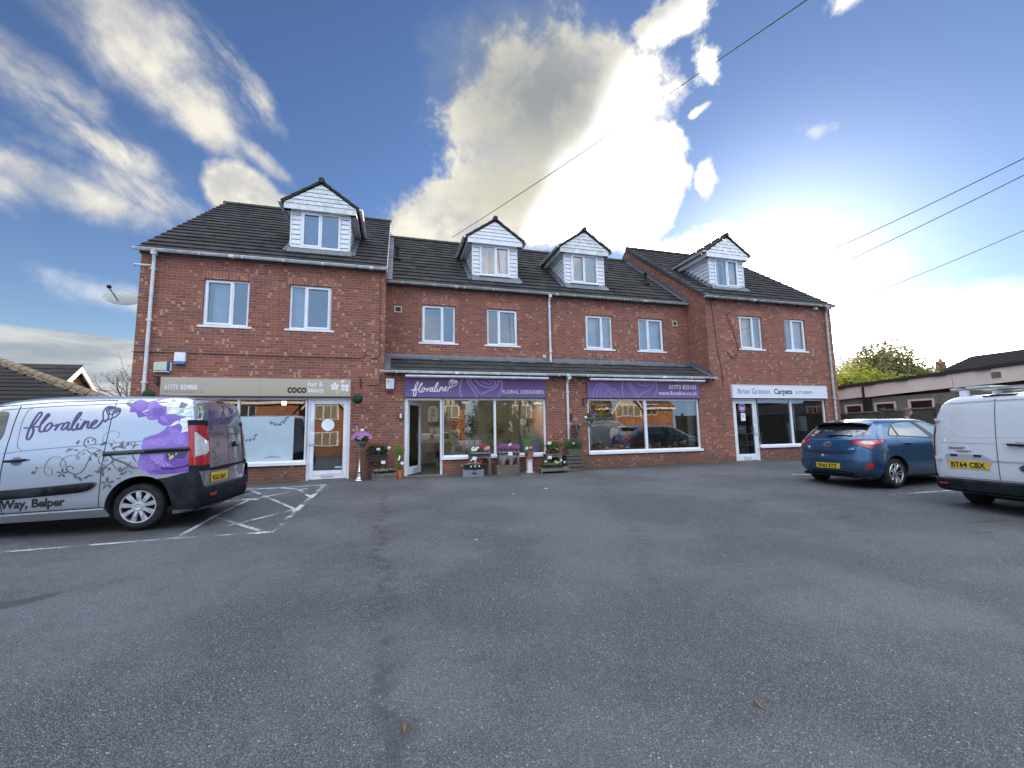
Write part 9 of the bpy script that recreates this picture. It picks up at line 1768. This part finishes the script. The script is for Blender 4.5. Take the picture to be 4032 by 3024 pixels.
# ---- the street behind the camera, seen mirrored in the glass and the car paint
struct_road = MB(); struct_road.quad((-400, -10.5, gz(0, -10.5)+.02), (400, -10.5, gz(0, -10.5)+.02), (400, -15.5, gz(0, -15.5)+.045), (-400, -15.5, gz(0, -15.5)+.045)); struct(struct_road.build('road', pmat('road_tarmac', (.06, .06, .063), .85)))
RB = brickmat('orange_brick', (.48, .19, .09), (.38, .14, .07), (.45, .3, .2), False)
REN = pmat('cream_render', (.62, .56, .44), .9)
def house(name, label, x0, x1, y, wallh, ridge_h, wmt, gablex=None, timber=False, bay=None):
    z0 = -.45; t = thing(name, label, 'house', ((x0+x1)/2, y, z0), group='houses across the street'); W_ = [(x0+(x1-x0)*f-.7, x0+(x1-x0)*f+.7, z, z+1.25) for f in (.22, .72) for z in (z0+1.0, z0+3.6)]
    mb = MB(); wall_holes(mb, y, x0, x1, z0, wallh, W_, depth=-.12); mb.quad((x0, y, z0), (x0, y-8, z0), (x0, y-8, wallh), (x0, y, wallh)); mb.quad((x1, y, z0), (x1, y-8, z0), (x1, y-8, wallh), (x1, y, wallh)); mb.add([(x0, y-8, wallh), (x0, y, wallh), (x0, y-4, ridge_h), (x1, y-8, wallh), (x1, y, wallh), (x1, y-4, ridge_h)], [(0, 1, 2), (3, 4, 5)]); mb.build('wall', wmt, t)
    mb = MB(); mb.add([(x0-.3, y+.35, wallh-.2), (x1+.3, y+.35, wallh-.2), (x1+.3, y-4, ridge_h), (x0-.3, y-4, ridge_h), (x1+.3, y-8.3, wallh-.2), (x0-.3, y-8.3, wallh-.2)], [(0, 1, 2, 3), (3, 2, 4, 5)]); mb.build('roof', tilemat('brown_roof', (.10, .06, .045), (.16, .10, .08), .2, .2), t); mb = MB(); mb.box(x0-.3, x1+.3, y+.34, y+.40, wallh-.42, wallh-.2); mb.build('fascia', CARD, t)
    for a, b, c, d in W_:
        mb = MB(); frame_ring(mb, a, b, c, d, y-.10, y-.03, .08); mb.box((a+b)/2-.04, (a+b)/2+.04, y-.10, y-.03, c, d); o = mb.build('window', UPVC, t); mb = MB(); mb.quad((a, y-.08, c), (b, y-.08, c), (b, y-.08, d), (a, y-.08, d)); mb.build('pane', pmat('house_glass', (.06, .06, .06), .1, coat=1), o)
    if gablex:
        gx, gw, gh = gablex; mb = MB(); mb.add([(gx-gw, y+.9, wallh-.5), (gx+gw, y+.9, wallh-.5), (gx, y+.9, gh), (gx-gw, y-3, wallh-.5), (gx+gw, y-3, wallh-.5), (gx, y-3.8, gh)], [(0, 1, 2), (0, 2, 5, 3), (1, 4, 5, 2)]); mb.build('gable', REN, t)
        mb = MB(); [mb.add([(gx+s_*(gw+.35), y+1.15, wallh-.85), (gx, y+1.15, gh+.15), (gx, y+1.15, gh-.15), (gx+s_*(gw+.35), y+1.15, wallh-1.1), (gx+s_*(gw+.35), y-3, wallh-.8), (gx, y-3.8, gh+.2)], [(0, 1, 2, 3), (0, 4, 5, 1)]) for s_ in (-1, 1)]; mb.build('gable_roof', pmat('dark_barge', (.05, .035, .03), .7) if timber else CARD, t)
        mb = MB(); mb.box(gx-gw, gx+gw, y, y+.9, z0, wallh-.5); mb.build('bay', wmt, t); mb = MB(); [mb.box(gx-gw*.85, gx+gw*.85, y+.9, y+.96, z, z+1.35) for z in (z0+.9, z0+3.4)]; mb.build('bay_window', UPVC, t); mb = MB(); [mb.box(gx-gw*.78+k*gw*.4, gx-gw*.45+k*gw*.4, y+.96, y+.975, z+.1, z+1.25) for z in (z0+.9, z0+3.4) for k in range(4)]; mb.build('bay_pane', pmat('curtained_glass', (.30, .27, .20), .15, coat=1), t)
        if timber: mb = MB(); [mb.box(gx+a-.05, gx+a+.05, y+.91, y+.935, wallh-.5, wallh-.5+max(.1, (gh-wallh+.5)*(1-abs(a)/gw)-.05)) for a in (-gw*.66, -gw*.33, 0, gw*.33, gw*.66)]; mb.build('timber_framing', WOODD, t)
house('street_house', 'orange brick house mirrored in the salon window', -16, -3, -20, 4.9, 7.5, RB, gablex=(-6.5, 1.6, 6.3))
house('street_house', 'half-timbered brick house mirrored in the left pane of the flower shop', -1.5, 7.2, -20, 4.9, 7.6, RB, gablex=(5.0, 1.7, 6.6), timber=True)
house('street_house', 'orange brick house mirrored behind the pole in the flower shop glass', 10.5, 19, -20, 4.8, 7.4, RB, gablex=(13.2, 1.3, 6.0), timber=True); house('street_house', 'brick house with a white-edged gable mirrored in the wide display window', 22, 32, -19, 4.2, 6.6, RB, gablex=(25.5, 1.9, 5.9))
tree('broad green street tree mirrored in the flower shop window', 8.7, -13.5, -.4, [((8.6, -13.5, 3.6), (1.9, 1.7, 2.3), 0), ((7.6, -13.8, 2.2), (1.5, 1.3, 1.7), 0), ((10.4, -13.4, 2.0), (1.6, 1.3, 1.6), 0)], LG, n=3200, L=.34, w=.2, group='trees across the street')
tree('low hedge-like tree left of the street tree', 3.4, -14.5, -.4, [((3.4, -14.5, .8), (2.2, 1.0, 1.3), 0), ((.6, -14.5, .6), (1.6, 1.0, 1.1), 0)], LG, n=2000, L=.32, w=.2, group='trees across the street'); tree('autumn-tinted tree mirrored in the wide display window', 17.2, -14, -.4, [((17.2, -14, 2.9), (2.0, 1.6, 2.1), 0), ((19.4, -14, 2.4), (1.6, 1.5, 1.7), 0)], LO, n=2400, L=.34, w=.2, group='trees across the street')

# ---- the man standing behind the blue car
mx_, my_ = 13.50, 8.22; mz = gz(mx_, my_)-.02
t = thing('person', 'man with short greying hair standing behind the blue car, facing right', 'person', (mx_, my_, mz), R_(-48))
V = {'pel': ((0, 0, .95), .135), 'wai': ((0, 0, 1.10), .125), 'che': ((.02, 0, 1.30), .155), 'nec': ((.03, 0, 1.475), .062), 'hed': ((.05, 0, 1.56), .06), 'shL': ((.02, .18, 1.42), .075), 'elL': ((-.02, .25, 1.15), .052), 'wrL': ((.08, .24, .90), .036), 'haL': ((.11, .24, .82), .032), 'shR': ((.02, -.18, 1.42), .075), 'elR': ((-.02, -.25, 1.15), .052), 'wrR': ((.10, -.23, .91), .036), 'haR': ((.14, -.23, .83), .032), 'hiL': ((0, .09, .90), .10), 'knL': ((.03, .10, .50), .068), 'anL': ((-.01, .11, .09), .045), 'toL': ((.15, .12, .04), .038), 'hiR': ((0, -.09, .90), .10), 'knR': ((.03, -.10, .50), .068), 'anR': ((-.01, -.11, .09), .045), 'toR': ((.15, -.12, .04), .038)}
ks = list(V); E_ = [('pel', 'wai'), ('wai', 'che'), ('che', 'nec'), ('nec', 'hed'), ('che', 'shL'), ('shL', 'elL'), ('elL', 'wrL'), ('wrL', 'haL'), ('che', 'shR'), ('shR', 'elR'), ('elR', 'wrR'), ('wrR', 'haR'), ('pel', 'hiL'), ('hiL', 'knL'), ('knL', 'anL'), ('anL', 'toL'), ('pel', 'hiR'), ('hiR', 'knR'), ('knR', 'anR'), ('anR', 'toR')]
me = bpy.data.meshes.new('body'); me.from_pydata([V[k][0] for k in ks], [(ks.index(a), ks.index(b)) for a, b in E_], []); o = bpy.data.objects.new('body', me); C.objects.link(o); md = o.modifiers.new('skin', 'SKIN'); 
for i, k in enumerate(ks): me.skin_vertices[0].data[i].radius = (V[k][1], V[k][1]); me.skin_vertices[0].data[i].use_root = (k == 'pel')
o.modifiers.new('sub', 'SUBSURF').levels = 2; dg = bpy.context.evaluated_depsgraph_get(); dg.update(); me2 = bpy.data.meshes.new_from_object(o.evaluated_get(dg)); o.modifiers.clear(); o.data = me2
SKIN = pmat('skin', (.42, .24, .17), .5, col2=(.36, .19, .14), nscale=9); JKT = pmat('dark_jacket', (.025, .027, .032), .9); TRS = pmat('dark_trousers', (.03, .032, .04), .9); me2.materials.clear(); [me2.materials.append(q) for q in (SKIN, JKT, TRS, BLACK)]
for p_ in me2.polygons: z = p_.center.z; p_.material_index = 3 if z < .10 else 2 if z < .96 and abs(p_.center.y) < .19 else 1 if z < 1.475 and not (z < .88) else 0; p_.use_smooth = True
o.parent = t
mb = MB(); vs = []; sg_, rg = 28, 22
for i in range(rg+1):       # head: looks towards +x, jaw, nose, brow and lips pulled out of one surface
    ph = math.pi*i/rg
    for j in range(sg_):
        a = 2*math.pi*j/sg_; x_ = math.sin(ph)*math.cos(a); y_ = math.sin(ph)*math.sin(a); z_ = math.cos(ph); X_, Y_, Z_ = .098*x_, .076*y_, .118*z_
        if z_ < -.1: X_ *= 1-.10*(-z_-.1); Y_ *= 1-.30*(-z_-.1); X_ += .022*max(0, x_)*(-z_)
        nose = math.exp(-((z_+.12)/.14)**2-(y_/.16)**2)*max(0, x_); lip = math.exp(-((z_+.48)/.07)**2-(y_/.25)**2)*max(0, x_); brow = math.exp(-((z_-.18)/.08)**2-(y_/.5)**2)*max(0, x_); eye = math.exp(-((z_-.02)/.08)**2-((abs(y_)-.42)/.14)**2)*max(0, x_); chin = math.exp(-((z_+.8)/.15)**2-(y_/.3)**2)*max(0, x_)
        vs.append((.055+X_+.026*nose+.007*lip+.006*brow-.009*eye+.010*chin, Y_, 1.655+Z_))
mb.add(vs, [(i*sg_+j, i*sg_+(j+1) % sg_, (i+1)*sg_+(j+1) % sg_, (i+1)*sg_+j) for i in range(rg) for j in range(sg_)])
for s_ in (-1, 1): mb.ball((.04, s_*.076, 1.645), (.018, .010, .030), 8, 6)
mb.build('head', SKIN, t, local=True, smooth=True)
mb = MB(); vs = []
for i in range(13):
    ph = math.pi*.60*i/12
    for j in range(28): a = 2*math.pi*j/28; fr = max(0, math.cos(a)); k = 1-.38*fr*(i/12)-.0; ph2 = ph*k; q = 1+random.uniform(-.008, .008); vs.append((.048+.108*q*math.sin(ph2)*math.cos(a), .085*q*math.sin(ph2)*math.sin(a), 1.66+.126*q*math.cos(ph2)))
mb.add(vs, [(i*28+j, i*28+(j+1) % 28, (i+1)*28+(j+1) % 28, (i+1)*28+j) for i in range(12) for j in range(28)])
HAIR = pmat('grey_brown_hair', (.045, .032, .025), .8, col2=(.11, .09, .07), nscale=25, amt=1, bump=.5, bscale=120); mb.build('hair', HAIR, t, local=True, smooth=True)
mb = MB(); [mb.ball((.140, s_*.032, 1.660), (.008, .011, .007), 8, 6) for s_ in (-1, 1)]; mb.build('eyes', pmat('eye_dark', (.05, .04, .035), .3), t, local=True)
mb = MB(); mb.lathe([(.075, 1.44), (.085, 1.47), (.07, 1.50), (.06, 1.47)], (.02, 0, 0), 16); mb.build('collar', JKT, t, local=True)
mb = MB()
for s_ in (-1, 1):
    for k in range(5):
        L = (.045, .070, .078, .072, .055)[k]; y0 = s_*.235; x0 = (.128 if s_ < 0 else .10)+(-.022+.011*k); mb.tube([(x0+.01, y0+s_*.0, .815), (x0+.014, y0-s_*.006, .815-L*.5), (x0+.010, y0-s_*.018, .815-L)], [.0085, .0078, .006], 6)
mb.build('fingers', SKIN, t, local=True, smooth=True)
